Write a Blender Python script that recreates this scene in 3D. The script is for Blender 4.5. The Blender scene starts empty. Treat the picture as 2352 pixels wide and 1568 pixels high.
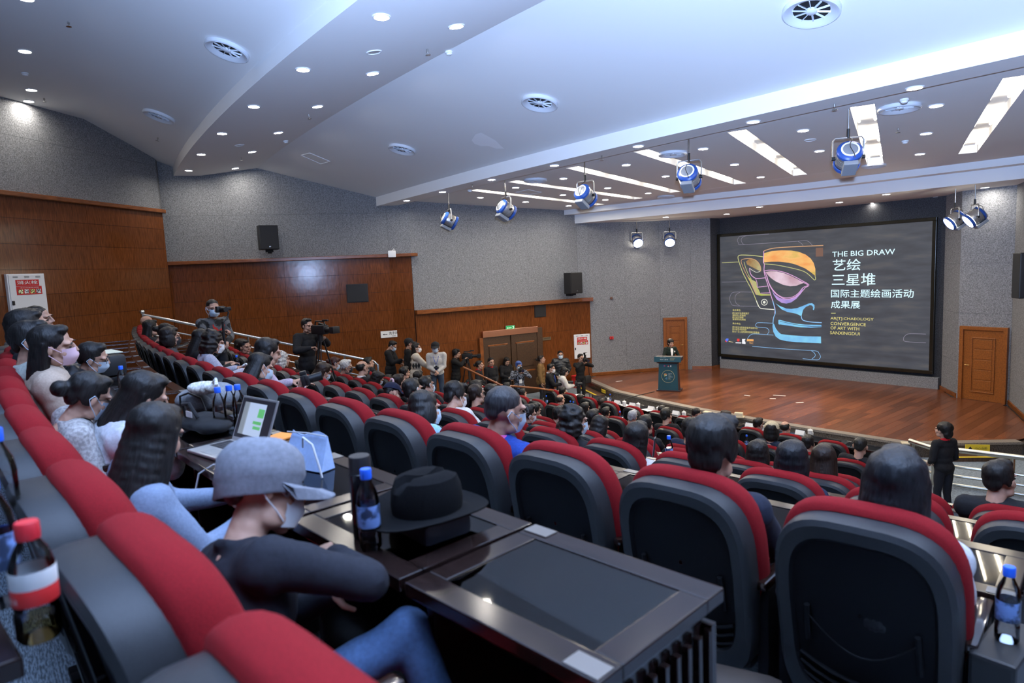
import bpy, bmesh, math, random
import numpy as np
from mathutils import Vector, Matrix, Euler
from mathutils.geometry import tessellate_polygon
random.seed(7)
SC = bpy.context.scene
COL = SC.collection
# ------------------------------------------------------------------ camera
ZC = 4.5                                   # camera height above the front floor
RC = np.array([[0.63460088, 0.05652316, -0.7707703], [0.77158691, -0.10310847, 0.62771194], [-0.04399268, -0.99306283, -0.10904525]])
FPX, IW, IH = 1500.0, 2352, 1568
cam = bpy.data.cameras.new('camera')
cam.sensor_width = 36.0
cam.lens = FPX / IW * 36.0
cam.clip_start = 0.05
cam.clip_end = 100
cam.dof.use_dof = True
cam.dof.focus_distance = 11.0
cam.dof.aperture_fstop = 3.2
camo = bpy.data.objects.new('camera', cam)
COL.objects.link(camo)
_m = Matrix.Identity(4)
for i in range(3):
    _m[i][0], _m[i][1], _m[i][2] = RC[i][0], -RC[i][1], -RC[i][2]
_m[2][3] = ZC
camo.matrix_world = _m
SC.camera = camo
# ------------------------------------------------------------------ world, exposure
SC.view_settings.view_transform = 'Standard'
SC.view_settings.look = 'None'
SC.view_settings.gamma = 1.0
SC.view_settings.use_curve_mapping = False
SC.view_settings.exposure = 0.35
SC.cycles.use_denoising = True
SC.cycles.use_adaptive_sampling = True
SC.cycles.adaptive_threshold = 0.03
SC.cycles.max_bounces = 6
SC.cycles.diffuse_bounces = 3
SC.cycles.glossy_bounces = 3
SC.cycles.transmission_bounces = 5
SC.cycles.transparent_max_bounces = 14
SC.cycles.caustics_reflective = False
SC.cycles.caustics_refractive = False
SC.cycles.sample_clamp_indirect = 4.0
w = bpy.data.worlds.new('world')
SC.world = w
w.use_nodes = True
w.node_tree.nodes['Background'].inputs[0].default_value = (0.5, 0.55, 0.7, 1)
w.node_tree.nodes['Background'].inputs[1].default_value = 0.02
# the photographer's flash, bounced upwards off the ceiling just ahead
fl = bpy.data.lights.new('camera_flash', 'SPOT')
fl.energy = 7200
fl.color = (0.42, 0.60, 1.0)
fl.spot_size = math.radians(140)
fl.spot_blend = 0.6
fl.shadow_soft_size = 0.06
flo = bpy.data.objects.new('camera_flash', fl)
COL.objects.link(flo)
flo.location = (0.03, 0.03, ZC + 0.22)
flo.rotation_euler = Vector((-0.25, 0.58, 0.82)).to_track_quat('-Z', 'Y').to_euler()
flo['kind'] = 'helper'
DOWN_W = 245.0        # emission of a downlight disc
FAB_GAIN = 1.0

# ------------------------------------------------------------------ geometry from the picture
def ray(px, py):
    return RC @ np.array([px - IW / 2, py - IH / 2, FPX])
def at_z(px, py, z):
    d = ray(px, py); t = (z - ZC) / d[2]
    return Vector((d[0] * t, d[1] * t, z))
def at_y(px, py, y):
    d = ray(px, py); t = y / d[1]
    return Vector((d[0] * t, y, ZC + d[2] * t))
def at_d(px, py, zo):
    d = ray(px, py) * zo / FPX
    return Vector((d[0], d[1], ZC + d[2]))
def on_wall(px, py, a, b, off=0.0):
    ax, ay = a; bx, by = b
    n = np.array([-(by - ay), bx - ax]); n = n / np.hypot(*n)
    if n @ np.array([-ax, -ay]) < 0: n = -n
    d = ray(px, py); t = (n @ np.array([ax, ay]) + off) / (n @ d[:2])
    return Vector((d[0] * t, d[1] * t, ZC + d[2] * t))

# ------------------------------------------------------------------ materials
MATS = {}
def nt(m):
    m.use_nodes = True
    return m.node_tree, m.node_tree.nodes['Principled BSDF']
def noise_color(t, b, col, var, scale, coord='Object', stretch=(1, 1, 1), detail=4, dark=0.6, sock='Base Color'):
    tc = t.nodes.new('ShaderNodeTexCoord'); mp = t.nodes.new('ShaderNodeMapping')
    t.links.new(tc.outputs[coord], mp.inputs[0]); mp.inputs['Scale'].default_value = stretch
    n = t.nodes.new('ShaderNodeTexNoise'); n.inputs['Scale'].default_value = scale; n.inputs['Detail'].default_value = detail
    t.links.new(mp.outputs[0], n.inputs[0])
    r = t.nodes.new('ShaderNodeValToRGB')
    r.color_ramp.elements[0].position = 0.5 - var; r.color_ramp.elements[1].position = 0.5 + var
    c0 = tuple(c * dark for c in col[:3]); c1 = tuple(min(1, c * (2 - dark)) for c in col[:3])
    r.color_ramp.elements[0].color = c0 + (1,); r.color_ramp.elements[1].color = c1 + (1,)
    t.links.new(n.outputs[0], r.inputs[0]); t.links.new(r.outputs[0], b.inputs[sock])
    return mp, n, r
def add_bump(t, b, src, strength=0.2, dist=0.01):
    bp = t.nodes.new('ShaderNodeBump'); bp.inputs['Strength'].default_value = strength; bp.inputs['Distance'].default_value = dist
    t.links.new(src, bp.inputs['Height']); t.links.new(bp.outputs[0], b.inputs['Normal'])
    return bp
def M(name, col=(0.5, 0.5, 0.5), rough=0.5, metal=0.0, noise=None, bump=0.0, coat=0.0, emit=None, estr=0.0, trans=0.0, ior=1.45, spec=0.5, alpha=1.0):
    if name in MATS: return MATS[name]
    m = bpy.data.materials.new(name); t, b = nt(m)
    b.inputs['Base Color'].default_value = (*col, 1); b.inputs['Roughness'].default_value = rough
    b.inputs['Metallic'].default_value = metal; b.inputs['IOR'].default_value = ior
    b.inputs['Specular IOR Level'].default_value = spec
    if coat: b.inputs['Coat Weight'].default_value = coat; b.inputs['Coat Roughness'].default_value = 0.08
    if trans: b.inputs['Transmission Weight'].default_value = trans
    if alpha < 1: b.inputs['Alpha'].default_value = alpha
    if emit: b.inputs['Emission Color'].default_value = (*emit, 1); b.inputs['Emission Strength'].default_value = estr
    if noise:
        var, scale, stretch, dark = noise
        mp, n, r = noise_color(t, b, col, var, scale, stretch=stretch, dark=dark)
        if bump: add_bump(t, b, n.outputs[0], bump, 0.01)
    MATS[name] = m
    return m
def M_obj(name, rough=0.8, noise=(0.25, 60, 0.75), bump=0.15, spec=0.3, sheen=0.0, stretch=(1, 1, 1)):
    """colour comes from the object's own colour setting, with a weave on top"""
    if name in MATS: return MATS[name]
    m = bpy.data.materials.new(name); t, b = nt(m)
    oi = t.nodes.new('ShaderNodeObjectInfo'); tc = t.nodes.new('ShaderNodeTexCoord'); mp = t.nodes.new('ShaderNodeMapping')
    mp.inputs['Scale'].default_value = stretch
    t.links.new(tc.outputs['Object'], mp.inputs[0])
    n = t.nodes.new('ShaderNodeTexNoise'); n.inputs['Scale'].default_value = noise[1]; n.inputs['Detail'].default_value = 5
    t.links.new(mp.outputs[0], n.inputs[0])
    mr = t.nodes.new('ShaderNodeMapRange'); mr.inputs[1].default_value = 0.5 - noise[0]; mr.inputs[2].default_value = 0.5 + noise[0]
    mr.inputs[3].default_value = noise[2]; mr.inputs[4].default_value = 2 - noise[2]
    t.links.new(n.outputs[0], mr.inputs[0])
    mx = t.nodes.new('ShaderNodeMix'); mx.data_type = 'RGBA'; mx.blend_type = 'MULTIPLY'; mx.inputs[0].default_value = 1
    t.links.new(oi.outputs['Color'], mx.inputs[6]); t.links.new(mr.outputs[0], mx.inputs[7]); t.links.new(mx.outputs[2], b.inputs['Base Color'])
    b.inputs['Roughness'].default_value = rough; b.inputs['Specular IOR Level'].default_value = spec
    if sheen: b.inputs['Sheen Weight'].default_value = sheen
    if bump: add_bump(t, b, n.outputs[0], bump, 0.004)
    MATS[name] = m
    return m

def mat_fabric_wall(name, col):
    m = bpy.data.materials.new(name); t, b = nt(m)
    mp, n, r = noise_color(t, b, col, 0.16, 42, dark=0.62, detail=6)
    b.inputs['Roughness'].default_value = 0.95; b.inputs['Specular IOR Level'].default_value = 0.1
    add_bump(t, b, n.outputs[0], 0.25, 0.01)
    MATS[name] = m; return m
def mat_wood(name, col, rough, stretch, scale=6.0, dark=0.55, wavy=0.0, objrand=0.0, coat=0.0, spec=0.5):
    m = bpy.data.materials.new(name); t, b = nt(m)
    mp, n, r = noise_color(t, b, col, 0.22, scale, stretch=stretch, dark=dark, detail=6)
    if objrand:
        oi = t.nodes.new('ShaderNodeObjectInfo')
        mr = t.nodes.new('ShaderNodeMapRange'); mr.inputs[3].default_value = 1 - objrand; mr.inputs[4].default_value = 1 + objrand
        t.links.new(oi.outputs['Random'], mr.inputs[0])
        mx = t.nodes.new('ShaderNodeMix'); mx.data_type = 'RGBA'; mx.blend_type = 'MULTIPLY'; mx.inputs[0].default_value = 1
        t.links.new(r.outputs[0], mx.inputs[6]); t.links.new(mr.outputs[0], mx.inputs[7]); t.links.new(mx.outputs[2], b.inputs['Base Color'])
    b.inputs['Roughness'].default_value = rough; b.inputs['Specular IOR Level'].default_value = spec
    if coat: b.inputs['Coat Weight'].default_value = coat; b.inputs['Coat Roughness'].default_value = 0.06
    if wavy:
        tc = t.nodes.new('ShaderNodeTexCoord'); nn = t.nodes.new('ShaderNodeTexNoise'); nn.inputs['Scale'].default_value = 2.6; nn.inputs['Detail'].default_value = 2
        t.links.new(tc.outputs['Object'], nn.inputs[0])
        bp = add_bump(t, b, nn.outputs[0], wavy, 0.02)
        if coat: t.links.new(bp.outputs[0], b.inputs['Coat Normal'])
    MATS[name] = m; return m

WALLGREY = mat_fabric_wall('grey_acoustic_fabric', (0.215, 0.22, 0.23))
WALLDARK = mat_fabric_wall('charcoal_acoustic_fabric', (0.062, 0.063, 0.068))
WOODWALL = mat_wood('varnished_wall_panel', (0.135, 0.040, 0.0105), 0.16, (9, 9, 0.9), 5, 0.62, wavy=0.10, objrand=0.10, spec=0.35)
WOODTRIM = mat_wood('varnished_trim', (0.20, 0.062, 0.016), 0.25, (1, 1, 6), 5, 0.7)
DOORWOOD = mat_wood('orange_door_wood', (0.25, 0.078, 0.014), 0.35, (6, 6, 0.6), 5, 0.7)
DOORDARK = mat_wood('dark_door_wood', (0.055, 0.026, 0.012), 0.4, (6, 6, 0.6), 5, 0.6)
PLANK = mat_wood('stage_plank_wood', (0.160, 0.050, 0.019), 0.25, (14, 1.2, 1), 4, 0.66, objrand=0.30, spec=0.45)
CEIL = M('white_ceiling_paint', (0.80, 0.80, 0.80), 0.9, spec=0.1)
CEILW = M('white_gloss_paint', (0.82, 0.82, 0.82), 0.7, spec=0.2)
STONE = M('brown_granite', (0.085, 0.065, 0.05), 0.25, noise=(0.15, 60, (1, 1, 1), 0.45))
STONEL = M('pale_granite_edge', (0.22, 0.185, 0.15), 0.4, noise=(0.15, 80, (1, 1, 1), 0.6))
CARPET = M('blue_grey_carpet', (0.19, 0.225, 0.26), 0.95, noise=(0.12, 25, (1, 6, 1), 0.45), bump=0.3)
FLOORB = M('brown_step_floor', (0.085, 0.045, 0.025), 0.4, noise=(0.2, 8, (1, 6, 1), 0.6))
BLACK = M('black_plastic', (0.012, 0.012, 0.013), 0.5)
BLACKM = M('black_matt', (0.008, 0.008, 0.009), 0.8)
CHROME = M('brushed_steel', (0.62, 0.61, 0.58), 0.22, metal=1.0)
BRASS = M('brass', (0.75, 0.52, 0.2), 0.25, metal=1.0)
COPPER = M('polished_copper', (0.80, 0.42, 0.28), 0.25, metal=1.0)
WHITE = M('white_enamel', (0.78, 0.79, 0.80), 0.4)
PAPER = M('white_paper', (0.82, 0.82, 0.80), 0.8)
RED = M('red_print', (0.55, 0.02, 0.02), 0.5)
YELLOW = M('yellow_tape', (0.80, 0.55, 0.03), 0.5)
GOLDINK = M('gold_ink', (0.55, 0.38, 0.12), 0.5)
INK = M('black_ink', (0.01, 0.01, 0.012), 0.6)
LAMPW = M('lamp_diffuser', (1, 1, 1), 0.5, emit=(1.0, 0.94, 0.85), estr=DOWN_W)
TUBEW = M('trough_tube', (1, 1, 1), 0.5, emit=(1.0, 0.88, 0.68), estr=22.0)
SPOTLIT = M('lit_lens', (1, 1, 1), 0.5, emit=(1.0, 0.9, 0.72), estr=55.0)

# ------------------------------------------------------------------ mesh helpers
class G:
    """collects vertices and faces with a material index"""
    def __init__(s): s.v = []; s.f = []; s.m = []
    def add(s, vs, fs, mi=0):
        o = len(s.v); s.v += [tuple(p) for p in vs]
        for f in fs: s.f.append(tuple(i + o for i in f)); s.m.append(mi)
        return s
    def box(s, c, d, mi=0, rz=0, rot=None):
        hx, hy, hz = d[0] / 2, d[1] / 2, d[2] / 2
        P = [Vector((x, y, z)) for x in (-hx, hx) for y in (-hy, hy) for z in (-hz, hz)]
        R = rot if rot is not None else Matrix.Rotation(rz, 3, 'Z')
        c = Vector(c)
        return s.add([R @ p + c for p in P], [(0, 1, 3, 2), (4, 6, 7, 5), (0, 4, 5, 1), (2, 3, 7, 6), (0, 2, 6, 4), (1, 5, 7, 3)], mi)
    def bbox(s, c, d, bev=0.01, mi=0, rz=0, rot=None):
        """box with chamfered edges"""
        bm = bmesh.new(); bmesh.ops.create_cube(bm, size=1)
        for v in bm.verts: v.co = Vector((v.co.x * d[0], v.co.y * d[1], v.co.z * d[2]))
        bmesh.ops.bevel(bm, geom=bm.edges[:], offset=bev, segments=2, affect='EDGES', profile=0.6)
        R = rot if rot is not None else Matrix.Rotation(rz, 3, 'Z'); c = Vector(c)
        bm.verts.index_update()
        s.add([R @ v.co + c for v in bm.verts], [[v.index for v in f.verts] for f in bm.faces], mi); bm.free()
        return s
    def ring(s, loops, mi=0, cap=True, close=True):
        """loft a list of equally long vertex loops"""
        n = len(loops[0]); vs = [p for l in loops for p in l]; fs = []
        for i in range(len(loops) - 1):
            for j in range(n if close else n - 1):
                k = (j + 1) % n
                fs.append((i * n + j, i * n + k, (i + 1) * n + k, (i + 1) * n + j))
        if cap and close:
            fs.append(tuple(range(n - 1, -1, -1))); fs.append(tuple(range((len(loops) - 1) * n, len(loops) * n)))
        return s.add(vs, fs, mi)
    def lathe(s, prof, c=(0, 0, 0), n=20, mi=0, rot=None, cap=True):
        """prof: (radius, height) pairs round the local z axis"""
        R = rot if rot is not None else Matrix.Identity(3); c = Vector(c)
        L = [[R @ Vector((r * math.cos(a), r * math.sin(a), z)) + c for a in [2 * math.pi * i / n for i in range(n)]] for r, z in prof]
        return s.ring(L, mi, cap)
    def cyl(s, p0, p1, r, n=10, mi=0, r1=None):
        p0 = Vector(p0); p1 = Vector(p1); d = p1 - p0
        if d.length < 1e-6: return s
        q = d.to_track_quat('Z', 'Y').to_matrix()
        return s.lathe([(r, 0), (r if r1 is None else r1, d.length)], p0, n, mi, q)
    def tube(s, pts, r, n=8, mi=0, close=False):
        pts = [Vector(p) for p in pts]; L = []; ref = None
        for i, p in enumerate(pts):
            a = pts[max(i - 1, 0)]; b = pts[min(i + 1, len(pts) - 1)]
            t = (b - a).normalized()
            if ref is None:
                ref = Vector((0, 0, 1)) if abs(t.z) < 0.9 else Vector((1, 0, 0))
            u = t.cross(ref).normalized(); ref = u.cross(t).normalized()
            rr = r[i] if isinstance(r, (list, tuple)) else r
            L.append([p + (u * math.cos(x) + ref * math.sin(x)) * rr for x in [2 * math.pi * k / n for k in range(n)]])
        return s.ring(L, mi)
    def ell(s, c, r, mi=0, n=12, m=8, rot=None):
        R = rot if rot is not None else Matrix.Identity(3); c = Vector(c); vs = []
        for i in range(1, m):
            a = math.pi * i / m
            for j in range(n):
                b = 2 * math.pi * j / n
                vs.append(R @ Vector((r[0] * math.sin(a) * math.cos(b), r[1] * math.sin(a) * math.sin(b), r[2] * math.cos(a))) + c)
        fs = []
        for i in range(m - 2):
            for j in range(n):
                k = (j + 1) % n
                fs.append((i * n + j, (i + 1) * n + j, (i + 1) * n + k, i * n + k))
        vs.append(R @ Vector((0, 0, r[2])) + c); vs.append(R @ Vector((0, 0, -r[2])) + c)
        T = (m - 1) * n
        for j in range(n):
            k = (j + 1) % n
            fs.append((T, j, k)); fs.append((T + 1, (m - 2) * n + k, (m - 2) * n + j))
        return s.add(vs, fs, mi)
    def prism(s, poly, thick, frame, mi=0):
        """2-D polygon in a frame (origin, u, v, n), thickened along n"""
        o, u, v, n = [Vector(a) for a in frame]
        A = [o + u * p[0] + v * p[1] for p in poly]; B = [p + n * thick for p in A]; k = len(poly)
        tri = tessellate_polygon([[Vector((p[0], p[1], 0)) for p in poly]])
        fs = [tuple(t) for t in tri] + [tuple(i + k for i in reversed(t)) for t in tri] + [(i, (i + 1) % k, (i + 1) % k + k, i + k) for i in range(k)]
        return s.add(A + B, fs, mi)
    def mesh(s, name, mats, smooth=False, fix=True):
        me = bpy.data.meshes.new(name); me.from_pydata(s.v, [], s.f)
        for m in (mats if isinstance(mats, (list, tuple)) else [mats]): me.materials.append(m)
        if any(s.m): me.polygons.foreach_set('material_index', s.m)
        if fix:
            bm = bmesh.new(); bm.from_mesh(me); bmesh.ops.recalc_face_normals(bm, faces=bm.faces[:]); bm.to_mesh(me); bm.free()
        if smooth:
            me.polygons.foreach_set('use_smooth', [True] * len(me.polygons))
            if smooth is True: me.set_sharp_from_angle(angle=math.radians(40))
        me.update()
        return me
    def obj(s, name, mats, parent=None, smooth=False, loc=None, **kw):
        o = bpy.data.objects.new(name, s.mesh(name, mats, smooth)); COL.objects.link(o)
        if loc is not None: o.location = loc
        if parent is not None: o.parent = parent
        for k, v in kw.items(): o[k] = v
        return o
def link(name, me, parent=None, loc=None, rot=None, scale=None, color=None):
    o = bpy.data.objects.new(name, me); COL.objects.link(o)
    if parent is not None: o.parent = parent
    if loc is not None: o.location = loc
    if rot is not None: o.rotation_euler = rot
    if scale is not None: o.scale = scale if isinstance(scale, (tuple, list)) else (scale,) * 3
    if color is not None: o.color = (*color[:3], 1)
    return o
def tag(o, label, cat, group=None):
    o['label'] = label; o['category'] = cat
    if group: o['group'] = group
    return o
def thing(name, label, cat, loc=(0, 0, 0), rz=0, group=None, rot=None, scale=1.0):
    o = bpy.data.objects.new(name, None); COL.objects.link(o)
    o.location = loc; o.rotation_euler = rot if rot is not None else (0, 0, rz); o.scale = (scale,) * 3
    o.empty_display_size = 0.1
    return tag(o, label, cat, group)
def struct(o):
    o['kind'] = 'structure'; return o
def copy_tree(o, parent=None):
    c = o.copy(); COL.objects.link(c)
    if parent is not None: c.parent = parent
    for ch in o.children: copy_tree(ch, c)
    return c
def ordinal(n):
    W = ['first', 'second', 'third', 'fourth', 'fifth', 'sixth', 'seventh', 'eighth', 'ninth', 'tenth', 'eleventh', 'twelfth', 'thirteenth', 'fourteenth', 'fifteenth',
         'sixteenth', 'seventeenth', 'eighteenth', 'nineteenth', 'twentieth', 'twenty-first', 'twenty-second', 'twenty-third', 'twenty-fourth', 'twenty-fifth', 'twenty-sixth']
    return W[n]
SIDE = bpy.data.scenes.new('side')             # scratch scene, so that modifiers are evaluated without the whole hall
def side_graph():
    vl = SIDE.view_layers[0]; vl.update(); return vl.depsgraph
def text_mesh(body, size, mat, spacing=1.0, extrude=0.0, shear=0.0, align='LEFT', bold=0.0, line=1.0):
    c = bpy.data.curves.new('text', 'FONT'); c.body = body; c.size = size; c.resolution_u = 2
    c.space_character = spacing; c.space_line = line; c.extrude = extrude; c.shear = shear; c.align_x = align; c.offset = bold
    o = bpy.data.objects.new('text', c); SIDE.collection.objects.link(o)
    dg = side_graph()
    me = bpy.data.meshes.new_from_object(o.evaluated_get(dg))
    bpy.data.objects.remove(o); bpy.data.curves.remove(c)
    me.materials.clear(); me.materials.append(mat)
    return me
def plane_matrix(o, u, v):
    """object matrix whose local x is u, local y is v, local z the outward normal"""
    u = Vector(u).normalized(); v = Vector(v).normalized(); n = u.cross(v)
    m = Matrix.Identity(4)
    for i in range(3): m[i][0], m[i][1], m[i][2], m[i][3] = u[i], v[i], n[i], o[i]
    return m

# ================================================================== STRUCTURE
STG = ZC - 3.9                                    # stage level
ZF = {-1: ZC - 1.33, 0: ZC - 1.50, 1: ZC - 1.92, 2: ZC - 2.45, 3: ZC - 2.94, 4: ZC - 3.44, 5: ZC - 4.18, 6: 0.0}
Y0 = {-1: -1.38, 0: 0.19, 1: 1.77, 2: 3.5, 3: 5.1, 4: 6.75, 5: 9.85, 6: 11.9}
KC, XC = 0.0115, -7.5
def arc(x): return KC * (x - XC) ** 2
RK = {0: (0.015, -4.2), 1: (0.0115, -6.9)}
def ytop(r, x):
    k, c = RK.get(r, (KC, XC)); return Y0[r] + k * (x - c) ** 2
def rface(x, r=2):
    k, c = RK.get(r, (KC, XC)); return math.atan(2 * k * (x - c))
# floor edges in front of each row (row r occupies s in [b[r], b[r+1]])
BND = [(-1, -9.0), (0, -0.62), (1, 1.35), (2, 3.12), (3, 4.75), (4, 6.4), (45, 8.35), (5, 8.8), (6, 11.25)]
ZF[45] = ZC - 3.80
def zfloor(x, y):
    s = y - arc(x); z = ZF[-1]
    for r, b in BND:
        if s >= b: z = ZF[r]
    return z
xs = [-20.6 + i * 1.0 for i in range(27)]
def strip(name, curves, mat, zs, parent=None):
    g = G()
    L = [[(x, c(x), z) for x in xs] for c, z in zip(curves, zs)]
    g.ring(L, 0, cap=False, close=False)
    return g.obj(name, mat, parent, True)
cs, zs = [], []
for i, (r, b) in enumerate(BND):
    nb = BND[i + 1][1] if i + 1 < len(BND) else 9.9
    cs += [lambda x, b=b: b + arc(x), lambda x, nb=nb: nb + arc(x) if nb < 9.9 else 21.5]; zs += [ZF[r], ZF[r]]
cs[-1] = lambda x: 22.0
o = struct(strip('floor', cs, CARPET, zs))
o['label'] = 'tiered auditorium floor stepping down to the stage'

# --- plan of the walls (left side, stage back, right side)
A0, A1, B0, B1, C0, C1 = (-12.9, -3.64), (-19.62, 4.06), (-19.86, 4.15), (-17.6, 9.72), (-17.2, 10.25), (-16.36, 16.45)
D0, D1, D2, E0, E1, F0, F1, H0, H1 = (-16.12, 16.75), (-14.89, 19.12), (-14.14, 19.94), (-13.6, 20.35), (-13.6, 20.95), (-6.45, 20.95), (-6.45, 20.78), (-5.81, 19.88), (-4.63, 19.72)
I0, I1, I2, I3, I4 = (-3.85, 17.9), (-2.2, 13.5), (2.2, 6.0), (4.6, -1.0), (4.6, -6.5)
def wallseg(name, a, b, z0, z1, mat, t=0.12, parent=None, off=0.0, gap=0.0):
    a = Vector((*a, 0)); b = Vector((*b, 0)); d = (b - a).normalized(); n = Vector((-d.y, d.x, 0))
    if n.dot(-a) < 0: n = -n
    a = a + d * gap; b = b - d * gap
    g = G(); m = (a + b) / 2 + n * (off - t / 2)
    g.box((m.x, m.y, (z0 + z1) / 2), ((b - a).length, t, z1 - z0), rz=math.atan2(d.y, d.x))
    return g.obj(name, mat, parent)
LEDA, LEDB, LEDC = ZC + 2.0, ZC + 0.625, ZC - 1.09
def fabric(name, a, b, z0, z1, lab=None, n=1, mat=None):
    """fabric wall made of separate upholstered panels"""
    g = G(); root = struct(wallseg(name, a, b, z0, z1, mat or WALLGREY, 0.12, off=-0.03))
    L = (Vector(b) - Vector(a)).length; rows = max(1, round((z1 - z0) / 1.4)); cols = n
    for i in range(cols):
        for j in range(rows):
            p = Vector(a).lerp(Vector(b), i / cols); q = Vector(a).lerp(Vector(b), (i + 1) / cols)
            wallseg('panel', p, q, z0 + (z1 - z0) * j / rows + 0.002, z0 + (z1 - z0) * (j + 1) / rows - 0.002, mat or WALLGREY, 0.03, root, 0.0, 0.002)
    if lab: root['label'] = lab
    return root
def woodwall(name, a, b, z0, z1, cols, zrows, lab, off=0.05):
    root = struct(wallseg(name, a, b, z0, z1, BLACKM, 0.12, off=off - 0.025))
    zr = [z0] + [z for z in zrows if z0 < z < z1] + [z1]
    for i in range(cols):
        p = Vector(a).lerp(Vector(b), i / cols); q = Vector(a).lerp(Vector(b), (i + 1) / cols)
        for j in range(len(zr) - 1):
            wallseg('wood_panel', p, q, zr[j] + 0.003, zr[j + 1] - 0.003, WOODWALL, 0.03, root, off, 0.0025)
    root['label'] = lab
    return root
TOP = ZC + 4.3
def rowsfrom(z, step, n): return [z - step * i for i in range(n, 0, -1)]
fabric('wall_rear_left', A0, A1, LEDA, TOP, 'grey fabric wall above the wooden rear corner', 3)
woodwall('wall_rear_left_wood', A0, A1, ZF[3] - 0.5, LEDA, 4, rowsfrom(LEDA, 0.52, 9), 'varnished wood panelling of the rear corner', 0.06)
fabric('wall_left_return', A1, B0, LEDB, TOP)
woodwall('wall_left_return_wood', A1, B0, ZF[3] - 0.5, LEDB, 1, rowsfrom(LEDB, 0.55, 7), 'narrow wooden return in the corner')
fabric('wall_left', B0, B1, LEDB, TOP, 'grey fabric wall above the middle ledge', 4)
woodwall('wall_left_wood', B0, B1, -0.1, LEDB, 4, rowsfrom(LEDB, 0.56, 9), 'varnished wood panelling below the middle ledge')
fabric('wall_left_pier', B1, C0, LEDB, TOP)
woodwall('wall_left_pier_wood', B1, C0, -0.1, LEDB, 1, rowsfrom(LEDB, 0.56, 9), 'wooden pier beside the toilet sign')
fabric('wall_left_front', C0, C1, LEDC, TOP, 'grey fabric wall beside the stage', 3)
woodwall('wall_left_front_wood', C0, C1, -0.1, LEDC, 6, rowsfrom(LEDC, 1.1, 3), 'varnished wood panelling around the double doors')
woodwall('wall_left_front_return', C1, D0, -0.1, LEDC, 1, [1.6], 'wooden return beside the stage wall')
fabric('wall_left_front_upper', C1, D0, LEDC, TOP)
fabric('wall_stage_left', D0, D1, -0.1, ZC + 2.2, 'grey fabric side wall of the stage', 2)
fabric('wall_stage_door_left', D1, D2, -0.1, ZC + 2.2)
fabric('wall_stage_splay_left', D2, E0, STG - 0.3, ZC + 2.2)
fabric('wall_stage_reveal_left', E0, E1, STG - 0.3, ZC + 2.2, mat=WALLDARK)
fabric('wall_back', E1, F0, STG - 0.3, ZC + 2.2, 'charcoal wall behind the big screen', 5, mat=WALLDARK)
fabric('wall_stage_splay_right', F1, H0, STG - 0.3, ZC + 2.2)
fabric('wall_stage_door_right', H0, H1, STG - 0.3, ZC + 2.2)
fabric('wall_stage_right', H1, I0, -0.1, ZC + 2.2)
fabric('wall_right_front', I0, I1, -0.1, TOP)
for i, (a, b) in enumerate(((I1, I2), (I2, I3), (I3, I4))):
    fabric('wall_right_%d' % (i + 1), a, b, LEDB, TOP, None, 2)
    woodwall('wall_right_wood_%d' % (i + 1), a, b, -0.1, LEDB, 3, rowsfrom(LEDB, 0.56, 9), 'varnished wood panelling of the right side')
fabric('wall_rear', (4.6, -6.5), (-12.9, -6.5), 0, TOP, None, 5)
fabric('wall_rear_corner', (-12.9, -6.5), (-12.9, -3.64), 0, TOP)
# ledges (continuous varnished boards)
def ledge(name, pts, z, h=0.11, out=0.17):
    g = G(); P = [Vector((*p, 0)) for p in pts]; loops = []
    for i, p in enumerate(P):
        d = (P[min(i + 1, len(P) - 1)] - P[max(i - 1, 0)]).normalized(); n = Vector((-d.y, d.x, 0))
        if n.dot(-p) < 0: n = -n
        loops.append([p + n * a + Vector((0, 0, zz)) for a, zz in ((0, z), (out - 0.01, z), (out, z - 0.01), (out, z - h + 0.015), (out - 0.02, z - h), (0, z - h))])
    g.ring(loops, 0)
    return struct(g.obj(name, WOODTRIM))
ledge('trim_1', (A0, A1), LEDA, 0.10)
ledge('trim_2', (B0, B1, C0, Vector(C0).lerp(Vector(C1), 0.02)), LEDB, 0.10, 0.2)
ledge('trim_3', (C0, C1, (-16.0, 16.8)), LEDC, 0.13, 0.2)
# baseboards on the stage
for nm, pts in (('baseboard_left', (D0, D1)), ('baseboard_splay_left', (D2, E0)), ('baseboard_back', (E0, (-13.55, 20.90), (-6.5, 20.90), F1)), ('baseboard_splay_right', (F1, H0)), ('baseboard_right', (H1, I0))):
    ledge(nm, pts, STG + 0.12, 0.13, 0.03)
struct(G().bbox((-10.02, 20.82, STG + 0.17), (7.0, 0.16, 0.34), 0.01).obj('trim_4', WALLGREY))   # low fabric plinth under the screen

# --- ceiling
def cv(y0, k, xc): return lambda x: y0 + k * (x - xc) ** 2
c_kink = cv(1.2, 0.0085, -6.5); c_b1n = cv(3.48, 0.0058, -6.5); c_b1c = cv(4.18, 0.0056, -6.5); c_b1f = cv(5.55, 0.0060, -6.5)
c_b2n = cv(8.93, 0.0036, -5.5); c_b2f = cv(9.50, 0.0036, -5.5)
flat0 = lambda x: -7.0
ZK, ZB1T, ZB1, ZB1F, ZB2T, ZB2, ZP3 = ZC + 3.88, ZC + 3.17, ZC + 2.93, ZC + 3.14, ZC + 2.31, ZC + 2.05, ZC + 2.18
ZP3E, ZSC = ZC + 1.95, ZC + 1.5
struct(strip('ceiling_rear', [flat0, c_kink, c_b1n], CEIL, [ZK - 0.03, ZK, ZB1T]))
struct(strip('ceiling_beam_rear', [c_b1n, c_b1n, c_b1c, c_b1f], CEILW, [ZB1T + 0.02, ZB1, ZB1, ZB1F]))
struct(strip('ceiling_middle', [c_b1f, c_b2n], CEIL, [ZB1F, ZB2T]))
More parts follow.
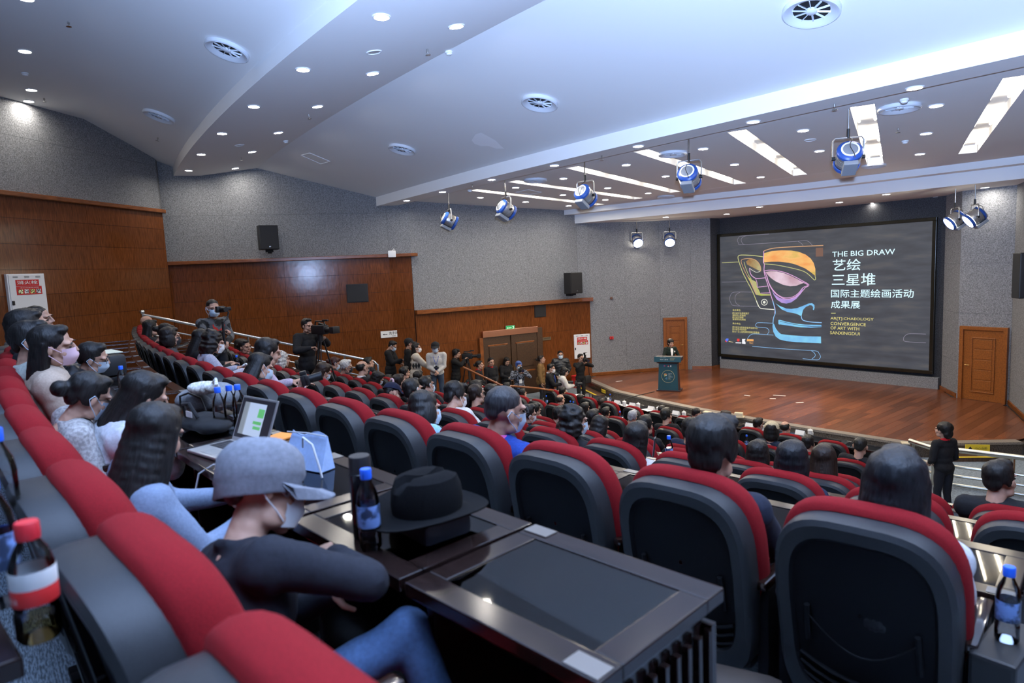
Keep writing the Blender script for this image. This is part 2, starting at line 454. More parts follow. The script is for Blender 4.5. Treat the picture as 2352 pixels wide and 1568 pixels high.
struct(strip('ceiling_beam_front', [c_b2n, c_b2n, c_b2f, c_b2f], CEILW, [ZB2T + 0.02, ZB2, ZB2, ZP3 + 0.02]))
PR = [(-20.6, 15.9), (-16.14, 16.42), (-12.5, 17.06), (-8.36, 17.9), (-4.14, 18.14), (-1.0, 18.1), (5.4, 17.8)]
def prosc(x):
    for (a, ya), (b, yb) in zip(PR, PR[1:]):
        if x <= b: return ya + (yb - ya) * (x - a) / (b - a)
    return PR[-1][1]
def zp3(x, y):
    a = c_b2f(x); b = prosc(x) - 0.45
    return ZP3 + (ZP3E - ZP3) * (y - a) / (b - a)
struct(strip('ceiling_proscenium_fascia', [lambda x: prosc(x) - 0.45, lambda x: prosc(x) - 0.45, lambda x: prosc(x) - 0.02, lambda x: prosc(x) - 0.02, lambda x: prosc(x)], CEILW, [ZP3E + 0.02, ZC + 1.79, ZC + 1.79, ZSC, ZSC]))
struct(strip('ceiling_stage', [prosc, lambda x: 22.0], CEIL, [ZSC, ZSC]))
# front ceiling panel with recessed light troughs: the panel is cut around each trough
def p3(px, py):
    z = (ZP3 + ZP3E) / 2
    for _ in range(12):
        p = at_z(px, py, z); z = zp3(p.x, p.y)
    return p
TR = [((1086, 436), (1380, 470)), ((1176, 416), (1467, 456)), ((1314, 384), (1552, 441)), ((1472, 346), (1700, 422)), ((1692, 301), (1838, 402)), ((1980, 243), (2011, 378)), ((2340, 175), (2222, 352))]
troughs = []
for (a, b) in TR:
    p = p3(*a); q = p3(*b)
    if len(troughs) == 6: q = q
    p.y = max(p.y, c_b2f(p.x) + 0.14)
    d = (q - p); d.z = 0; d.normalize(); n = Vector((-d.y, d.x, 0)) * 0.16
    troughs.append([p + n, q + n, q - n, p - n])
outer = [Vector((x, c_b2f(x), 0)) for x in xs] + [Vector((x, prosc(x) - 0.45, 0)) for x in reversed(xs)]
holes = [[Vector((p.x, p.y, 0)) for p in t] for t in troughs]
loops = [outer] + [list(reversed(h)) for h in holes]
flat = [p for l in loops for p in l]
tri = tessellate_polygon(loops)
g = G(); g.add([(p.x, p.y, zp3(p.x, p.y)) for p in flat], [tuple(t) for t in tri])
struct(g.obj('ceiling_front', CEIL))
for k, t in enumerate(troughs):
    g = G(); up = Vector((0, 0, 0.16)); lo = [Vector((p.x, p.y, zp3(p.x, p.y))) for p in t]
    g.ring([lo, [p + up for p in lo]], 0, cap=False); g.add([p + up for p in lo], [(0, 1, 2, 3)])
    root = thing('light_trough', 'long recessed light trough, %s from the left in the fan over the stage front' % ordinal(k), 'ceiling light', loc=(0, 0, 0), group='light troughs in the fan')
    g.obj('trough_lining', CEILW, root)
    a = (lo[0] + lo[3]) / 2; b = (lo[1] + lo[2]) / 2; d = (b - a); L = d.length; d.normalize(); n = Vector((-d.y, d.x, 0)).normalized()
    nn = 3
    for i in range(nn):
        c = a.lerp(b, (i + 0.5) / nn); 
        for sgn in (-1, 1):
            G().cyl(c - d * L * 0.11 + n * 0.12 * sgn + up * 0.75, c + d * L * 0.11 + n * 0.12 * sgn + up * 0.75, 0.022, 8).obj('light_tube', TUBEW, root)

# --- stage
stage_poly = [(-16.15, 16.28), (-13.62, 15.08), (-12.0, 14.75), (-10.16, 14.49), (-8.5, 14.38), (-7.05, 14.36), (-5.01, 14.44), (-4.3, 15.15), (-3.5, 15.95), (-3.2, 17.2), (-3.85, 18.0), (-4.6, 19.75), (-5.8, 19.9), (-6.4, 20.9), (-13.6, 20.9), (-14.2, 19.95), (-14.9, 19.15), (-16.12, 16.8)]
g = G(); g.prism(stage_poly, -(STG + 0.0) + 0.05, ((0, 0, STG - 0.03), (1, 0, 0), (0, 1, 0), (0, 0, 1)))
stage = struct(g.obj('floor_stage', STONE)); stage['label'] = 'raised stage with wooden plank deck'
def clip_poly(P, x0, x1, y0, y1):
    """clip polygon P with an axis-aligned rectangle"""
    def clip(P, f, g_):
        out = []
        for i in range(len(P)):
            a, b = P[i], P[(i + 1) % len(P)]
            if f(a): out.append(a)
            if f(a) != f(b): out.append(g_(a, b))
        return out
    def ix(v): return lambda a, b: (v, a[1] + (b[1] - a[1]) * (v - a[0]) / (b[0] - a[0]))
    def iy(v): return lambda a, b: (a[0] + (b[0] - a[0]) * (v - a[1]) / (b[1] - a[1]), v)
    for f, q in ((lambda p: p[0] >= x0, ix(x0)), (lambda p: p[0] <= x1, ix(x1)), (lambda p: p[1] >= y0, iy(y0)), (lambda p: p[1] <= y1, iy(y1))):
        P = clip(P, f, q)
        if len(P) < 3: return []
    return P
deck = [(-15.75, 16.3), (-13.55, 15.26), (-12.0, 14.92), (-10.16, 14.66), (-8.5, 14.55), (-7.05, 14.53), (-5.1, 14.61), (-4.4, 15.3), (-3.6, 16.1), (-3.3, 17.2), (-3.95, 17.95), (-4.7, 19.65), (-5.9, 19.8), (-6.5, 20.85), (-13.5, 20.85), (-14.1, 19.85), (-14.8, 19.05), (-15.95, 16.8)]
pieces = []
PW, PL = 0.18, 1.5
for j in range(int(13.2 / PW) + 1):
    x = -16.2 + j * PW; y = 14.3 - random.random() * PL
    while y < 21.0:
        P = clip_poly(deck, x + 0.0015, x + PW - 0.0015, y + 0.0015, y + PL - 0.0015)
        if len(P) >= 3:
            ar = abs(sum(P[i][0] * P[(i + 1) % len(P)][1] - P[(i + 1) % len(P)][0] * P[i][1] for i in range(len(P)))) / 2
            if ar > 0.01: pieces.append((ar / (y * y + x * x), P, y))
        y += PL
pieces.sort(key=lambda t: -t[0])
# clip_poly handles the concave stage corners well enough for small planks
def plank_geo(P, g): g.prism(P, 0.012, ((0, 0, STG + 0.0), (1, 0, 0), (0, 1, 0), (0, 0, 1)))
for ar, P, y in pieces[:300]:
    g = G(); c = (sum(p[0] for p in P) / len(P), sum(p[1] for p in P) / len(P))
    g.prism([(p[0] - c[0], p[1] - c[1]) for p in P], 0.012, ((0, 0, 0), (1, 0, 0), (0, 1, 0), (0, 0, 1)))
    g.obj('plank', PLANK, stage, loc=(c[0], c[1], STG))
g = G()
PLANK2 = mat_wood('stage_plank_wood_far', (0.160, 0.050, 0.019), 0.25, (14, 1.2, 1), 4, 0.66, spec=0.45)
t, b = PLANK2.node_tree, PLANK2.node_tree.nodes['Principled BSDF']
geo = t.nodes.new('ShaderNodeNewGeometry'); mr = t.nodes.new('ShaderNodeMapRange'); mr.inputs[3].default_value = 0.7; mr.inputs[4].default_value = 1.3
t.links.new(geo.outputs['Random Per Island'], mr.inputs[0]); mx = t.nodes.new('ShaderNodeMix'); mx.data_type = 'RGBA'; mx.blend_type = 'MULTIPLY'; mx.inputs[0].default_value = 1
src = b.inputs['Base Color'].links[0].from_socket; t.links.new(src, mx.inputs[6]); t.links.new(mr.outputs[0], mx.inputs[7]); t.links.new(mx.outputs[2], b.inputs['Base Color'])
for ar, P, y in pieces[300:]: plank_geo(P, g)
o = g.obj('plank_deck', PLANK2, stage); o['kind'] = 'stuff'
# stone nosing round the stage edge and the lower ledge in front of it
def nosing(name, pts, z, wd, h, mat, parent):
    g = G(); P = [Vector((*p, 0)) for p in pts]; L = []
    for i, p in enumerate(P):
        d = (P[min(i + 1, len(P) - 1)] - P[max(i - 1, 0)]).normalized(); n = Vector((-d.y, d.x, 0))
        L.append([p + n * a + Vector((0, 0, zz)) for a, zz in ((wd, z), (-0.02, z), (-0.02, z - h), (wd, z - h))])
    g.ring(L, 0); return g.obj(name, mat, parent)
edge = stage_poly[:9]
nosing('stage_nosing', edge, STG + 0.013, 0.20, 0.05, STONEL, stage)
nosing('stage_ledge', [(p[0], p[1] - 0.30) for p in stage_poly[1:7]], 0.22, 0.4, 0.22, STONE, stage)
nosing('stage_ledge_nosing', [(p[0], p[1] - 0.30) for p in stage_poly[1:7]], 0.235, 0.12, 0.03, STONEL, stage)

# ================================================================== CEILING FITTINGS
def lin(y, ya, yb, za, zb): return za + (zb - za) * (y - ya) / (yb - ya)
ZONE = {'rear': lambda x, y: ZK, 'slope': lambda x, y: lin(y, c_kink(x), c_b1n(x), ZK, ZB1T), 'b1': lambda x, y: ZB1, 'b1f': lambda x, y: lin(y, c_b1c(x), c_b1f(x), ZB1, ZB1F),
        'p2': lambda x, y: lin(y, c_b1f(x), c_b2n(x), ZB1F, ZB2T), 'b2': lambda x, y: ZB2, 'p3': zp3, 'st': lambda x, y: ZSC}
def ceil_at(px, py, zone):
    f = ZONE[zone]; z = ZC + 2.5
    for _ in range(25):
        p = at_z(px, py, z); z = z + 0.7 * (f(p.x, p.y) - z)
    return p
def ceil_rot(p, zone):
    f = ZONE[zone]; e = 0.01
    n = Vector(((f(p.x + e, p.y) - f(p.x - e, p.y)) / (2 * e), (f(p.x, p.y + e) - f(p.x, p.y - e)) / (2 * e), -1.0))
    return (-n).to_track_quat('Z', 'Y').to_euler()
rim_me = G().lathe([(0.082, -0.004), (0.088, -0.014), (0.102, -0.012), (0.108, -0.001), (0.1, 0.0), (0.082, 0.0)], n=24, cap=False).mesh('rim', CEILW, True)
lens_me = G().lathe([(0.0005, -0.006), (0.05, -0.007), (0.083, -0.004)], n=24, cap=False).mesh('diffuser', LAMPW, True)
RIMG = M('unlit_reflector', (0.45, 0.45, 0.46), 0.3, metal=0.6)
lens_off = G().lathe([(0.0005, -0.003), (0.05, -0.003), (0.083, -0.006)], n=24, cap=False).mesh('reflector', RIMG, True)
def downlight(p, rot, label, group, s=1.0, lit=True):
    t = thing('downlight' if lit else 'unlit_downlight', label, 'ceiling light', p, group=group, rot=rot, scale=s)
    link('rim', rim_me, t); link('diffuser' if lit else 'reflector', lens_me if lit else lens_off, t)
DL = {'b1': ('rear beam, side towards the camera', [(433, 391), (462, 354), (510, 306), (583, 244), (696, 159), (876, 38)]),
      'b1f': ('rear beam, side towards the stage', [(540, 386), (579, 348), (639, 304), (729, 244), (856, 168), (1048, 60)]),
      'rear': ('flat rear ceiling by the corner', [(66, 232), (72, 206), (57, 117), (60, -4)]),
      'b2': ('front beam with the hanging spotlights', [(934, 460), (1016, 440), (1129, 412), (1273, 379), (1466, 335), (1730, 279), (2101, 201)]),
      'p3': ('ceiling panel with the light troughs', [(1103, 453), (1184, 430), (1207, 463), (1293, 447), (1294, 409), (1306, 472), (1390, 458), (1396, 431), (1438, 378), (1489, 443), (1529, 404), (1615, 341), (1687, 377), (1747, 406), (1845, 299), (1882, 346), (2113, 353), (2127, 306), (2150, 242)]),
      'st': ('low ceiling over the stage', [(1374, 516), (1482, 512), (1529, 498), (1594, 507), (1669, 491), (1738, 474), (1928, 464), (2018, 444), (2151, 452), (2262, 430)])}
for zone, (where, pts) in DL.items():
    for i, (px, py) in enumerate(pts):
        p = ceil_at(px, py, zone)
        if zone == 'st': p.y = max(p.y, prosc(p.x) + 0.3)
        downlight(p, ceil_rot(p, zone), 'round lit downlight in the %s, %s from the left' % (where, ordinal(i)), 'lit downlights', 1.0)
# the same rows of lamps carry on above and behind the camera
for zone, x, y in [('b1', -4.6, 3.75), ('b1', -2.2, 3.85), ('b1', 0.2, 4.0), ('b1f', -4.0, 5.0), ('b1f', -1.5, 5.1), ('b1f', 1.0, 5.3), ('b2', -0.6, 9.35), ('rear', -14, -1.5), ('rear', -10, -1.6), ('rear', -6, -2.0), ('rear', -2, -3.4), ('rear', 2, -3.4), ('rear', -10, -4.5), ('rear', -5, -4.8)]:
    p = Vector((x, y, ZONE[zone](x, y)))
    downlight(p, ceil_rot(p, zone), 'round lit downlight outside the picture over the rear seats', 'downlights over the rear seats')
for i, (px, py, z, w_) in enumerate([(859, 119, 'b1f', 'near the smoke detector of the rear beam'), (550, 333, 'b1f', 'at the left end of the rear beam'), (1861, 321, 'p3', 'beside the largest hanging spotlight')]):
    p = ceil_at(px, py, z); downlight(p, ceil_rot(p, z), 'unlit round downlight ' + w_, 'unlit downlights', 1.0, False)
for i, (px, py) in enumerate([(2003, 466), (1897, 478), (1800, 489), (1632, 506)]):
    p = ceil_at(px, py, 'st')
    t = thing('mini_spot', 'tiny lit ceiling spot above the screen, %s from the right' % ordinal(i), 'ceiling light', p, group='tiny spots above the screen', scale=0.5)
    link('rim', rim_me, t); link('diffuser', lens_me, t)
# round jet diffusers
JD = M('diffuser_enamel', (0.62, 0.65, 0.70), 0.35)
def jet_meshes():
    bowl = G().lathe([(0.315, 0.0), (0.318, -0.05), (0.30, -0.062), (0.27, -0.055), (0.225, -0.022), (0.20, -0.012)], n=32, cap=False).mesh('bowl', JD, True)
    hub = G().lathe([(0.0005, -0.045), (0.045, -0.045), (0.06, -0.035), (0.065, -0.008)], n=20, cap=False).mesh('hub', JD, True)
    bl = G().box((0.135, 0, -0.02), (0.15, 0.008, 0.022), rot=Matrix.Rotation(0.5, 3, 'X')).mesh('blade', JD)
    back = G().lathe([(0.0005, -0.008), (0.215, -0.008)], n=24, cap=False).mesh('shaft', BLACKM)
    return bowl, hub, bl, back
jb = jet_meshes()
for px, py, z, s, lab in [(522, 112, 'slope', 0.95, 'round jet air diffuser on the rear ceiling slope, the larger one'), (366, 265, 'slope', 0.95, 'round jet air diffuser on the rear ceiling slope near the wall corner'),
                     (924, 341, 'p2', 0.95, 'round jet air diffuser on the middle ceiling nearest the left wall'), (1240, 234, 'p2', 0.95, 'round jet air diffuser on the middle ceiling above the patch'), (1864, 22, 'p2', 0.95, 'large round jet air diffuser at the top of the middle ceiling'),
                     (1230, 412, 'p3', 0.9, 'round air diffuser between the two leftmost light troughs'), (1546, 351, 'p3', 0.9, 'round air diffuser above the second hanging spotlight'), (2066, 245, 'p3', 0.9, 'round air diffuser below the front beam near the right edge'),
                     (2007, 379, 'p3', 0.8, 'round air diffuser at the end of the steep light trough'), (1530, 450, 'p3', 0.8, 'round air diffuser close to the white stage fascia')]:
    p = ceil_at(px, py, z)
    t = thing('air_diffuser', lab, 'air vent', p, group='round air diffusers', rot=ceil_rot(p, z), scale=s)
    link('bowl', jb[0], t); link('hub', jb[1], t); link('shaft', jb[3], t)
    for k in range(10): link('blade', jb[2], t, rot=(0, 0, k * math.pi / 5))
# smoke detectors and sprinklers
sd = G().lathe([(0.05, 0.0), (0.055, -0.02), (0.04, -0.03), (0.038, -0.045), (0.02, -0.055), (0.0005, -0.055)], n=16, cap=False).mesh('smoke_detector', CEILW, True)
for i, (px, py, z, l) in enumerate([(57, 167, 'rear', 'on the rear ceiling by the corner lamps'), (656, 323, 'b1f', 'at the lower end of the rear beam'), (1031, 117, 'b1f', 'on the edge of the rear beam near the top'), (1079, 436, 'b2', 'on the left part of the front beam'), (2077, 227, 'b2', 'under the right part of the front beam'), (2079, 323, 'p3', 'between troughs on the front ceiling')]):
    p = ceil_at(px, py, z); tag(link('smoke_detector', sd, None, p, ceil_rot(p, z), 1.1), 'small white smoke detector ' + l, 'smoke detector', 'smoke detectors')
spk = G().cyl((0, 0, 0), (0, 0, -0.03), 0.012, 8).cyl((0, 0, -0.03), (0, 0, -0.055), 0.006, 6).lathe([(0.028, -0.055), (0.028, -0.058)], n=12).mesh('sprinkler', CHROME)
for i, (px, py, z, l) in enumerate([(157, 49, 'rear', 'on the rear ceiling, uppermost'), (101, 225, 'rear', 'beside the corner lamps'), (363, 316, 'slope', 'on the rear slope over the wall corner'), (981, 113, 'b1f', 'near the detector on the rear beam'), (709, 263, 'b1f', 'halfway along the rear beam'), (553, 361, 'b1f', 'at the lower end of the rear beam'), (1382, 357, 'b2', 'on the middle of the front beam'), (1917, 239, 'b2', 'on the right part of the front beam'), (1085, 423, 'b2', 'on the left part of the front beam'), (2063, 294, 'p3', 'among the stage lamps to the right')]):
    p = ceil_at(px, py, z); tag(link('sprinkler', spk, None, p, ceil_rot(p, z), 1.3), 'small metal sprinkler head ' + l, 'sprinkler', 'sprinkler heads')
# access hatches: thin frames
def hatch(px4, zone, label):
    P = [ceil_at(px, py, zone) - Vector((0, 0, 0.004)) for px, py in px4]
    t = thing('access_hatch', label, 'hatch', (0, 0, 0))
    for i in range(4):
        a, b = P[i], P[(i + 1) % 4]; G().cyl(a, b, 0.012, 6).obj('frame', CEILW, t)
    G().add([p + Vector((0, 0, 0.002)) for p in P], [(0, 1, 2, 3)]).obj('lid', CEIL, t)
hatch([(692, 356), (712, 351), (758, 370), (737, 376)], 'p2', 'white framed ceiling access hatch on the middle ceiling')
hatch([(1185, 441), (1213, 435), (1243, 441), (1216, 446)], 'p3', 'white framed ceiling access hatch between two troughs')
# pale repair patch on the ceiling
PATCH = M('fresh_plaster', (0.93, 0.93, 0.94), 0.9, spec=0.1)
g = G(); pp = [(1083, 322), (1092, 308), (1105, 304), (1120, 312), (1138, 322), (1150, 334), (1158, 341), (1140, 341), (1122, 335), (1104, 335), (1090, 330)]
P = [ceil_at(x, y, 'p2') - Vector((0, 0, 0.003)) for x, y in pp]; g.add(P, [tuple(range(len(P)))])
o = g.obj('trim_5', PATCH); struct(o)

# ================================================================== SPOTLIGHTS
SILVER = M('cast_aluminium', (0.50, 0.50, 0.50), 0.35, metal=0.9)
BLUEP = M('blue_paint', (0.020, 0.075, 0.32), 0.35)
GREYP = M('grey_paint', (0.22, 0.24, 0.27), 0.45)
REARW = M('white_ring', (0.85, 0.85, 0.82), 0.4)
RX = Matrix.Rotation(-math.pi / 2, 3, 'X')       # lathe z axis -> +y
def spot_meshes():
    m = {}
    m['barrel'] = G().lathe([(0.165, -0.13), (0.175, -0.10), (0.175, 0.08), (0.17, 0.10)], n=28, rot=RX).mesh('barrel', SILVER, True)
    m['rear_housing'] = G().lathe([(0.125, -0.20), (0.160, -0.190), (0.184, -0.165), (0.186, -0.125), (0.176, -0.122)], n=28, rot=RX, cap=False).mesh('rear_housing', BLUEP, True)
    m['rear_ring'] = G().lathe([(0.105, -0.205), (0.13, -0.205), (0.132, -0.195), (0.105, -0.195)], n=28, rot=RX, cap=False).mesh('rear_ring', REARW, True)
    m['rear_cap'] = G().lathe([(0.0005, -0.212), (0.06, -0.212), (0.107, -0.2)], n=28, rot=RX, cap=False).mesh('rear_cap', GREYP, True)
    m['front_ring'] = G().lathe([(0.178, 0.11), (0.19, 0.115), (0.192, 0.165), (0.182, 0.175), (0.165, 0.175)], n=28, rot=RX, cap=False).mesh('front_ring', BLUEP, True)
    m['lens'] = G().lathe([(0.0005, 0.178), (0.10, 0.174), (0.168, 0.16)], n=28, rot=RX, cap=False).mesh('lens', M('dark_lens', (0.05, 0.05, 0.06), 0.1), True)
    m['lens_lit'] = G().lathe([(0.0005, 0.195), (0.10, 0.188), (0.168, 0.165)], n=28, rot=RX, cap=False).mesh('lens', SPOTLIT, True)
    m['fin'] = G().lathe([(0.176, -0.006), (0.184, -0.004), (0.184, 0.004), (0.176, 0.006)], n=28, rot=RX, cap=False).mesh('cooling_fin', SILVER, True)
    m['ballast'] = G().bbox((0, -0.02, -0.215), (0.2, 0.28, 0.075), 0.012).mesh('ballast', GREYP)
    m['ballast_panel'] = G().box((0, -0.162, -0.215), (0.12, 0.004, 0.055)).mesh('ballast_panel', BLACK)
    m['clip'] = G().bbox((0, 0.17, 0.19), (0.03, 0.03, 0.02), 0.004).mesh('clip', SILVER)
    return m
SM = spot_meshes()
def spotlight(px, py, y, aim, ceil_z, label, lit=False, s=1.0, rodpx=None):
    c = at_y(px, py, y)
    t = thing('stage_spotlight', label, 'stage light', c, group='lit stage spotlights' if lit else 'hanging blue stage spotlights')
    d = (Vector(aim) - c); yaw = math.atan2(-d.x, d.y); pit = math.atan2(d.z, math.hypot(d.x, d.y))
    rot = Euler((pit, 0, yaw), 'XYZ')
    for k in ('barrel', 'rear_housing', 'rear_ring', 'rear_cap', 'front_ring', 'ballast'): link(k, SM[k], t, rot=rot, scale=s)
    link('lens', SM['lens_lit' if lit else 'lens'], t, rot=rot, scale=s)
    R = rot.to_matrix()
    for k in (-0.06, -0.03, 0.0, 0.03): link('cooling_fin', SM['fin'], t, loc=R @ Vector((0, k * s, 0)), rot=rot, scale=s)
    link('clip', SM['clip'], t, rot=rot, scale=s)
    u = Vector((math.cos(yaw), math.sin(yaw), 0)); h = 0.30 * s; wd = 0.215 * s
    g = G(); P = [u * wd + Vector((0, 0, 0)), u * wd + Vector((0, 0, h * 0.85)), u * wd * 0.85 + Vector((0, 0, h)), -u * wd * 0.85 + Vector((0, 0, h)), -u * wd + Vector((0, 0, h * 0.85)), -u * wd]
    g.tube(P, 0.014 * s, 8); y_ = g.obj('yoke', SILVER, t, True)
    for sg in (-1, 1): G().cyl(u * sg * (wd - 0.045), u * sg * (wd + 0.02), 0.03 * s, 12).obj('yoke_knob', BLACK, y_)
    top = ceil_z - c.z
    G().cyl((0, 0, h), (0, 0, top), 0.014, 8).obj('rod', CHROME, t, True)
    G().cyl((0, 0, h - 0.01), (0, 0, h + 0.13 * s), 0.024, 8).obj('clamp', BLACK, t, True)
    rear = R @ Vector((0.02, -0.2, -0.16)) * s
    g = G(); q = Vector((0, 0, h)); pts = [q.lerp(rear, k / 8) + Vector((0.03 * math.sin(k), 0, 0)) + R @ Vector((0, -0.09 * math.sin(math.pi * k / 8), 0)) for k in range(9)]
    g.tube(pts, 0.006, 6); g.obj('cable', BLACK, t, True)
    return t
A_ = (-9.9, 16.5, STG + 1.0)
for px, py, aim, lab in [(1948, 362, (-9.0, 17, STG + .6), 'largest hanging blue and silver spotlight, rear cap facing us'), (1583, 408, (-10, 17, STG + 1), 'hanging blue spotlight in front of the fourth light trough'), (1345, 450, (-10.5, 17, STG + 1), 'middle hanging blue spotlight of the five on the front beam'),
                    (1163, 482, (-11, 17, STG + 1), 'hanging blue spotlight second from the left wall'), (1033, 507, (-11.5, 17, STG + 1), 'smallest hanging blue spotlight, closest to the left wall')]:
    y = {1948: 10.35, 1583: 9.95, 1345: 9.85, 1163: 9.75, 1033: 9.75}[px]
    spotlight(px, py, y, aim, ZP3 + 0.0, lab, s=0.98)
for px, py, y, aim, lab in [(1463, 553, 18.3, (-11.0, 15.6, STG + 1.2), 'lit stage spotlight above the stage, further from the screen'), (1538, 551, 19.0, (-11.5, 15.7, STG + 1.2), 'lit stage spotlight above the stage, next to the splayed wall'),
                       (2193, 505, 18.9, (-9.5, 15.6, STG + 1.0), 'lit stage spotlight to the right of the screen, lower of the pair'), (2238, 499, 18.3, (-9.0, 15.4, STG + 1.0), 'lit stage spotlight to the right of the screen, upper of the pair')]:
    t = spotlight(px, py, y, aim, ZSC, lab, True, 0.98)
    c = Vector(t.location); d = (Vector(aim) - c).normalized()
    L = bpy.data.lights.new('stage_beam', 'SPOT'); L.energy = 420; L.color = (1, 0.86, 0.66); L.spot_size = math.radians(75); L.spot_blend = 0.6; L.shadow_soft_size = 0.15
    o = bpy.data.objects.new('stage_beam', L); COL.objects.link(o); o.location = c + d * 0.24; o.rotation_euler = d.to_track_quat('-Z', 'Y').to_euler()

# ================================================================== WALL FITTINGS
def wframe(a, b, off=0.06):
    a = Vector((*a, 0)); b = Vector((*b, 0)); u = (b - a).normalized(); n = u.cross(Vector((0, 0, 1)))
    return a + n * off, u, n
def wl(px, py, a, b, off=0.06):
    o, u, n = wframe(a, b, off)
    d = Vector(ray(px, py)); t = n.dot(o - Vector((0, 0, ZC)) * 0) ; C = Vector((0, 0, ZC))
    t = n.dot(o - C) / n.dot(d); p = C + d * t
    return (p - o).dot(u), p.z
def wall_root(name, label, cat, a, b, s, z, off=0.06, group=None):
    o, u, n = wframe(a, b, off)
    t = thing(name, label, cat, (0, 0, 0), group=group)
    t.matrix_world = plane_matrix(o + u * s + Vector((0, 0, z)), u, (0, 0, 1))
    return t
def add_text(body, w_, h_, mat, parent, loc, name='lettering', bold=0.0, rot=None):
    me = text_mesh(body, 1.0, mat, bold=bold)
    co = np.empty(len(me.vertices) * 3, np.float32); me.vertices.foreach_get('co', co); co = co.reshape(-1, 3)
    mn, mx_ = co.min(0), co.max(0); co[:, 0] = (co[:, 0] - mn[0]) / max(mx_[0] - mn[0], 1e-6) * w_; co[:, 1] = (co[:, 1] - mn[1]) / max(mx_[1] - mn[1], 1e-6) * h_
    me.vertices.foreach_set('co', co.ravel()); me.update()
    return link(name, me, parent, loc, rot)
# speakers
GRILLE = M('speaker_grille', (0.012, 0.012, 0.014), 0.6, noise=(0.2, 300, (1, 1, 1), 0.5))
def wall_speaker(a, b, x0, x1, y0, y1, off, label, rz=0.0):
    s0, z0 = wl(x0, y1, a, b, off); s1, z1 = wl(x1, y0, a, b, off)
    t = wall_root('wall_speaker', label, 'loudspeaker', a, b, (s0 + s1) / 2, (z0 + z1) / 2, off, 'wall loudspeakers')
    w_, h_ = abs(s1 - s0), abs(z1 - z0); R = Matrix.Rotation(rz, 3, 'Y')
    G().bbox(R @ Vector((0, 0, -0.02)), (w_, h_, 0.3), 0.02, rot=R).obj('cabinet', BLACK, t)
    G().bbox(R @ Vector((0, 0.0, 0.135)), (w_ * 0.93, h_ * 0.95, 0.02), 0.006, rot=R).obj('grille', GRILLE, t)
    G().bbox(R @ Vector((0, -h_ * 0.38, 0.148)), (0.05, 0.035, 0.006), 0.002, rot=R).obj('badge', CHROME, t)
    g = G(); g.box((0, -h_ / 2 - 0.03, -0.1), (0.2, 0.06, 0.16)); g.box((0, -h_ / 2 - 0.05, -0.25), (0.1, 0.08, 0.3)); g.obj('bracket', BLACKM, t)
wall_speaker(B0, B1, 596, 636, 517, 574, 0.45, 'black loudspeaker on the fabric wall above the middle ledge', 0.25)
wall_speaker(C0, C1, 1301, 1334, 625, 675, 0.45, 'black loudspeaker standing over the ledge beside the stage', 0.25)
def wall_panel(a, b, x0, x1, y0, y1, name, label, cat, mat, off=0.06, th=0.03, group=None):
    s0, z0 = wl(x0, y1, a, b, off); s1, z1 = wl(x1, y0, a, b, off)
    t = wall_root(name, label, cat, a, b, s0, z0, off, group); w_, h_ = s1 - s0, z1 - z0
    return t, w_, h_
t, w_, h_ = wall_panel(B0, B1, 799, 843, 652, 694, 'wall_grille', 'square black loudspeaker grille set in the wood panelling', 'loudspeaker', BLACK)
G().bbox((w_ / 2, h_ / 2, 0.01), (w_, h_, 0.03), 0.006).obj('grille', GRILLE, t); G().box((w_ / 2, h_ / 2, 0.0), (w_ + 0.03, h_ + 0.03, 0.02)).obj('frame', BLACK, t)
t, w_, h_ = wall_panel(C0, C1, 1229, 1252, 693, 728, 'wall_grille', 'tall black loudspeaker grille under the front ledge', 'loudspeaker', BLACK)
G().bbox((w_ / 2, h_ / 2, 0.01), (w_, h_, 0.03), 0.006).obj('grille', GRILLE, t); G().box((w_ / 2, h_ / 2, 0.0), (w_ + 0.03, h_ + 0.03, 0.02)).obj('frame', BLACK, t)
# right-edge speaker on the far right wall
g = G(); c = at_y(2362, 632, 17.0)
t = thing('wall_speaker', 'black loudspeaker cut by the right edge of the picture', 'loudspeaker', c, rz=0.6, group='wall loudspeakers')
G().bbox((0, 0, 0), (0.45, 0.35, 0.95), 0.02).obj('cabinet', BLACK, t); G().bbox((0, -0.17, 0), (0.4, 0.02, 0.88), 0.006).obj('grille', GRILLE, t)
G().box((0.3, 0.0, -0.2), (0.45, 0.08, 0.08)).obj('bracket', BLACKM, t)
# wireless access point on the ledge
t, w_, h_ = wall_panel(B0, B1, 892, 908, 575, 591, 'access_point', 'white square wireless access point on the corner of the ledge', 'router', WHITE, off=0.28)
G().bbox((w_ / 2, h_ / 2, 0.02), (w_ * 1.05, h_, 0.05), 0.022).obj('casing', WHITE, t, True); G().tube([(w_ * .6, h_, 0), (w_ * .8, h_ * 1.25, -.02), (w_, h_ * 1.15, -.06)], 0.008, 6).obj('cable', WHITE, t, True)
# toilet sign
t, w_, h_ = wall_panel(B0, B1, 875, 916, 758, 776, 'toilet_sign', 'white toilet direction sign with arrow on the wood panelling', 'sign', PAPER)
G().bbox((w_ / 2, h_ / 2, 0.008), (w_, h_, 0.016), 0.003).obj('board', PAPER, t)
add_text('洗手间', w_ * 0.5, h_ * 0.45, INK, t, (w_ * 0.44, h_ * 0.42, 0.018), bold=0.01)
add_text('Toilet', w_ * 0.24, h_ * 0.2, INK, t, (w_ * 0.58, h_ * 0.12, 0.018))
G().prism([(0, 0.5), (0.35, 1), (0.35, 0.68), (1, 0.68), (1, 0.32), (0.35, 0.32), (0.35, 0)], 0.002, ((w_ * 0.1, h_ * 0.38, 0.017), (w_ * 0.26, 0, 0), (0, h_ * 0.25, 0), (0, 0, 1))).obj('arrow', INK, t)
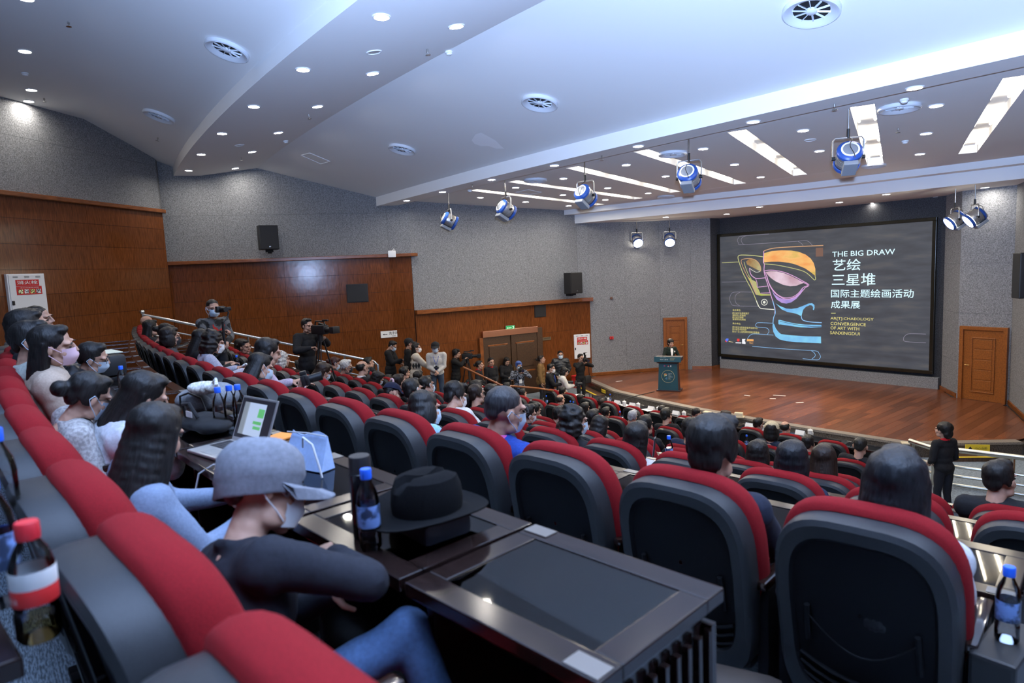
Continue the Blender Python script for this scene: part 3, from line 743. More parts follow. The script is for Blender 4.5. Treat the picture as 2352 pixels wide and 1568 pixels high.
# fire hydrant cabinets
def hydrant(a, b, x0, x1, y0, y1, off, label, textc, bottom=None):
    t, w_, h_ = wall_panel(a, b, x0, x1, y0, y1, 'hydrant_cabinet', label, 'cabinet', WHITE, off, group='fire hydrant cabinets')
    G().bbox((w_ / 2, h_ / 2, 0.0), (w_, h_, 0.06), 0.008).obj('body', WHITE, t)
    d = G().bbox((w_ / 2, h_ / 2, 0.035), (w_ * 0.94, h_ * 0.96, 0.02), 0.006).obj('door', WHITE, t)
    G().bbox((w_ * 0.07, h_ * 0.42, 0.05), (w_ * 0.06, h_ * 0.09, 0.03), 0.01).obj('handle', BLACK, d)
    for k in range(3):
        for q in range(3): G().box((w_ * (0.2 + 0.3 * k), h_ * (0.925 + 0.012 * q), 0.047), (w_ * 0.13, h_ * 0.004, 0.004)).obj('vent_slot', BLACK, d)
    s1 = G().box((w_ * 0.5, h_ * 0.815, 0.047), (w_ * 0.62, h_ * 0.13, 0.004)).obj('name_plate', RED, d)
    add_text('消火栓', w_ * 0.55, h_ * 0.075, M('label_white', (0.8, 0.8, 0.78), 0.6), t, (w_ * 0.22, h_ * 0.785, 0.052), bold=0.012)
    s2 = G().box((w_ * 0.53, h_ * 0.66, 0.047), (w_ * 0.68, h_ * 0.17, 0.004)).obj('instruction_plate', RED, d)
    add_text('消火栓使用说明', w_ * 0.5, h_ * 0.022, MATS['label_white'], t, (w_ * 0.28, h_ * 0.705, 0.052))
    for k in range(4): G().box((w_ * (0.29 + 0.16 * k), h_ * 0.642, 0.052), (w_ * 0.12, h_ * 0.085, 0.003)).obj('pictogram', M('pictogram_%d' % k, ((.7, .65, .3), (.6, .6, .6), (.7, .62, .2), (.5, .5, .5))[k], 0.6, noise=(0.05, 40, (1, 1, 1), 0.1)), t)
hydrant(A0, A1, 26, 98, 628, 745, 0.09, 'white fire hydrant cabinet on the wooden rear corner wall', RED)
hydrant(D0, D1, 1319, 1354, 766, 824, 0.05, 'white fire hydrant cabinet on the fabric wall by the stage steps', RED)
# alarm button and loose wire box
t, w_, h_ = wall_panel(D0, D1, 1400, 1408, 772, 779, 'alarm_button', 'small red fire alarm button on the grey wall', 'alarm', RED, 0.02)
G().bbox((w_ / 2, h_ / 2, 0.03), (w_, h_, 0.06), 0.01).obj('casing', RED, t); G().lathe([(0.02, 0.06), (0.018, 0.07)], (w_ / 2, h_ / 2, 0), 10).obj('button', BLACK, t)
t, w_, h_ = wall_panel(D0, D1, 1401, 1407, 681, 688, 'wire_outlet', 'small brown cable outlet on the grey stage wall', 'outlet', RED, 0.02)
G().lathe([(0.05, 0), (0.05, 0.02), (0.03, 0.03)], (w_ / 2, h_ / 2, 0), 12).obj('plate', M('rust', (.12, .06, .04), .7), t); G().tube([(w_ / 2, h_ / 2, .03), (w_, h_ * .2, .06), (w_ * .8, -h_ * .6, .02)], .005, 5).obj('wire', BLACK, t)
# double doors with copper header, exit sign, room plate
t, w_, h_ = wall_panel(C0, C1, 1114, 1231, 770, 912, 'door_1', 'dark double door with copper header under the exit sign', 'door', DOORDARK, 0.07)
del t['category']; struct(t); 
s0, zb = wl(1114, 912, C0, C1, 0.07); zb = 0.02 + 0.15; dh = (ZC - 2.13) - zb
_, zroot = wl(1114, 912, C0, C1, 0.07); y0 = zb - zroot
def dpart(x0, x1, z0, z1, th, z, name, mat, parent, bev=0.006): return G().bbox(((x0 + x1) / 2, (z0 + z1) / 2, z), (x1 - x0, z1 - z0, th), bev).obj(name, mat, parent)
dpart(-0.13, 0.0, y0, y0 + dh, 0.08, 0.03, 'jamb', WOODTRIM, t); dpart(w_, w_ + 0.22, y0, y0 + dh + 0.15, 0.08, 0.03, 'jamb', DOORDARK, t)
dpart(-0.02, w_ + 0.02, y0 + dh, y0 + dh + 0.2, 0.1, 0.05, 'header', COPPER, t)
for k in range(2):
    a = w_ * 0.5 * k; l = dpart(a + 0.01, a + w_ * 0.5 - 0.01, y0, y0 + dh, 0.05, 0.02 + 0.02 * k, 'door_leaf', DOORDARK, t)
    for q in range(2):
        zz0, zz1 = (y0 + dh * 0.5, y0 + dh * 0.86) if q else (y0 + dh * 0.08, y0 + dh * 0.42)
        dpart(a + w_ * 0.1, a + w_ * 0.42, zz0, zz1, 0.03, 0.05 + 0.02 * k, 'raised_panel', DOORDARK, l, 0.012)
        dpart(a + w_ * 0.08, a + w_ * 0.44, zz1 - 0.0, zz1 + 0.05, 0.025, 0.05 + 0.02 * k, 'molding', WOODTRIM, l, 0.01)
    G().cyl((w_ * 0.5 + (0.06 if k else -0.06), y0 + dh * 0.4, 0.1), (w_ * 0.5 + (0.06 if k else -0.06), y0 + dh * 0.52, 0.1), 0.015, 8).obj('handle', BRASS, l)
EXITG = M('exit_green', (0.01, 0.22, 0.06), 0.4, emit=(0.02, 0.45, 0.12), estr=0.35)
t, w_, h_ = wall_panel(C0, C1, 1160, 1181, 746, 758, 'exit_sign', 'green exit sign above the copper door header', 'sign', EXITG, 0.07)
G().bbox((w_ / 2, h_ / 2, 0.02), (w_, h_, 0.04), 0.005).obj('casing', CHROME, t); G().box((w_ / 2, h_ / 2, 0.042), (w_ * 0.92, h_ * 0.86, 0.004)).obj('face', EXITG, t)
EW = M('exit_white', (0.8, 0.9, 0.8), 0.5, emit=(0.8, 1, 0.85), estr=0.6)
add_text('出口 EXIT', w_ * 0.5, h_ * 0.34, EW, t, (w_ * 0.14, h_ * 0.32, 0.046)); G().prism([(0, 0), (1, 0), (1, 1), (0, 1), (0, .8), (.75, .8), (.75, .2), (0, .2)], 0.002, ((w_ * .74, h_ * .26, .045), (w_ * .13, 0, 0), (0, h_ * .5, 0), (0, 0, 1))).obj('pictogram', EW, t)
t, w_, h_ = wall_panel(C0, C1, 1246, 1265, 773, 782, 'room_plate', 'small brass room plate to the right of the double door', 'sign', BRASS, 0.06)
G().bbox((w_ / 2, h_ / 2, 0.008), (w_, h_, 0.016), 0.003).obj('plate', M('dull_brass', (.16, .12, .07), .4, metal=.5), t); add_text('消防控制', w_ * 0.7, h_ * 0.4, INK, t, (w_ * 0.15, h_ * 0.42, 0.018))

# stage doors
def stage_door(name, a, b, label, hand):
    o_, u, n = wframe(a, b, 0.03); W_ = (Vector(b) - Vector(a)).length
    t = bpy.data.objects.new(name, None); COL.objects.link(t); t.matrix_world = plane_matrix(o_ + Vector((0, 0, STG)), u, (0, 0, 1)); struct(t); t['label'] = label
    H_ = 1.93
    x0, x1 = 0.02, W_ - 0.02; f = 0.09
    dpart(x0, x0 + f, 0, H_, 0.1, 0.02, 'jamb', DOORWOOD, t); dpart(x1 - f, x1, 0, H_, 0.1, 0.02, 'jamb', DOORWOOD, t); dpart(x0 + f, x1 - f, H_ - f, H_, 0.1, 0.02, 'header', DOORWOOD, t)
    l = dpart(x0 + f, x1 - f, 0.01, H_ - f, 0.04, 0.0, 'door_leaf', DOORWOOD, t)
    iw = x1 - x0 - 2 * f; px0 = x0 + f + iw * 0.2; px1 = x1 - f - iw * 0.2
    for (xa, xb, za, zb_) in ((px0, px1, 0.22, 0.25), (px0, px1, 1.62, 1.65), (px0, px0 + 0.03, 0.25, 1.62), (px1 - 0.03, px1, 0.25, 1.62)): dpart(xa, xb, za, zb_, 0.03, 0.03, 'molding', DOORWOOD, l, 0.008)
    for k in range(5): dpart(px0 + 0.07, px1 - 0.07, 0.30 + k * 0.265, 0.30 + k * 0.265 + 0.24, 0.016, 0.025, 'raised_panel', DOORWOOD, l, 0.006)
    hx = x0 + f + 0.06 if hand < 0 else x1 - f - 0.06
    G().cyl((hx, 0.92, 0.06), (hx - hand * 0.1, 0.92, 0.06), 0.011, 8).cyl((hx, 0.92, 0.02), (hx, 0.92, 0.06), 0.01, 8).obj('handle', BRASS, l)
stage_door('door_2', (Vector(D1) + (Vector(D2) - Vector(D1)).normalized() * 0.06)[:], (Vector(D2) - (Vector(D2) - Vector(D1)).normalized() * 0.16)[:], 'orange wooden stage door behind the lectern', 1)
stage_door('door_3', (Vector(H0) + (Vector(H1) - Vector(H0)).normalized() * 0.05)[:], (Vector(H1) - (Vector(H1) - Vector(H0)).normalized() * 0.02)[:], 'orange wooden stage door to the right of the screen', -1)
# white vent grille low on the back wall
c0 = at_y(1634, 829, 20.9); c1 = at_y(1657, 816, 20.9)
t = thing('wall_vent', 'white framed air vent low on the wall beside the screen', 'air vent', (c0.x, 20.88, c0.z)); w_, h_ = c1.x - c0.x, c1.z - c0.z
for bx in (((w_ / 2, 0, 0.02), (w_, .04, .04)), ((w_ / 2, 0, h_ - 0.02), (w_, .04, .04)), ((0.02, 0, h_ / 2), (.04, .04, h_)), ((w_ - 0.02, 0, h_ / 2), (.04, .04, h_))): G().box(*bx).obj('frame', WHITE, t)
for k in range(4): G().box((w_ / 2, 0, h_ * (0.25 + 0.16 * k)), (w_ * 0.85, 0.02, 0.02)).obj('slat', GREYP, t)

# ================================================================== THE BIG SCREEN
YS = 20.72
SX0, SZ0 = at_y(1656, 812, YS)[0], at_y(1656, 812, YS)[2]; SX1, SZ1 = at_y(2143, 507, YS)[0], at_y(1657, 544, YS)[2]
scr = thing('led_screen', 'huge dark LED wall screen with colourful mask artwork and titles', 'screen', ((SX0 + SX1) / 2, YS, SZ0))
def SP(px, py):
    p = at_y(px, py, YS); return (p.x - (SX0 + SX1) / 2, p.z - SZ0)
SW, SH = SX1 - SX0, SZ1 - SZ0
def m_scr(name, col, k=1.0, noise=None):
    m = bpy.data.materials.new(name); m.use_nodes = True; t = m.node_tree; t.nodes.clear()
    out = t.nodes.new('ShaderNodeOutputMaterial'); e = t.nodes.new('ShaderNodeEmission'); e.inputs[0].default_value = (*col, 1); e.inputs[1].default_value = k
    gl = t.nodes.new('ShaderNodeBsdfGlossy'); gl.inputs['Roughness'].default_value = 0.5; gl.inputs[0].default_value = (0.04, 0.04, 0.04, 1)
    ad = t.nodes.new('ShaderNodeAddShader'); t.links.new(e.outputs[0], ad.inputs[0]); t.links.new(gl.outputs[0], ad.inputs[1]); t.links.new(ad.outputs[0], out.inputs[0])
    if noise:
        tc = t.nodes.new('ShaderNodeTexCoord'); mp = t.nodes.new('ShaderNodeMapping'); mp.inputs['Scale'].default_value = noise[1]; n = t.nodes.new('ShaderNodeTexNoise'); n.inputs['Scale'].default_value = noise[0]; n.inputs['Detail'].default_value = 6
        t.links.new(tc.outputs['Object'], mp.inputs[0]); t.links.new(mp.outputs[0], n.inputs[0]); r = t.nodes.new('ShaderNodeValToRGB')
        r.color_ramp.elements[0].position = 0.35; r.color_ramp.elements[1].position = 0.68
        r.color_ramp.elements[0].color = (*noise[2], 1); r.color_ramp.elements[1].color = (*noise[3], 1)
        if len(noise) > 4: el = r.color_ramp.elements.new(0.52); el.color = (*noise[4], 1)
        t.links.new(n.outputs[0], r.inputs[0]); t.links.new(r.outputs[0], e.inputs[0])
    return m
SBG = m_scr('screen_slate', (0.06, 0.065, 0.075), 0.80, (1.6, (0.6, 1, 3), (0.048, 0.050, 0.062), (0.092, 0.090, 0.096), (0.062, 0.068, 0.085)))
G().box((0, 0.03, SH / 2), (SW, 0.05, SH)).obj('display', SBG, scr)
FRM = M('screen_frame', (0.02, 0.018, 0.012), 0.25, metal=0.3)
for c, d in (((0, 0.02, -0.05), (SW + 0.2, 0.12, 0.1)), ((0, 0.02, SH + 0.05), (SW + 0.2, 0.12, 0.1)), ((-SW / 2 - 0.05, 0.02, SH / 2), (0.1, 0.12, SH)), ((SW / 2 + 0.05, 0.02, SH / 2), (0.1, 0.12, SH))): G().bbox(c, d, 0.01).obj('frame', FRM, scr)
ART = {'or': m_scr('art_orange', (0.9, 0.4, 0.1), 0.75, (1.2, (1, 1, 2.5), (0.95, 0.36, 0.10), (0.55, 0.45, 0.08), (0.98, 0.55, 0.18))), 'pk': m_scr('art_pink', (0.8, 0.5, 0.6), 0.7, (1.4, (1, 1, 1), (0.55, 0.30, 0.38), (0.95, 0.75, 0.88))),
       'pu': m_scr('art_purple', (0.5, 0.35, 0.9), 0.7, (1.5, (1, 1, 1), (0.32, 0.28, 0.72), (0.75, 0.42, 0.9))), 'tan': m_scr('art_tan', (0.5, 0.35, 0.12), 0.7, (2, (1, 1, 1), (0.35, 0.16, 0.05), (0.55, 0.50, 0.25))),
       'gr': m_scr('art_lime', (0.55, 0.7, 0.08), 0.7, (2, (1, 1, 1), (0.50, 0.62, 0.06), (0.62, 0.40, 0.42))), 'bl': m_scr('art_blue', (0.2, 0.6, 0.95), 0.75, (1.5, (1, 1, 1), (0.16, 0.42, 0.85), (0.30, 0.80, 1.0))),
       'lo': m_scr('line_orange', (0.9, 0.5, 0.25), 0.6), 'lp': m_scr('line_pink', (0.85, 0.45, 0.8), 0.7), 'ly': m_scr('line_yellow', (0.75, 0.75, 0.3), 0.6), 'lb': m_scr('line_blue', (0.3, 0.6, 1.0), 0.75),
       'ld': m_scr('line_dim', (0.28, 0.26, 0.34), 0.7), 'lw': m_scr('line_white', (0.85, 0.85, 0.75), 0.8), 'ti': m_scr('title_cyan', (0.62, 0.88, 1.0), 1.0), 'ye': m_scr('caption_yellow', (0.85, 0.75, 0.25), 0.8),
       'br': m_scr('art_brown', (0.22, 0.12, 0.09), 0.7), 'red': m_scr('logo_red', (0.8, 0.05, 0.05), 0.8), 'wh': m_scr('logo_white', (0.9, 0.9, 0.95), 0.8), 'bl2': m_scr('logo_blue', (0.1, 0.2, 0.9), 0.8), 'dk': SBG}
def c1(p): return (1650 + p[0] / 8.96, 530 + p[1] / 8.96)
def c2(p): return (1650 + p[0] / 8.96, 690 + p[1] / 8.96)
zlev = [0.0]
def art_fill(f, pts, mat, name='artwork'):
    zlev[0] += 0.0004
    P = [SP(*f(p)) for p in pts]
    G().prism(P, -0.002, ((0, 0.004 - zlev[0], 0), (1, 0, 0), (0, 0, 1), (0, 1, 0))).obj(name, ART[mat], scr)
def art_line(f, pts, wd, mat, name='artwork_line'):
    zlev[0] += 0.0004
    P = [Vector(SP(*f(p))) for p in pts]
    Q = []                                        # smooth the polyline
    for i in range(len(P) - 1):
        a, b, c, d = P[max(i - 1, 0)], P[i], P[i + 1], P[min(i + 2, len(P) - 1)]
        for k in range(4):
            s = k / 4; Q.append(0.5 * ((2 * b) + (-a + c) * s + (2 * a - 5 * b + 4 * c - d) * s * s + (-a + 3 * b - 3 * c + d) * s ** 3))
    Q.append(P[-1]); g = G(); L = []
    for i, p in enumerate(Q):
        d = (Q[min(i + 1, len(Q) - 1)] - Q[max(i - 1, 0)]); d = d.normalized() if d.length > 1e-9 else Vector((1, 0)); n = Vector((-d.y, d.x)) * wd / 2
        L.append([(p.x + n.x, 0.004 - zlev[0], p.y + n.y), (p.x - n.x, 0.004 - zlev[0], p.y - n.y)])
    g.ring(L, 0, cap=False, close=False); g.obj(name, ART[mat], scr)
art_fill(c1, [(940, 460), (1100, 415), (1300, 400), (1500, 405), (1650, 430), (1800, 490), (1900, 570), (1960, 660), (1995, 780), (1998, 930), (1900, 850), (1780, 770), (1600, 695), (1450, 655), (1250, 635), (1100, 635), (930, 650)], 'or')
art_fill(c1, [(970, 845), (1080, 830), (1200, 835), (1350, 870), (1500, 930), (1640, 1000), (1760, 1070), (1600, 1130), (1480, 1140), (1330, 1110), (1180, 1040), (1080, 970), (1000, 890)], 'pk')
art_fill(c1, [(1100, 1220), (1160, 1310), (1260, 1380), (1380, 1405), (1450, 1405), (1560, 1370), (1650, 1290), (1750, 1170), (1700, 1290), (1600, 1400), (1500, 1470), (1400, 1497), (1300, 1480), (1200, 1410), (1140, 1320)], 'pu')
art_fill(c1, [(590, 690), (570, 630), (640, 575), (720, 580), (800, 620), (850, 690), (875, 780), (872, 835), (780, 790), (650, 725)], 'tan')
art_fill(c1, [(590, 930), (700, 1010), (780, 1050), (795, 1150), (830, 1210), (870, 1295), (950, 1300), (1075, 1305), (1080, 1330), (880, 1335), (770, 1310), (720, 1180)], 'gr')
art_fill(c2, [(1180, 60), (1260, 110), (1400, 165), (1500, 172), (1620, 155), (1740, 110), (1860, 60), (1930, 55), (1975, 90), (1980, 150), (1965, 195), (1945, 190), (1950, 130), (1920, 100), (1880, 95), (1800, 130), (1745, 190), (1725, 260), (1710, 320), (1600, 270), (1500, 250), (1420, 235), (1300, 180)], 'bl')
art_fill(c2, [(1235, 400), (1262, 395), (1400, 435), (1600, 475), (1800, 495), (2120, 500), (2120, 545), (1900, 560), (1700, 550), (1500, 525), (1270, 490), (1250, 495), (1235, 480)], 'bl')
art_fill(c2, [(1120, 470), (1145, 480), (1180, 570), (1240, 650), (1290, 690), (1500, 715), (1800, 735), (2110, 740), (2115, 880), (1900, 870), (1600, 855), (1400, 835), (1260, 800), (1180, 740), (1130, 640), (1115, 540)], 'bl')
art_fill(c1, [(2005, 350), (2155, 345), (2155, 525), (2005, 530)], 'br')
LT, LK = 0.014, 0.026
for f, pts, wd, m in [(c1, [(930, 420), (1000, 390), (1150, 355), (1400, 335), (1700, 320), (2160, 300)], LK, 'lo'), (c1, [(930, 420), (935, 455), (925, 640), (945, 680), (940, 830), (970, 960), (1030, 1150), (1080, 1320), (1130, 1480), (1165, 1600), (1160, 1700)], LK, 'lp'),
        (c2, [(1120, 0), (1160, 170), (1170, 260), (1135, 360), (1125, 470)], LK, 'lb'), (c1, [(1040, 65), (500, 105), (420, 140), (395, 195), (420, 260), (470, 285), (1040, 250), (1600, 215), (1790, 200), (1870, 230), (1940, 305)], LT, 'ld'), (c1, [(560, 105), (490, 140), (470, 195), (500, 260), (540, 280)], LT, 'ld'), (c1, [(1640, 215), (1710, 260), (1750, 315)], LT, 'ld'),
        (c1, [(925, 535), (750, 510), (600, 500), (470, 498), (415, 515), (405, 560), (430, 650), (500, 850), (600, 1050), (700, 1240), (780, 1430), (840, 1568)], LK, 'ly'), (c2, [(780, 0), (820, 100), (850, 140), (900, 165), (1150, 185)], LK, 'lw'),
        (c1, [(870, 835), (875, 780), (850, 690), (780, 610), (700, 575), (600, 570), (500, 585), (470, 620), (490, 700), (560, 860), (640, 1010), (740, 1230), (780, 1310)], LT * 1.3, 'lo'), (c1, [(530, 640), (560, 750), (620, 900), (680, 990)], LT * 1.3, 'ly'), (c1, [(645, 765), (655, 860), (700, 930), (790, 980), (960, 965)], LK, 'lp'), (c1, [(640, 765), (700, 810), (780, 850), (860, 835)], LT, 'lw'),
        (c1, [(770, 985), (800, 1080), (800, 1160)], LT * 1.3, 'lp'), (c1, [(800, 1160), (1015, 1135)], LT * 1.3, 'lp'), (c1, [(870, 1280), (1060, 1275)], LT * 1.4, 'lp'), (c1, [(75, 655), (425, 640)], LT, 'ly'), (c1, [(75, 1055), (580, 1045)], LT, 'ld'),
        (c1, [(700, 1260), (340, 1260), (260, 1310), (235, 1400), (260, 1480), (340, 1540), (820, 1548)], LT, 'ld'), (c1, [(450, 1260), (370, 1310), (345, 1400), (370, 1490), (440, 1540)], LT, 'ld'),
        (c1, [(945, 680), (1150, 695), (1400, 740), (1600, 785), (1750, 830), (1850, 890), (1950, 985), (1985, 1010), (2005, 980), (1990, 930)], LT * 1.5, 'ly'),
        (c1, [(945, 825), (1030, 810), (1150, 812), (1350, 850), (1550, 930), (1700, 1010), (1865, 1110), (1790, 1170), (1740, 1230), (1650, 1320), (1560, 1370), (1420, 1405), (1300, 1370), (1180, 1290), (1090, 1180), (1030, 1050), (985, 900), (955, 840)], LT * 1.6, 'lp'),
        (c1, [(1000, 920), (1040, 1060), (1110, 1190), (1220, 1310), (1340, 1370), (1450, 1375), (1560, 1345), (1660, 1270), (1740, 1170), (1840, 1110), (1650, 1020)], LT * 1.5, 'lp'),
        (c1, [(948 + 60 * math.cos(a / 3), 1468 + 60 * math.sin(a / 3)) for a in range(20)], LT * 1.6, 'lw'),
        (c2, [(1120, 465), (830, 455), (780, 480), (770, 510), (790, 540), (860, 552), (980, 560), (1030, 590), (1045, 640), (1010, 695)], LT, 'lb'), (c2, [(1140, 710), (850, 690), (700, 690), (630, 740), (600, 800)], LT, 'lb'),
        (c2, [(700, 940), (1100, 975), (1600, 1010), (2000, 1035), (2070, 1080), (2105, 1150), (2080, 1200), (2020, 1220), (1740, 1195)], LT, 'lb'), (c2, [(1920, 1035), (1980, 1080), (1995, 1140), (1930, 1200)], LT, 'lb'),
        (c2, [(1710, 320), (1720, 370), (1760, 410), (1900, 440), (2130, 455)], LK, 'lb'), (c2, [(1270, 425), (1600, 495), (1900, 530), (2120, 535)], LT, 'dk'), (lambda p: p, [(2127, 767), (2090, 766), (2079, 771), (2076, 777), (2081, 784), (2127, 787)], LT, 'ld')]:
    art_line(f, pts, wd, m)
art_fill(c1, [(948 + 28 * math.cos(a / 3), 1468 + 28 * math.sin(a / 3)) for a in range(19)], 'lw')
def scr_text(body, bl, xr, yt, mat, name='caption', bold=0.0):
    x0, z0 = SP(*bl); x1 = SP(xr, bl[1])[0]; z1 = SP(bl[0], yt)[1]
    zlev[0] += 0.0002
    return add_text(body, x1 - x0, z1 - z0, ART[mat], scr, (x0, 0.003 - zlev[0], z0), name, bold, (math.pi / 2, 0, 0))
for a in [('THE BIG DRAW', (1912, 590), 2056, 578, 'ti', 'title', 0.006), ('艺绘', (1913, 622), 1977, 596, 'ti', 'title', 0.006), ('三星堆', (1911, 656), 2011, 629, 'ti', 'title', 0.006), ('国际主题绘画活动', (1909, 683), 2099, 664.5, 'ti', 'title', 0.006), ('成果展', (1909, 708), 1976, 690, 'ti', 'title', 0.006),
          ('AR[T]:CHAEOLOGY', (1908, 735), 2007, 727.5, 'ye'), ('CONVERGENCE', (1908, 746), 1989, 739, 'ye'), ('OF ART WITH', (1908, 756), 1974, 749, 'ye'), ('SANXINGDUI', (1907, 767), 1975, 760, 'ye'),
          ('主办单位:', (1683, 714), 1702, 709.5, 'ye'), ('四川省文化和旅游厅', (1683, 721), 1721, 716.5, 'ye'), ('德阳市人民政府', (1683, 725.8), 1713, 721.6, 'ye'), ('四川省文物局', (1683, 730.4), 1708, 726.2, 'ye'), ('香港贸易发展局', (1683, 735), 1713, 730.8, 'ye'),
          ('承办单位:', (1683, 744.5), 1702, 740.2, 'ye'), ('四川省文化和旅游宣传信息中心', (1683, 753), 1741, 748.5, 'ye'), ('四川省艺术研究院', (1683, 757.6), 1715, 753.3, 'ye'), ('四川广汉三星堆博物馆景区管委会', (1683, 763), 1745, 758.4, 'ye')]:
    scr_text(*a)
for f, pts, m in [(c2, [(150, 800), (180, 775), (215, 785), (210, 815), (180, 850), (150, 845)], 'bl2'), (c2, [(145, 820), (170, 825), (180, 852), (150, 845)], 'red'), (c2, [(220, 830), (320, 855), (300, 862), (215, 845)], 'gr'), (c2, [(390, 785), (440, 785), (440, 835), (415, 842), (390, 835)], 'red'), (c2, [(360, 858), (480, 862), (480, 880), (360, 876)], 'wh'),
                  (c2, [(495, 790), (565, 790), (545, 825), (565, 860), (563, 892), (495, 885)], 'wh'), (c2, [(593, 793), (730, 797), (728, 838), (593, 835)], 'or')]:
    art_fill(f, pts, m, 'logo')
scr_text('TDC', (1721.5, 789), 1731, 785, 'or', 'logo'); art_line(lambda p: p, [(1909.5, 719), (1920, 719)], 0.02, 'ly')

# ================================================================== CHAIRS
SHELL = M('grey_chair_shell', (0.024, 0.025, 0.027), 0.45, spec=0.35, noise=(0.2, 400, (1, 1, 1), 0.8), bump=0.1)
SHELLB = M('black_chair_panel', (0.004, 0.0042, 0.005), 0.6, spec=0.2)
REDF = M('red_chair_fabric', (0.19, 0.006, 0.009), 0.9, noise=(0.25, 300, (1, 1, 1), 0.75), bump=0.2, spec=0.2)
ARMW = M('dark_lacquered_wood', (0.018, 0.008, 0.006), 0.12, noise=(0.2, 8, (1, 8, 1), 0.7), coat=0.5)
def outline(n=44):
    P = []
    for i in range(n):
        a = 2 * math.pi * i / n; c, s = math.cos(a), math.sin(a)
        if s >= 0: e, A, B = 3.4, 0.275, 0.31
        else: e, A, B = 7.0, 0.255, 0.40
        A = 0.275 if s >= 0 else 0.275 - 0.035 * min(1, -s)
        x = A * math.copysign(abs(c) ** (2 / e), c); z = B * math.copysign(abs(s) ** (2 / e), s)
        P.append((x, z))
    return P
OUT = outline()
def back_pt(x, z, dy): return (x, -0.145 - (z - 0.30) * 0.19 + 0.22 * x * x + dy, z)
def back_loop(s, dy, dz=0.0, sz=None): 
    return [back_pt(x * s, 0.70 + z * (sz or s) + dz, dy) for x, z in OUT]
def chair_meshes():
    m = {}
    g = G(); g.ring([back_loop(0.80, -0.018), back_loop(0.93, -0.024), back_loop(0.985, -0.012), back_loop(1.0, 0.015), back_loop(1.0, 0.085), back_loop(0.9, 0.1)], 0, cap=False)
    m['back_shell'] = g.mesh('back_shell', SHELL, True)
    g = G(); g.ring([back_loop(0.02, 0.004), back_loop(0.4, 0.004), back_loop(0.76, 0.002), back_loop(0.80, -0.018)], 0, cap=False)
    for k in range(4):
        z = 0.40 + k * 0.035; pts = [back_pt(x, z - 0.05 * (1 - (x / 0.2) ** 2), -0.006) for x in [-0.2 + 0.05 * i for i in range(9)]]; g.tube(pts, 0.007, 6)
    for sx in (-1, 1): g.tube([back_pt(sx * 0.17, 0.56, -0.004), back_pt(sx * 0.165, 0.69, -0.008)], 0.010, 6)
    g.tube([back_pt(-0.165 + 0.033 * i, 0.66 - 0.10 * math.sin(math.pi * i / 10), -0.012) for i in range(11)], 0.003, 5)
    m['back_panel'] = g.mesh('back_panel', SHELLB, True)
    g = G(); g.ring([back_loop(0.97, 0.07, 0.012), back_loop(1.02, 0.08, 0.013), back_loop(1.04, 0.095, 0.014), back_loop(1.05, 0.118, 0.016), back_loop(1.047, 0.138, 0.016), back_loop(1.03, 0.158, 0.015), back_loop(1.0, 0.174, 0.013), back_loop(0.95, 0.187, 0.011), back_loop(0.86, 0.197, 0.01), back_loop(0.7, 0.203, 0.008), back_loop(0.4, 0.203, 0.004), back_loop(0.02, 0.2)], 0, cap=False)
    m['back_cushion'] = g.mesh('back_cushion', REDF, 2)
    g = G(); g.bbox((0, 0.10, 0.43), (0.50, 0.46, 0.13), 0.05); m['seat_cushion'] = g.mesh('seat_cushion', REDF, True)
    g = G(); g.bbox((0, 0.09, 0.345), (0.48, 0.42, 0.05), 0.02); m['seat_pan'] = g.mesh('seat_pan', SHELL, True)
    g = G(); g.bbox((0, 0, 0), (0.05, 0.36, 0.035), 0.012); m['arm_pad'] = g.mesh('arm_pad', ARMW, True)
    g = G(); g.bbox((0, 0, -0.19), (0.045, 0.30, 0.34), 0.012).bbox((0, -0.04, -0.5), (0.05, 0.12, 0.30), 0.01).bbox((0, -0.02, -0.645), (0.07, 0.30, 0.03), 0.008); m['arm'] = g.mesh('arm', SHELLB, True)
    return m
CM = chair_meshes()
def chair(x, y, z, rz, label, group):
    t = thing('auditorium_chair', label, 'chair', (x, y, z), rz, group)
    t.scale = (1, 1, 1.0 if z > ZC - 1.6 else 1.07)
    for k in ('back_shell', 'back_panel', 'back_cushion', 'seat_cushion', 'seat_pan'): link(k, CM[k], t)
    for sx in (-1, 1):
        a = link('arm', CM['arm'], t, (sx * 0.282, 0.04, 0.66)); link('arm_pad', CM['arm_pad'], a, (0, 0, 0.0))
    return t
SEATS = {}
ROWN = {0: 'rear row by the camera', 1: 'row behind the striped desk', 2: 'second row ahead of the camera', 3: 'third row ahead of the camera', 4: 'fourth row ahead of the camera', 5: 'row just behind the front row', 6: 'front row below the stage'}
SEATX = {0: [-0.80 - 0.615 * i for i in range(16)], 1: [-0.90 - 0.637 * i for i in range(24)], 2: [-0.82 - 0.64 * i for i in range(22)], 3: [-0.62 - 0.64 * i for i in range(23)], 4: [-1.19 - 0.64 * i for i in range(22)], 5: [-4.28 - 0.65 * i for i in range(17)], 6: [-5.45 - 0.79 * i for i in range(11)]}
for r, X in SEATX.items():
    SEATS[r] = []
    for i, x in enumerate(X):
        y = ytop(r, x) + (0.05 if r == 0 else 0.15)
        chair(x, y, ZF[r], rface(x, r), 'red-cushioned grey auditorium chair, %s from the right in the %s' % (ordinal(i), ROWN[r]), 'chairs in the ' + ROWN[r])
        SEATS[r].append((x, y))

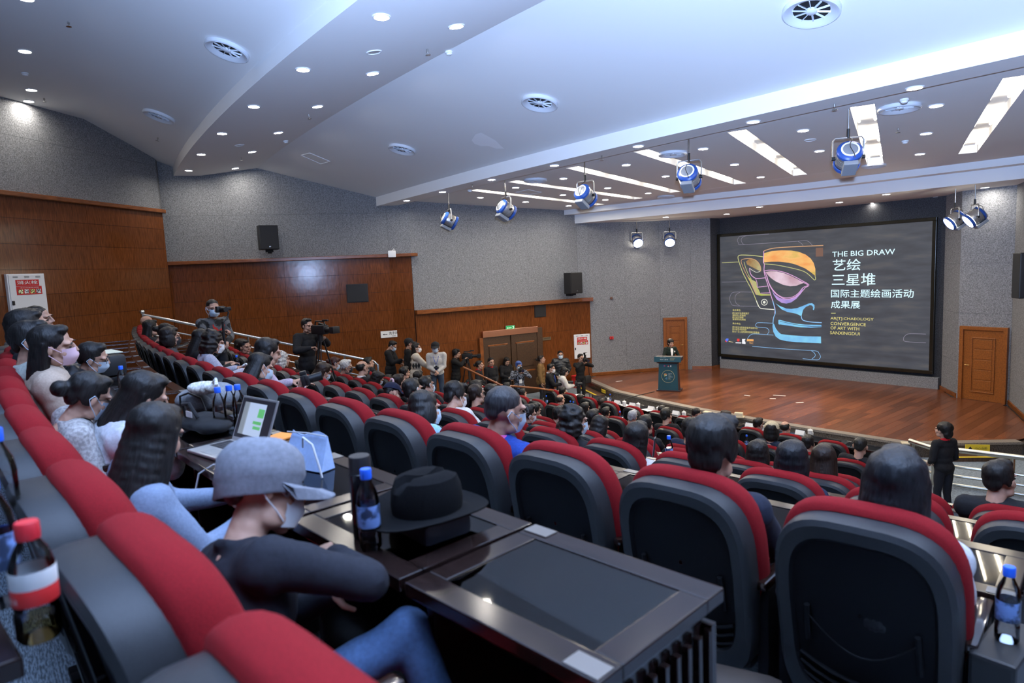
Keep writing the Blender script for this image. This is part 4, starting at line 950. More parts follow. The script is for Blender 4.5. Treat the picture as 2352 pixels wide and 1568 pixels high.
# ================================================================== DESKS
DESKW = mat_wood('dark_desk_lacquer', (0.013, 0.007, 0.006), 0.16, (2, 12, 2), 4, 0.6, spec=0.35)
SLATM = M('grey_blue_slat', (0.17, 0.185, 0.22), 0.35)
SLATB = M('slat_backing', (0.030, 0.033, 0.042), 0.4)
PLATE = M('dull_metal_plate', (0.16, 0.15, 0.14), 0.35, metal=0.5)
def m_pane(name, tint=(1, 1, 1), ior=1.5):
    m = bpy.data.materials.new(name); m.use_nodes = True; t = m.node_tree; t.nodes.clear()
    out = t.nodes.new('ShaderNodeOutputMaterial'); mix = t.nodes.new('ShaderNodeMixShader'); tr = t.nodes.new('ShaderNodeBsdfTransparent'); gl = t.nodes.new('ShaderNodeBsdfGlossy'); fr = t.nodes.new('ShaderNodeFresnel')
    tr.inputs[0].default_value = (*tint, 1); gl.inputs['Roughness'].default_value = 0.03; fr.inputs[0].default_value = ior
    t.links.new(fr.outputs[0], mix.inputs[0]); t.links.new(tr.outputs[0], mix.inputs[1]); t.links.new(gl.outputs[0], mix.inputs[2]); t.links.new(mix.outputs[0], out.inputs[0])
    MATS[name] = m; return m
PANE = m_pane('desk_glass')
DW, DD = 0.64, 0.47
def desk_meshes(w_):
    m = {}; f = 0.075
    g = G()
    for c, d in (((0, f / 2, 0), (w_ - 0.004, f, 0.035)), ((0, DD - f / 2, 0), (w_ - 0.004, f, 0.035)), ((-w_ / 2 + f / 2, DD / 2, 0), (f - 0.004, DD - 2 * f, 0.035)), ((w_ / 2 - f / 2, DD / 2, 0), (f - 0.004, DD - 2 * f, 0.035))): g.bbox(c, d, 0.004)
    m['table_top'] = g.mesh('table_top', DESKW, False)
    m['inset'] = G().box((0, DD / 2, -0.014), (w_ - 2 * f, DD - 2 * f, 0.006)).mesh('inset', SLATB)
    n = 7; sd_ = (DD - 2 * f) / n
    m['slat'] = G().bbox((0, 0, 0), (w_ - 2 * f - 0.006, sd_ * 0.52, 0.008), 0.002).mesh('slat', SLATM)
    g = G()
    for k in range(n): g.bbox((0, f + sd_ * (k + 0.5), -0.007), (w_ - 2 * f - 0.006, sd_ * 0.52, 0.008), 0.002)
    m['slats'] = g.mesh('slat_panel', SLATM)
    m['pane'] = G().box((0, DD / 2, 0.012), (w_ - 2 * f + 0.02, DD - 2 * f + 0.02, 0.004)).mesh('glass_pane', PANE)
    g = G(); g.box((0, DD - 0.05, -0.36), (w_ - 0.004, 0.02, 0.62))
    m['front_panel'] = g.mesh('front_panel', DESKW)
    m['leg'] = G().bbox((0, DD / 2, -0.37), (0.03, DD - 0.12, 0.70), 0.006).mesh('leg', DESKW)
    m['plate'] = G().bbox((0, 0, 0.019), (0.085, 0.05, 0.003), 0.001).mesh('corner_plate', PLATE)
    m['vslat'] = G().bbox((0, 0, -0.36), (0.018, 0.016, 0.60), 0.003).mesh('vertical_slat', DESKW)
    m['sd'] = sd_; m['f'] = f; m['n'] = n
    return m
DM = {0.60: desk_meshes(0.60), 0.64: desk_meshes(0.64), 0.79: desk_meshes(0.79)}
def desk(r, x, w_, label, near=False, end=False):
    m = DM[w_]; y = ytop(r, x) + (0.43 if r == 0 else 1.15 if r == 6 else 0.46); z = ZF[r] + (0.735 if r < 1 else 0.685)
    t = thing('desk_unit', label, 'desk', (x, y, z), rface(x, r), 'desks of the ' + ROWN.get(r, 'row behind the camera'))
    link('table_top', m['table_top'], t); link('inset', m['inset'], t); link('glass_pane', m['pane'], t); link('front_panel', m['front_panel'], t)
    if near:
        for k in range(m['n']): link('slat', m['slat'], t, (0, m['f'] + m['sd'] * (k + 0.5), -0.007))
    else:
        link('slat_panel', m['slats'], t)['kind'] = 'stuff'
    link('leg', m['leg'], t, (-w_ / 2 + 0.02, 0, 0))
    link('corner_plate', m['plate'], t, (-w_ / 2 + 0.05, DD - 0.03, 0))
    if end:
        link('leg', m['leg'], t, (w_ / 2 - 0.04, 0, 0)); link('corner_plate', m['plate'], t, (w_ / 2 - 0.05, 0.03, 0))
        for k in range(9): link('vertical_slat', m['vslat'], t, (w_ / 2 - 0.012, 0.05 + k * 0.045, 0))
    return t
DESKS = {}
for r, X in SEATX.items():
    w_ = 0.60 if r == 0 else (0.79 if r == 6 else 0.64)
    xx = [x - (0.27 if r == 0 else 0) for x in X]
    for i, x in enumerate(xx):
        desk(r, x, w_, 'dark glass-inset desk, %s from the right in the %s' % (ordinal(i), ROWN[r].replace('row behind the striped desk', 'first row ahead of the camera')), r == 0 and i < 4, i == 0)
desk(-1, -1.50, 0.60, 'dark lacquered desk at the bottom left corner, carrying the red-capped bottle', True, True)
desk(-1, -2.10, 0.60, 'dark lacquered desk cut by the left edge at the bottom', False, False)

# ================================================================== PEOPLE
SKIN = M('skin', (0.44, 0.25, 0.175), 0.5, noise=(0.3, 30, (1, 1, 1), 0.9), spec=0.35)
EYED = M('dark_eye', (0.012, 0.008, 0.007), 0.25)
LIPS = M('lips', (0.32, 0.10, 0.09), 0.45)
CLOTH = M_obj('woven_cloth', 0.85, (0.25, 70, 0.78), 0.2, 0.25)
NYLON = M_obj('quilted_nylon', 0.38, (0.25, 20, 0.85), 0.1, 0.45)
KNIT = M_obj('knitted_wool', 0.95, (0.25, 90, 0.86), 0.3, 0.15)
HAIR = M_obj('hair', 0.46, (0.22, 26, 0.3), 0.7, 0.3, stretch=(5, 5, 0.5))
PLAID = M_obj('checked_tweed', 0.9, (0.12, 60, 0.7), 0.3, 0.2)
MASKM = M('surgical_mask', (0.55, 0.68, 0.80), 0.8)
MASKW = M('white_mask', (0.75, 0.76, 0.78), 0.8)
MASKB = M('black_mask', (0.03, 0.03, 0.035), 0.8)
MASKP = M('pink_mask', (0.72, 0.50, 0.56), 0.8)
SHOE = M('shoe_leather', (0.015, 0.013, 0.012), 0.4)
CAMO = M('camouflage_knit', (0.05, 0.05, 0.05), 0.9, noise=(0.03, 9, (1, 1, 1), 0.15))
PATTERN = M('patterned_shirt', (0.09, 0.10, 0.13), 0.85, noise=(0.04, 22, (1, 1, 1), 0.12))
# icosphere template
_bm = bmesh.new(); bmesh.ops.create_icosphere(_bm, subdivisions=2, radius=1.0); _bm.verts.index_update()
ICOV = np.array([v.co[:] for v in _bm.verts]); ICOF = [[v.index for v in f.verts] for f in _bm.faces]; _bm.free()
ICOF = np.array(ICOF, np.int32)
def fast_mesh(name, V, loops, starts, totals):
    me = bpy.data.meshes.new(name); me.vertices.add(len(V)); me.vertices.foreach_set('co', np.asarray(V, np.float32).ravel())
    me.loops.add(len(loops)); me.loops.foreach_set('vertex_index', np.asarray(loops, np.int32))
    me.polygons.add(len(starts)); me.polygons.foreach_set('loop_start', np.asarray(starts, np.int32)); me.polygons.foreach_set('loop_total', np.asarray(totals, np.int32))
    me.update(calc_edges=True); return me
class Blob:
    """union of ellipsoids and tapered limbs, turned into one skin by voxel remeshing"""
    def __init__(s): s.v = []; s.flip = False
    def e(s, c, r, R=None):
        P = ICOV * np.array(r if hasattr(r, '__len__') else (r,) * 3)
        if R is not None: P = P @ np.array(R).T
        s.v.append(P + np.array(c)); return s
    def limb(s, a, b, r0, r1):
        a = np.array(a, float); b = np.array(b, float); L = np.linalg.norm(b - a); k = max(2, int(L / (min(r0, r1) * 0.6)) + 1)
        for i in range(k):
            t = i / (k - 1); s.v.append(ICOV * (r0 + (r1 - r0) * t) + (a + (b - a) * t))
        return s
    def mesh(s, name, voxel, smooth=4, mats=(), fac=0.5):
        V = np.concatenate(s.v); n = len(ICOV); F = (ICOF[None] + (np.arange(len(s.v)) * n)[:, None, None]).reshape(-1, 3)
        if s.flip: F = F[:, ::-1]
        me = fast_mesh(name, V, F.ravel(), np.arange(len(F)) * 3, np.full(len(F), 3))
        o = bpy.data.objects.new('tmp', me); SIDE.collection.objects.link(o)
        r = o.modifiers.new('r', 'REMESH'); r.mode = 'VOXEL'; r.voxel_size = voxel
        if smooth: q = o.modifiers.new('s', 'SMOOTH'); q.factor = fac; q.iterations = smooth
        dg = side_graph(); out = bpy.data.meshes.new_from_object(o.evaluated_get(dg)); out.name = name
        bpy.data.objects.remove(o); bpy.data.meshes.remove(me)
        out.materials.clear()
        for m in mats: out.materials.append(m)
        out.polygons.foreach_set('use_smooth', np.ones(len(out.polygons), bool))
        return out
def mesh_np(me):
    v = np.empty(len(me.vertices) * 3); me.vertices.foreach_get('co', v); return v.reshape(-1, 3)
def displace(me, fn):
    v = mesh_np(me); n = np.empty(len(me.vertices) * 3); me.vertex_normals.foreach_get('vector', n); n = n.reshape(-1, 3)
    v = v + n * fn(v)[:, None]; me.vertices.foreach_set('co', v.ravel()); me.update(); return me
def wrinkle(amp, f=18.0, seed=0):
    rs = np.random.RandomState(seed); K = rs.normal(size=(12, 3)) * f; ph = rs.uniform(0, 6.28, 12)
    return lambda v: amp * np.sum(np.sin(v @ K.T + ph), axis=1) / 3.4
def joined(name, parts, mats):
    """one mesh out of (mesh, matrix, material offset) parts"""
    V, L, S, T, MI = [], [], [], [], []; n = l = 0
    for me, mat, mi in parts:
        v = mesh_np(me)
        if mat is not None:
            m = np.array(mat); v = v @ m[:3, :3].T + m[:3, 3]
        lo = np.empty(len(me.loops), np.int32); me.loops.foreach_get('vertex_index', lo)
        st_ = np.empty(len(me.polygons), np.int32); me.polygons.foreach_get('loop_start', st_); to = np.empty(len(me.polygons), np.int32); me.polygons.foreach_get('loop_total', to)
        V.append(v); L.append(lo + n); S.append(st_ + l); T.append(to); MI.append(np.full(len(st_), mi, np.int32)); n += len(v); l += len(lo)
    me = fast_mesh(name, np.concatenate(V), np.concatenate(L), np.concatenate(S), np.concatenate(T))
    for m in mats: me.materials.append(m)
    MI = np.concatenate(MI); me.polygons.foreach_set('material_index', MI); me.polygons.foreach_set('use_smooth', np.ones(len(MI), bool)); me.update()
    return me
# --- head (centre of the skull at the origin, facing +y)
def head_mesh(fem):
    b = Blob(); j = 0.92 if fem else 1.0
    b.e((0, -0.015, 0.03), (0.076, 0.095, 0.085)).e((0, 0.022, -0.035), (0.063 * j, 0.068, 0.07)).e((0, 0.058, -0.095), (0.026, 0.022, 0.02))
    for s in (-1, 1):
        b.e((s * 0.036, 0.05, -0.03), (0.028, 0.03, 0.032)).e((s * 0.045 * j, 0.02, -0.075), (0.022, 0.04, 0.03)).e((s * 0.077, -0.008, -0.008), (0.010, 0.02, 0.031)).e((s * 0.013, 0.093, -0.028), 0.0095).e((s * 0.033, 0.070, 0.026), (0.024, 0.018, 0.011))
    b.limb((0, 0.086, 0.016), (0, 0.106, -0.02), 0.009, 0.0125).limb((-0.02, 0.081, -0.055), (0.02, 0.081, -0.055), 0.010, 0.010).limb((-0.016, 0.080, -0.068), (0.016, 0.080, -0.068), 0.010, 0.010)
    b.limb((0, -0.02, -0.07), (0, -0.045, -0.20), 0.052 if not fem else 0.046, 0.058 if not fem else 0.05)
    sk = b.mesh('head', 0.0065, 3, (SKIN,))
    g = G()
    for s in (-1, 1):
        g.ell((s * 0.032, 0.083, 0.004), (0.0145, 0.006, 0.0058), 0, 10, 6)
        g.ell((s * 0.033, 0.089, 0.026), (0.020, 0.005, 0.0038), 0, 10, 6, Matrix.Rotation(s * 0.12, 3, 'Y'))
    eyes = g.mesh('eyes', EYED, True)
    g = G(); g.ell((0, 0.0905, -0.056), (0.021, 0.0035, 0.005), 0, 10, 6); g.ell((0, 0.0895, -0.067), (0.017, 0.004, 0.0055), 0, 10, 6); lips = g.mesh('lips', LIPS, True)
    return sk, eyes, lips
HEADS = {0: head_mesh(False), 1: head_mesh(True)}
# --- hand (wrist at origin, fingers along +y, palm facing -z, thumb on +x side)
def hand_mesh(curl, side=1, voxel=0.0058):
    b = Blob(); b.e((0, 0.045, 0), (0.036, 0.05, 0.015)).e((0, 0.075, 0.0), (0.037, 0.022, 0.014)).limb((0, -0.03, 0), (0, 0.02, 0), 0.024, 0.024)
    for k, (x, L) in enumerate(((0.030, 0.072), (0.011, 0.080), (-0.010, 0.074), (-0.029, 0.058))):
        p = np.array((x, 0.085, 0.0)); a = 0.15 + 0.05 * k
        for q, fr in enumerate((0.45, 0.3, 0.25)):
            a += curl * (0.55 if q == 0 else 0.75)
            d = np.array(((x * 1.2), math.cos(a), -math.sin(a))); d /= np.linalg.norm(d); e = p + d * L * fr
            b.limb(p, e, 0.0098 - 0.001 * q, 0.0092 - 0.001 * q); p = e
    p = np.array((0.028, 0.02, -0.004)); d = np.array((0.75, 0.62, -0.25 - 0.4 * curl)); d /= np.linalg.norm(d); e = p + d * 0.042; b.limb(p, e, 0.014, 0.011)
    d2 = d + np.array((-0.45 * curl, 0.25, -0.4 * curl)); d2 /= np.linalg.norm(d2); b.limb(e, e + d2 * 0.032, 0.0105, 0.009)
    if side < 0: b.v = [v * np.array((-1, 1, 1)) for v in b.v]; b.flip = True
    return b.mesh('hand', voxel, 2, (SKIN,))
HANDS = {(c, s): hand_mesh(c, s) for c in (0.35, 1.15) for s in (-1, 1)}
def ik(S, T, a, b, pole):
    S, T, pole = (np.array(v, float) for v in (S, T, pole)); d = T - S; L = np.linalg.norm(d)
    if L > (a + b) * 0.995: T = S + d / L * (a + b) * 0.995; d = T - S; L = np.linalg.norm(d)
    u = d / L; x = (a * a - b * b + L * L) / (2 * L); h = math.sqrt(max(a * a - x * x, 0)); n = pole - u * (pole @ u); n /= np.linalg.norm(n)
    return S + u * x + n * h, T
def frame_y(d, up):
    """3x3 whose y axis is d and whose z axis is close to up"""
    y = np.array(d, float); y /= np.linalg.norm(y); z = np.array(up, float); z -= y * (z @ y); z /= np.linalg.norm(z); x = np.cross(y, z)
    return np.stack([x, y, z], 1)
def rotm(pitch, yaw, roll): return np.array(Euler((math.radians(pitch), math.radians(roll), math.radians(yaw)), 'XYZ').to_matrix())
POSES = {}
def pose(key, sit=True, lean=-10, head=(0, 0, 0), wr=None, wl=None, curl=(0.35, 0.35), up=((0, -0.3, 1), (0, -0.3, 1)), pole=((0.6, -0.5, -0.6), (-0.6, -0.5, -0.6)), twist=0, fem=0, puff=0, thick=0.02, legs=None, coat=0, fat=1.0, headshift=(0, 0, 0), nolegs=False):
    """builds body / jacket / trousers / shoes for a pose; returns meshes plus the head frame"""
    if key in POSES: return POSES[key]
    ln = math.radians(lean); hz = 0.53 if sit else 0.93; hy = 0.04 if sit else 0.0
    U = np.array((0, math.sin(ln), math.cos(ln))); F = np.array((0, math.cos(ln), -math.sin(ln))); Hc = np.array((0, hy, hz)); tw = math.radians(twist); sw = (0.165 if fem else 0.185) * (1 + (fat - 1) * 0.5)
    Xs = np.array((math.cos(tw), math.sin(tw), 0)); chest = Hc + U * 0.30 + F * 0.01; nb = Hc + U * 0.50; sh = {s: Hc + U * 0.455 + Xs * s * sw - F * 0.005 for s in (1, -1)}
    RT = np.stack([Xs, np.cross(U, Xs), U], 1)
    HR = rotm(*head) * 1.12; hc = nb + U * 0.065 + HR @ np.array((0, 0.035, 0.085)) + np.array(headshift)
    ua, fa = 0.285, 0.25
    if sit: dflt = {1: (0.14, 0.36, 0.64), -1: (-0.14, 0.36, 0.64)}
    else: dflt = {1: (0.26, 0.06, 0.86), -1: (-0.26, 0.06, 0.86)}
    wt = {1: wr or dflt[1], -1: wl or dflt[-1]}; el = {}; wrist = {}
    for s, i in ((1, 0), (-1, 1)): el[s], wrist[s] = ik(sh[s], wt[s], ua, fa, pole[i])
    if sit: kn = {s: np.array((s * 0.13, hy + 0.42, 0.52)) for s in (1, -1)}; an = {s: np.array((s * 0.14, hy + 0.40, 0.09)) for s in (1, -1)}
    else: kn = {s: np.array((s * 0.10, 0.03, 0.50)) for s in (1, -1)}; an = {s: np.array((s * 0.11, -0.01, 0.085)) for s in (1, -1)}
    if legs: 
        for s, (k_, a_) in legs.items(): kn[s] = np.array(k_); an[s] = np.array(a_)
    hip = {s: Hc + np.array((s * 0.085, 0, 0)) for s in (1, -1)}; toe = {s: an[s] + np.array((s * 0.03, 0.16, -0.045)) for s in (1, -1)}
    def trunk(b, t, ft):
        b.e(Hc + U * 0.03, ((0.155 + t) * ft, 0.115 + t, 0.12), RT).e(Hc + U * 0.16 + F * 0.01, ((0.13 + t) * ft, (0.10 + t) * ft, 0.14), RT).e(chest, ((0.158 + t) * ft, (0.108 + t) * ft, 0.17), RT).e(Hc + U * 0.42, (0.15 * ft + t, 0.085 + t, 0.085), RT)
        for s in (1, -1): b.limb(Hc + U * 0.445 + Xs * s * 0.06, sh[s] - U * 0.015, 0.062 + t, 0.056 + t)
    b = Blob(); trunk(b, -0.012, fat); b.limb(nb - U * 0.06, nb + U * 0.03, 0.06, 0.05).limb(nb, hc + HR @ np.array((0, -0.03, -0.1)), 0.052, 0.05)
    for s in (1, -1):
        b.limb(sh[s], el[s], 0.046, 0.036).limb(el[s], wrist[s], 0.036, 0.026).limb(hip[s], kn[s], 0.078, 0.05).limb(kn[s], an[s], 0.05, 0.036).limb(an[s] + np.array((0, -0.03, -0.03)), toe[s], 0.034, 0.026)
    base = b.mesh('torso', 0.02, 3, (SKIN,)); parts = [(base, None, 0)]
    M4 = np.eye(4); M4[:3, :3] = HR; M4[:3, 3] = hc
    for k, me in enumerate(HEADS[fem]): parts.append((me, M4, (0, 1, 2)[k]))
    for s, i in ((1, 0), (-1, 1)):
        d = wrist[s] - el[s]; R = frame_y(d, up[i]); m = np.eye(4); m[:3, :3] = R; m[:3, 3] = wrist[s]
        # the thumb lies towards the body's middle: palms down -> thumbs inwards
        parts.append((HANDS[(curl[i], -s)], m, 0))
    body = joined('body', parts, (SKIN, EYED, LIPS)); bpy.data.meshes.remove(base)
    # jacket
    b = Blob(); trunk(b, thick, fat)
    if coat: b.e(Hc + np.array((0, 0, -0.06)), ((0.16 + thick) * fat, 0.13 + thick, 0.16))
    for s in (1, -1):
        w2 = el[s] + (wrist[s] - el[s]) * 0.95
        b.limb(sh[s], el[s], 0.052 + thick, 0.041 + thick * 0.85).limb(el[s], w2, 0.041 + thick * 0.85, 0.031 + thick * 0.5)
    n0 = nb + U * 0.005
    for k in range(12):
        a = 2 * math.pi * k / 12; b.e(n0 + RT @ np.array((0.072 * math.cos(a), 0.066 * math.sin(a) - 0.005, -0.012 + 0.012 * math.sin(a + math.pi))), 0.018 + thick * 0.25)
    jk = b.mesh('jacket', 0.0135, 3, (CLOTH,))
    if puff: displace(jk, lambda v: 0.013 * np.abs(np.sin((v @ U + 0.35 * np.abs(v[:, 0])) * 34)) + wrinkle(0.003, 30)(v))
    else: displace(jk, wrinkle(0.0045, 20, len(POSES)))
    b = Blob(); b.e(Hc + U * 0.02, (0.162, 0.122, 0.12), RT)
    for s in (1, -1): b.limb(hip[s], kn[s], 0.092, 0.066).limb(kn[s], an[s] + np.array((0, 0, 0.02)), 0.064, 0.052)
    tr = displace(b.mesh('trousers', 0.016, 3, (CLOTH,)), wrinkle(0.004, 22, 3))
    b = Blob()
    for s in (1, -1): b.limb(an[s] + np.array((0, -0.035, -0.035)), toe[s], 0.043, 0.036).e(an[s] + np.array((0, -0.01, -0.01)), 0.045)
    shm = b.mesh('shoes', 0.014, 2, (SHOE,))
    POSES[key] = dict(body=body, jacket=jk, trousers=tr, shoes=shm, hc=hc, HR=HR, wrist=wrist, el=el, nb=nb, U=U, F=F, RT=RT)
    return POSES[key]
# --- hair, hats and face coverings in head space
HS = {}
def hair_mesh(style):
    if style in HS: return HS[style]
    b = Blob(); cap = ((0, -0.027, 0.046), (0.084, 0.098, 0.083)); amp, fr, vox = 0.0035, 70, 0.0075
    if style == 'short': b.e(*cap).e((0, -0.075, -0.01), (0.062, 0.034, 0.06)).e((0, 0.03, 0.10), (0.055, 0.045, 0.03)); [b.e((s * 0.07, -0.025, 0.01), (0.014, 0.045, 0.045)) for s in (-1, 1)]
    elif style == 'crew': b.e((0, -0.022, 0.042), (0.080, 0.095, 0.082)).e((0, -0.075, 0.0), (0.06, 0.032, 0.05)); amp = 0.002
    elif style == 'balding': b.e((0, -0.05, 0.02), (0.081, 0.068, 0.07)).e((0, -0.02, 0.035), (0.079, 0.075, 0.07)); amp = 0.002
    elif style == 'thick': b.e((0, -0.03, 0.052), (0.094, 0.108, 0.092)).e((0, -0.085, -0.015), (0.07, 0.036, 0.07)).e((0.02, 0.045, 0.098), (0.06, 0.045, 0.035)); [b.e((s * 0.075, -0.02, 0.015), (0.018, 0.05, 0.055)) for s in (-1, 1)]; amp = 0.006
    elif style == 'bob':
        b.e((0, -0.03, 0.045), (0.092, 0.104, 0.086)).e((0, -0.05, 0.0), (0.090, 0.082, 0.085)).e((0, -0.058, -0.055), (0.089, 0.068, 0.085)).e((0, 0.04, 0.09), (0.06, 0.045, 0.03)); [b.e((s * 0.078, -0.02, -0.04), (0.022, 0.055, 0.085)) for s in (-1, 1)]
    elif style in ('long', 'verylong'):
        L = 0.30 if style == 'long' else 0.38
        b.e((0, -0.03, 0.042), (0.090, 0.103, 0.086)).e((0, 0.03, 0.098), (0.055, 0.045, 0.026)); [b.e((0, -0.045 - 0.006 * k, 0.03 - (L + 0.03) * k / 12), (0.090 + 0.004 * math.sin(k * 0.3), 0.072 - 0.002 * k, 0.06)) for k in range(13)]
        for s in (-1, 1): b.limb((s * 0.068, -0.03, 0.02), (s * 0.075, -0.05, -L * 0.9), 0.03, 0.03)
    elif style == 'curly':
        b.e((0, -0.035, 0.05), (0.102, 0.112, 0.094)).e((0, -0.085, -0.06), (0.10, 0.055, 0.10)); [b.e((s * 0.085, -0.035, -0.04), (0.03, 0.06, 0.09)) for s in (-1, 1)]; amp, fr = 0.007, 62
    elif style in ('bun', 'pony'):
        b.e((0, -0.027, 0.044), (0.084, 0.099, 0.083)).e((0, -0.075, -0.01), (0.06, 0.036, 0.06)).e((0, 0.03, 0.095), (0.055, 0.045, 0.026)); [b.e((s * 0.072, -0.03, 0.005), (0.014, 0.045, 0.05)) for s in (-1, 1)]
        if style == 'bun': b.e((0, -0.14, 0.0), 0.045)
        else: b.limb((0, -0.12, 0.02), (0, -0.17, -0.03), 0.03, 0.035).limb((0, -0.17, -0.03), (0, -0.17, -0.22), 0.038, 0.02)
    elif style == 'puffy': b.e((0, -0.035, 0.055), (0.108, 0.12, 0.10)).e((0, -0.09, -0.03), (0.09, 0.06, 0.08)); amp = 0.006
    me = b.mesh('hair', vox, 6, (HAIR,))
    if style == 'curly': displace(me, wrinkle(amp, fr, 5))
    else:
        w1 = wrinkle(amp * 0.35, 14, 5)
        displace(me, lambda v: w1(v) + amp * 0.28 * np.sin(46 * np.arctan2(v[:, 0], v[:, 1] + 0.03) + 9 * np.sin(v[:, 2] * 14)))
    HS[style] = me; return me
def cap_meshes():
    g = G(); L = []
    for k in range(9):
        a = math.pi / 2 * k / 8; r = math.cos(a)
        L.append([(0.097 * r * math.cos(t), -0.012 + 0.110 * r * math.sin(t), 0.045 + 0.092 * math.sin(a)) for t in [2 * math.pi * i / 24 for i in range(24)]])
    g.ring(L, 0, cap=True); crown = displace(g.mesh('cap_crown', CLOTH, True), wrinkle(0.002, 40))
    g = G(); A = []; B = []
    for i in range(15):
        t = math.pi * (0.12 + 0.76 * i / 14); A.append((0.094 * math.cos(t), -0.012 + 0.108 * math.sin(t), 0.048)); B.append((0.10 * math.cos(t), 0.0 + 0.185 * math.sin(t), 0.030 - 0.022 * abs(math.cos(t))))
    g.ring([A, B, [(x, y, z - 0.004) for x, y, z in B], [(x, y, z - 0.004) for x, y, z in A]], 0, cap=False, close=False); brim = g.mesh('cap_brim', CLOTH, True)
    g = G(); L = []
    for r, z in [(0.10, 0.03), (0.1, 0.055), (0.096, 0.09), (0.088, 0.12), (0.06, 0.13), (0.03, 0.122), (0.002, 0.12)]: L.append([(r * math.cos(t), -0.012 + r * 1.12 * math.sin(t), z) for t in [2 * math.pi * i / 24 for i in range(24)]])
    g.ring(L, 0, cap=False); hatc = g.mesh('hat_crown', CLOTH, True)
    g = G(); L = []
    for r, z in [(0.098, 0.032), (0.14, 0.030), (0.17, 0.036), (0.17, 0.041), (0.14, 0.035), (0.098, 0.037)]: L.append([(r * math.cos(t), -0.012 + r * 1.1 * math.sin(t), z + (0.012 * abs(math.cos(t)) if r > 0.12 else 0)) for t in [2 * math.pi * i / 28 for i in range(28)]])
    g.ring(L, 0, cap=False); hatb = g.mesh('hat_brim', CLOTH, True)
    g = G(); L = [[(r * math.cos(t), -0.012 + r * 1.12 * math.sin(t), z) for t in [2 * math.pi * i / 24 for i in range(24)]] for r, z in ((0.101, 0.036), (0.102, 0.06), (0.097, 0.061))]; g.ring(L, 0, cap=False); band = g.mesh('hat_band', CLOTH, True)
    return crown, brim, hatc, hatb, band
CAPM = cap_meshes()
def cadet():
    g = G(); L = []
    for a, b_, z in [(0.093, 0.108, -0.020), (0.097, 0.112, -0.015), (0.098, 0.113, 0.018), (0.102, 0.117, 0.026), (0.105, 0.119, 0.05), (0.103, 0.116, 0.075), (0.096, 0.108, 0.098), (0.082, 0.092, 0.117), (0.06, 0.068, 0.131), (0.034, 0.038, 0.139), (0.012, 0.012, 0.142), (0.001, 0.001, 0.142)]:
        L.append([(a * math.cos(t), -0.014 + b_ * math.sin(t), z + 0.016 * math.sin(t) * (z < 0.05)) for t in [2 * math.pi * i / 32 for i in range(32)]])
    g.ring(L, 0, cap=False); crown = displace(g.mesh('cap_crown', CLOTH, True), wrinkle(0.0022, 45, 2))
    g = G(); A = []; B = []; C_ = []
    for i in range(17):
        t = math.pi * (0.10 + 0.80 * i / 16); A.append((0.098 * math.cos(t), -0.014 + 0.113 * math.sin(t), 0.012)); C_.append((0.108 * math.cos(t), 0.0 + 0.16 * math.sin(t), 0.018 - 0.02 * abs(math.cos(t)))); B.append((0.10 * math.cos(t), 0.006 + 0.192 * math.sin(t), 0.008 - 0.035 * abs(math.cos(t))))
    g.ring([A, C_, B, [(x, y, z - 0.005) for x, y, z in B], [(x, y, z - 0.005) for x, y, z in A]], 0, cap=False, close=False); return crown, g.mesh('cap_brim', CLOTH, True)
CADET = cadet()
def mask_mesh(mat):
    key = 'mask_' + mat.name
    if key in HS: return HS[key]
    g = G(); L = []
    for i in range(9):
        v = -1 + i / 4; row = []
        for j in range(13):
            u = -1 + j / 6; a = u * 1.28
            row.append((0.064 * math.sin(a) * (1 - 0.2 * max(-v, 0)), 0.020 + (0.082 + 0.014 * (1 - abs(v)) - 0.012 * max(-v - 0.3, 0)) * math.cos(a) ** 0.9 if abs(a) < 1.55 else 0.02, -0.052 + 0.048 * v + 0.004 * math.cos(a)))
        L.append(row)
    g.ring(L, 0, cap=False, close=False)
    for s in (-1, 1):
        for z0, z1 in ((-0.02, 0.02), (-0.085, -0.03)):
            g.tube([(s * 0.064, 0.045, z0), (s * 0.076, 0.018, (z0 + z1) / 2), (s * 0.083, -0.012, z1)], 0.0022, 5)
        g.tube([(s * 0.083, -0.012, 0.02), (s * 0.086, -0.03, -0.003), (s * 0.083, -0.012, -0.03)], 0.0022, 5)
    HS[key] = g.mesh('face_mask', mat, True); return HS[key]
g = G()
for s in (-1, 1):
    g.tube([(s * 0.033 + 0.021 * math.cos(t), 0.098, 0.002 + 0.016 * math.sin(t)) for t in [2 * math.pi * i / 12 for i in range(13)]], 0.0018, 5); g.tube([(s * 0.054, 0.097, 0.006), (s * 0.074, 0.05, 0.008), (s * 0.082, -0.015, 0.002)], 0.0018, 5)
g.tube([(-0.013, 0.1, 0.006), (0, 0.103, 0.009), (0.013, 0.1, 0.006)], 0.0016, 5)
GLASSES = g.mesh('glasses', BLACK, True)
BLK, NVY, DGR = (0.012, 0.012, 0.014), (0.014, 0.02, 0.045), (0.045, 0.047, 0.05)
HBLK = (0.010, 0.0085, 0.008)
COLLARS = {}
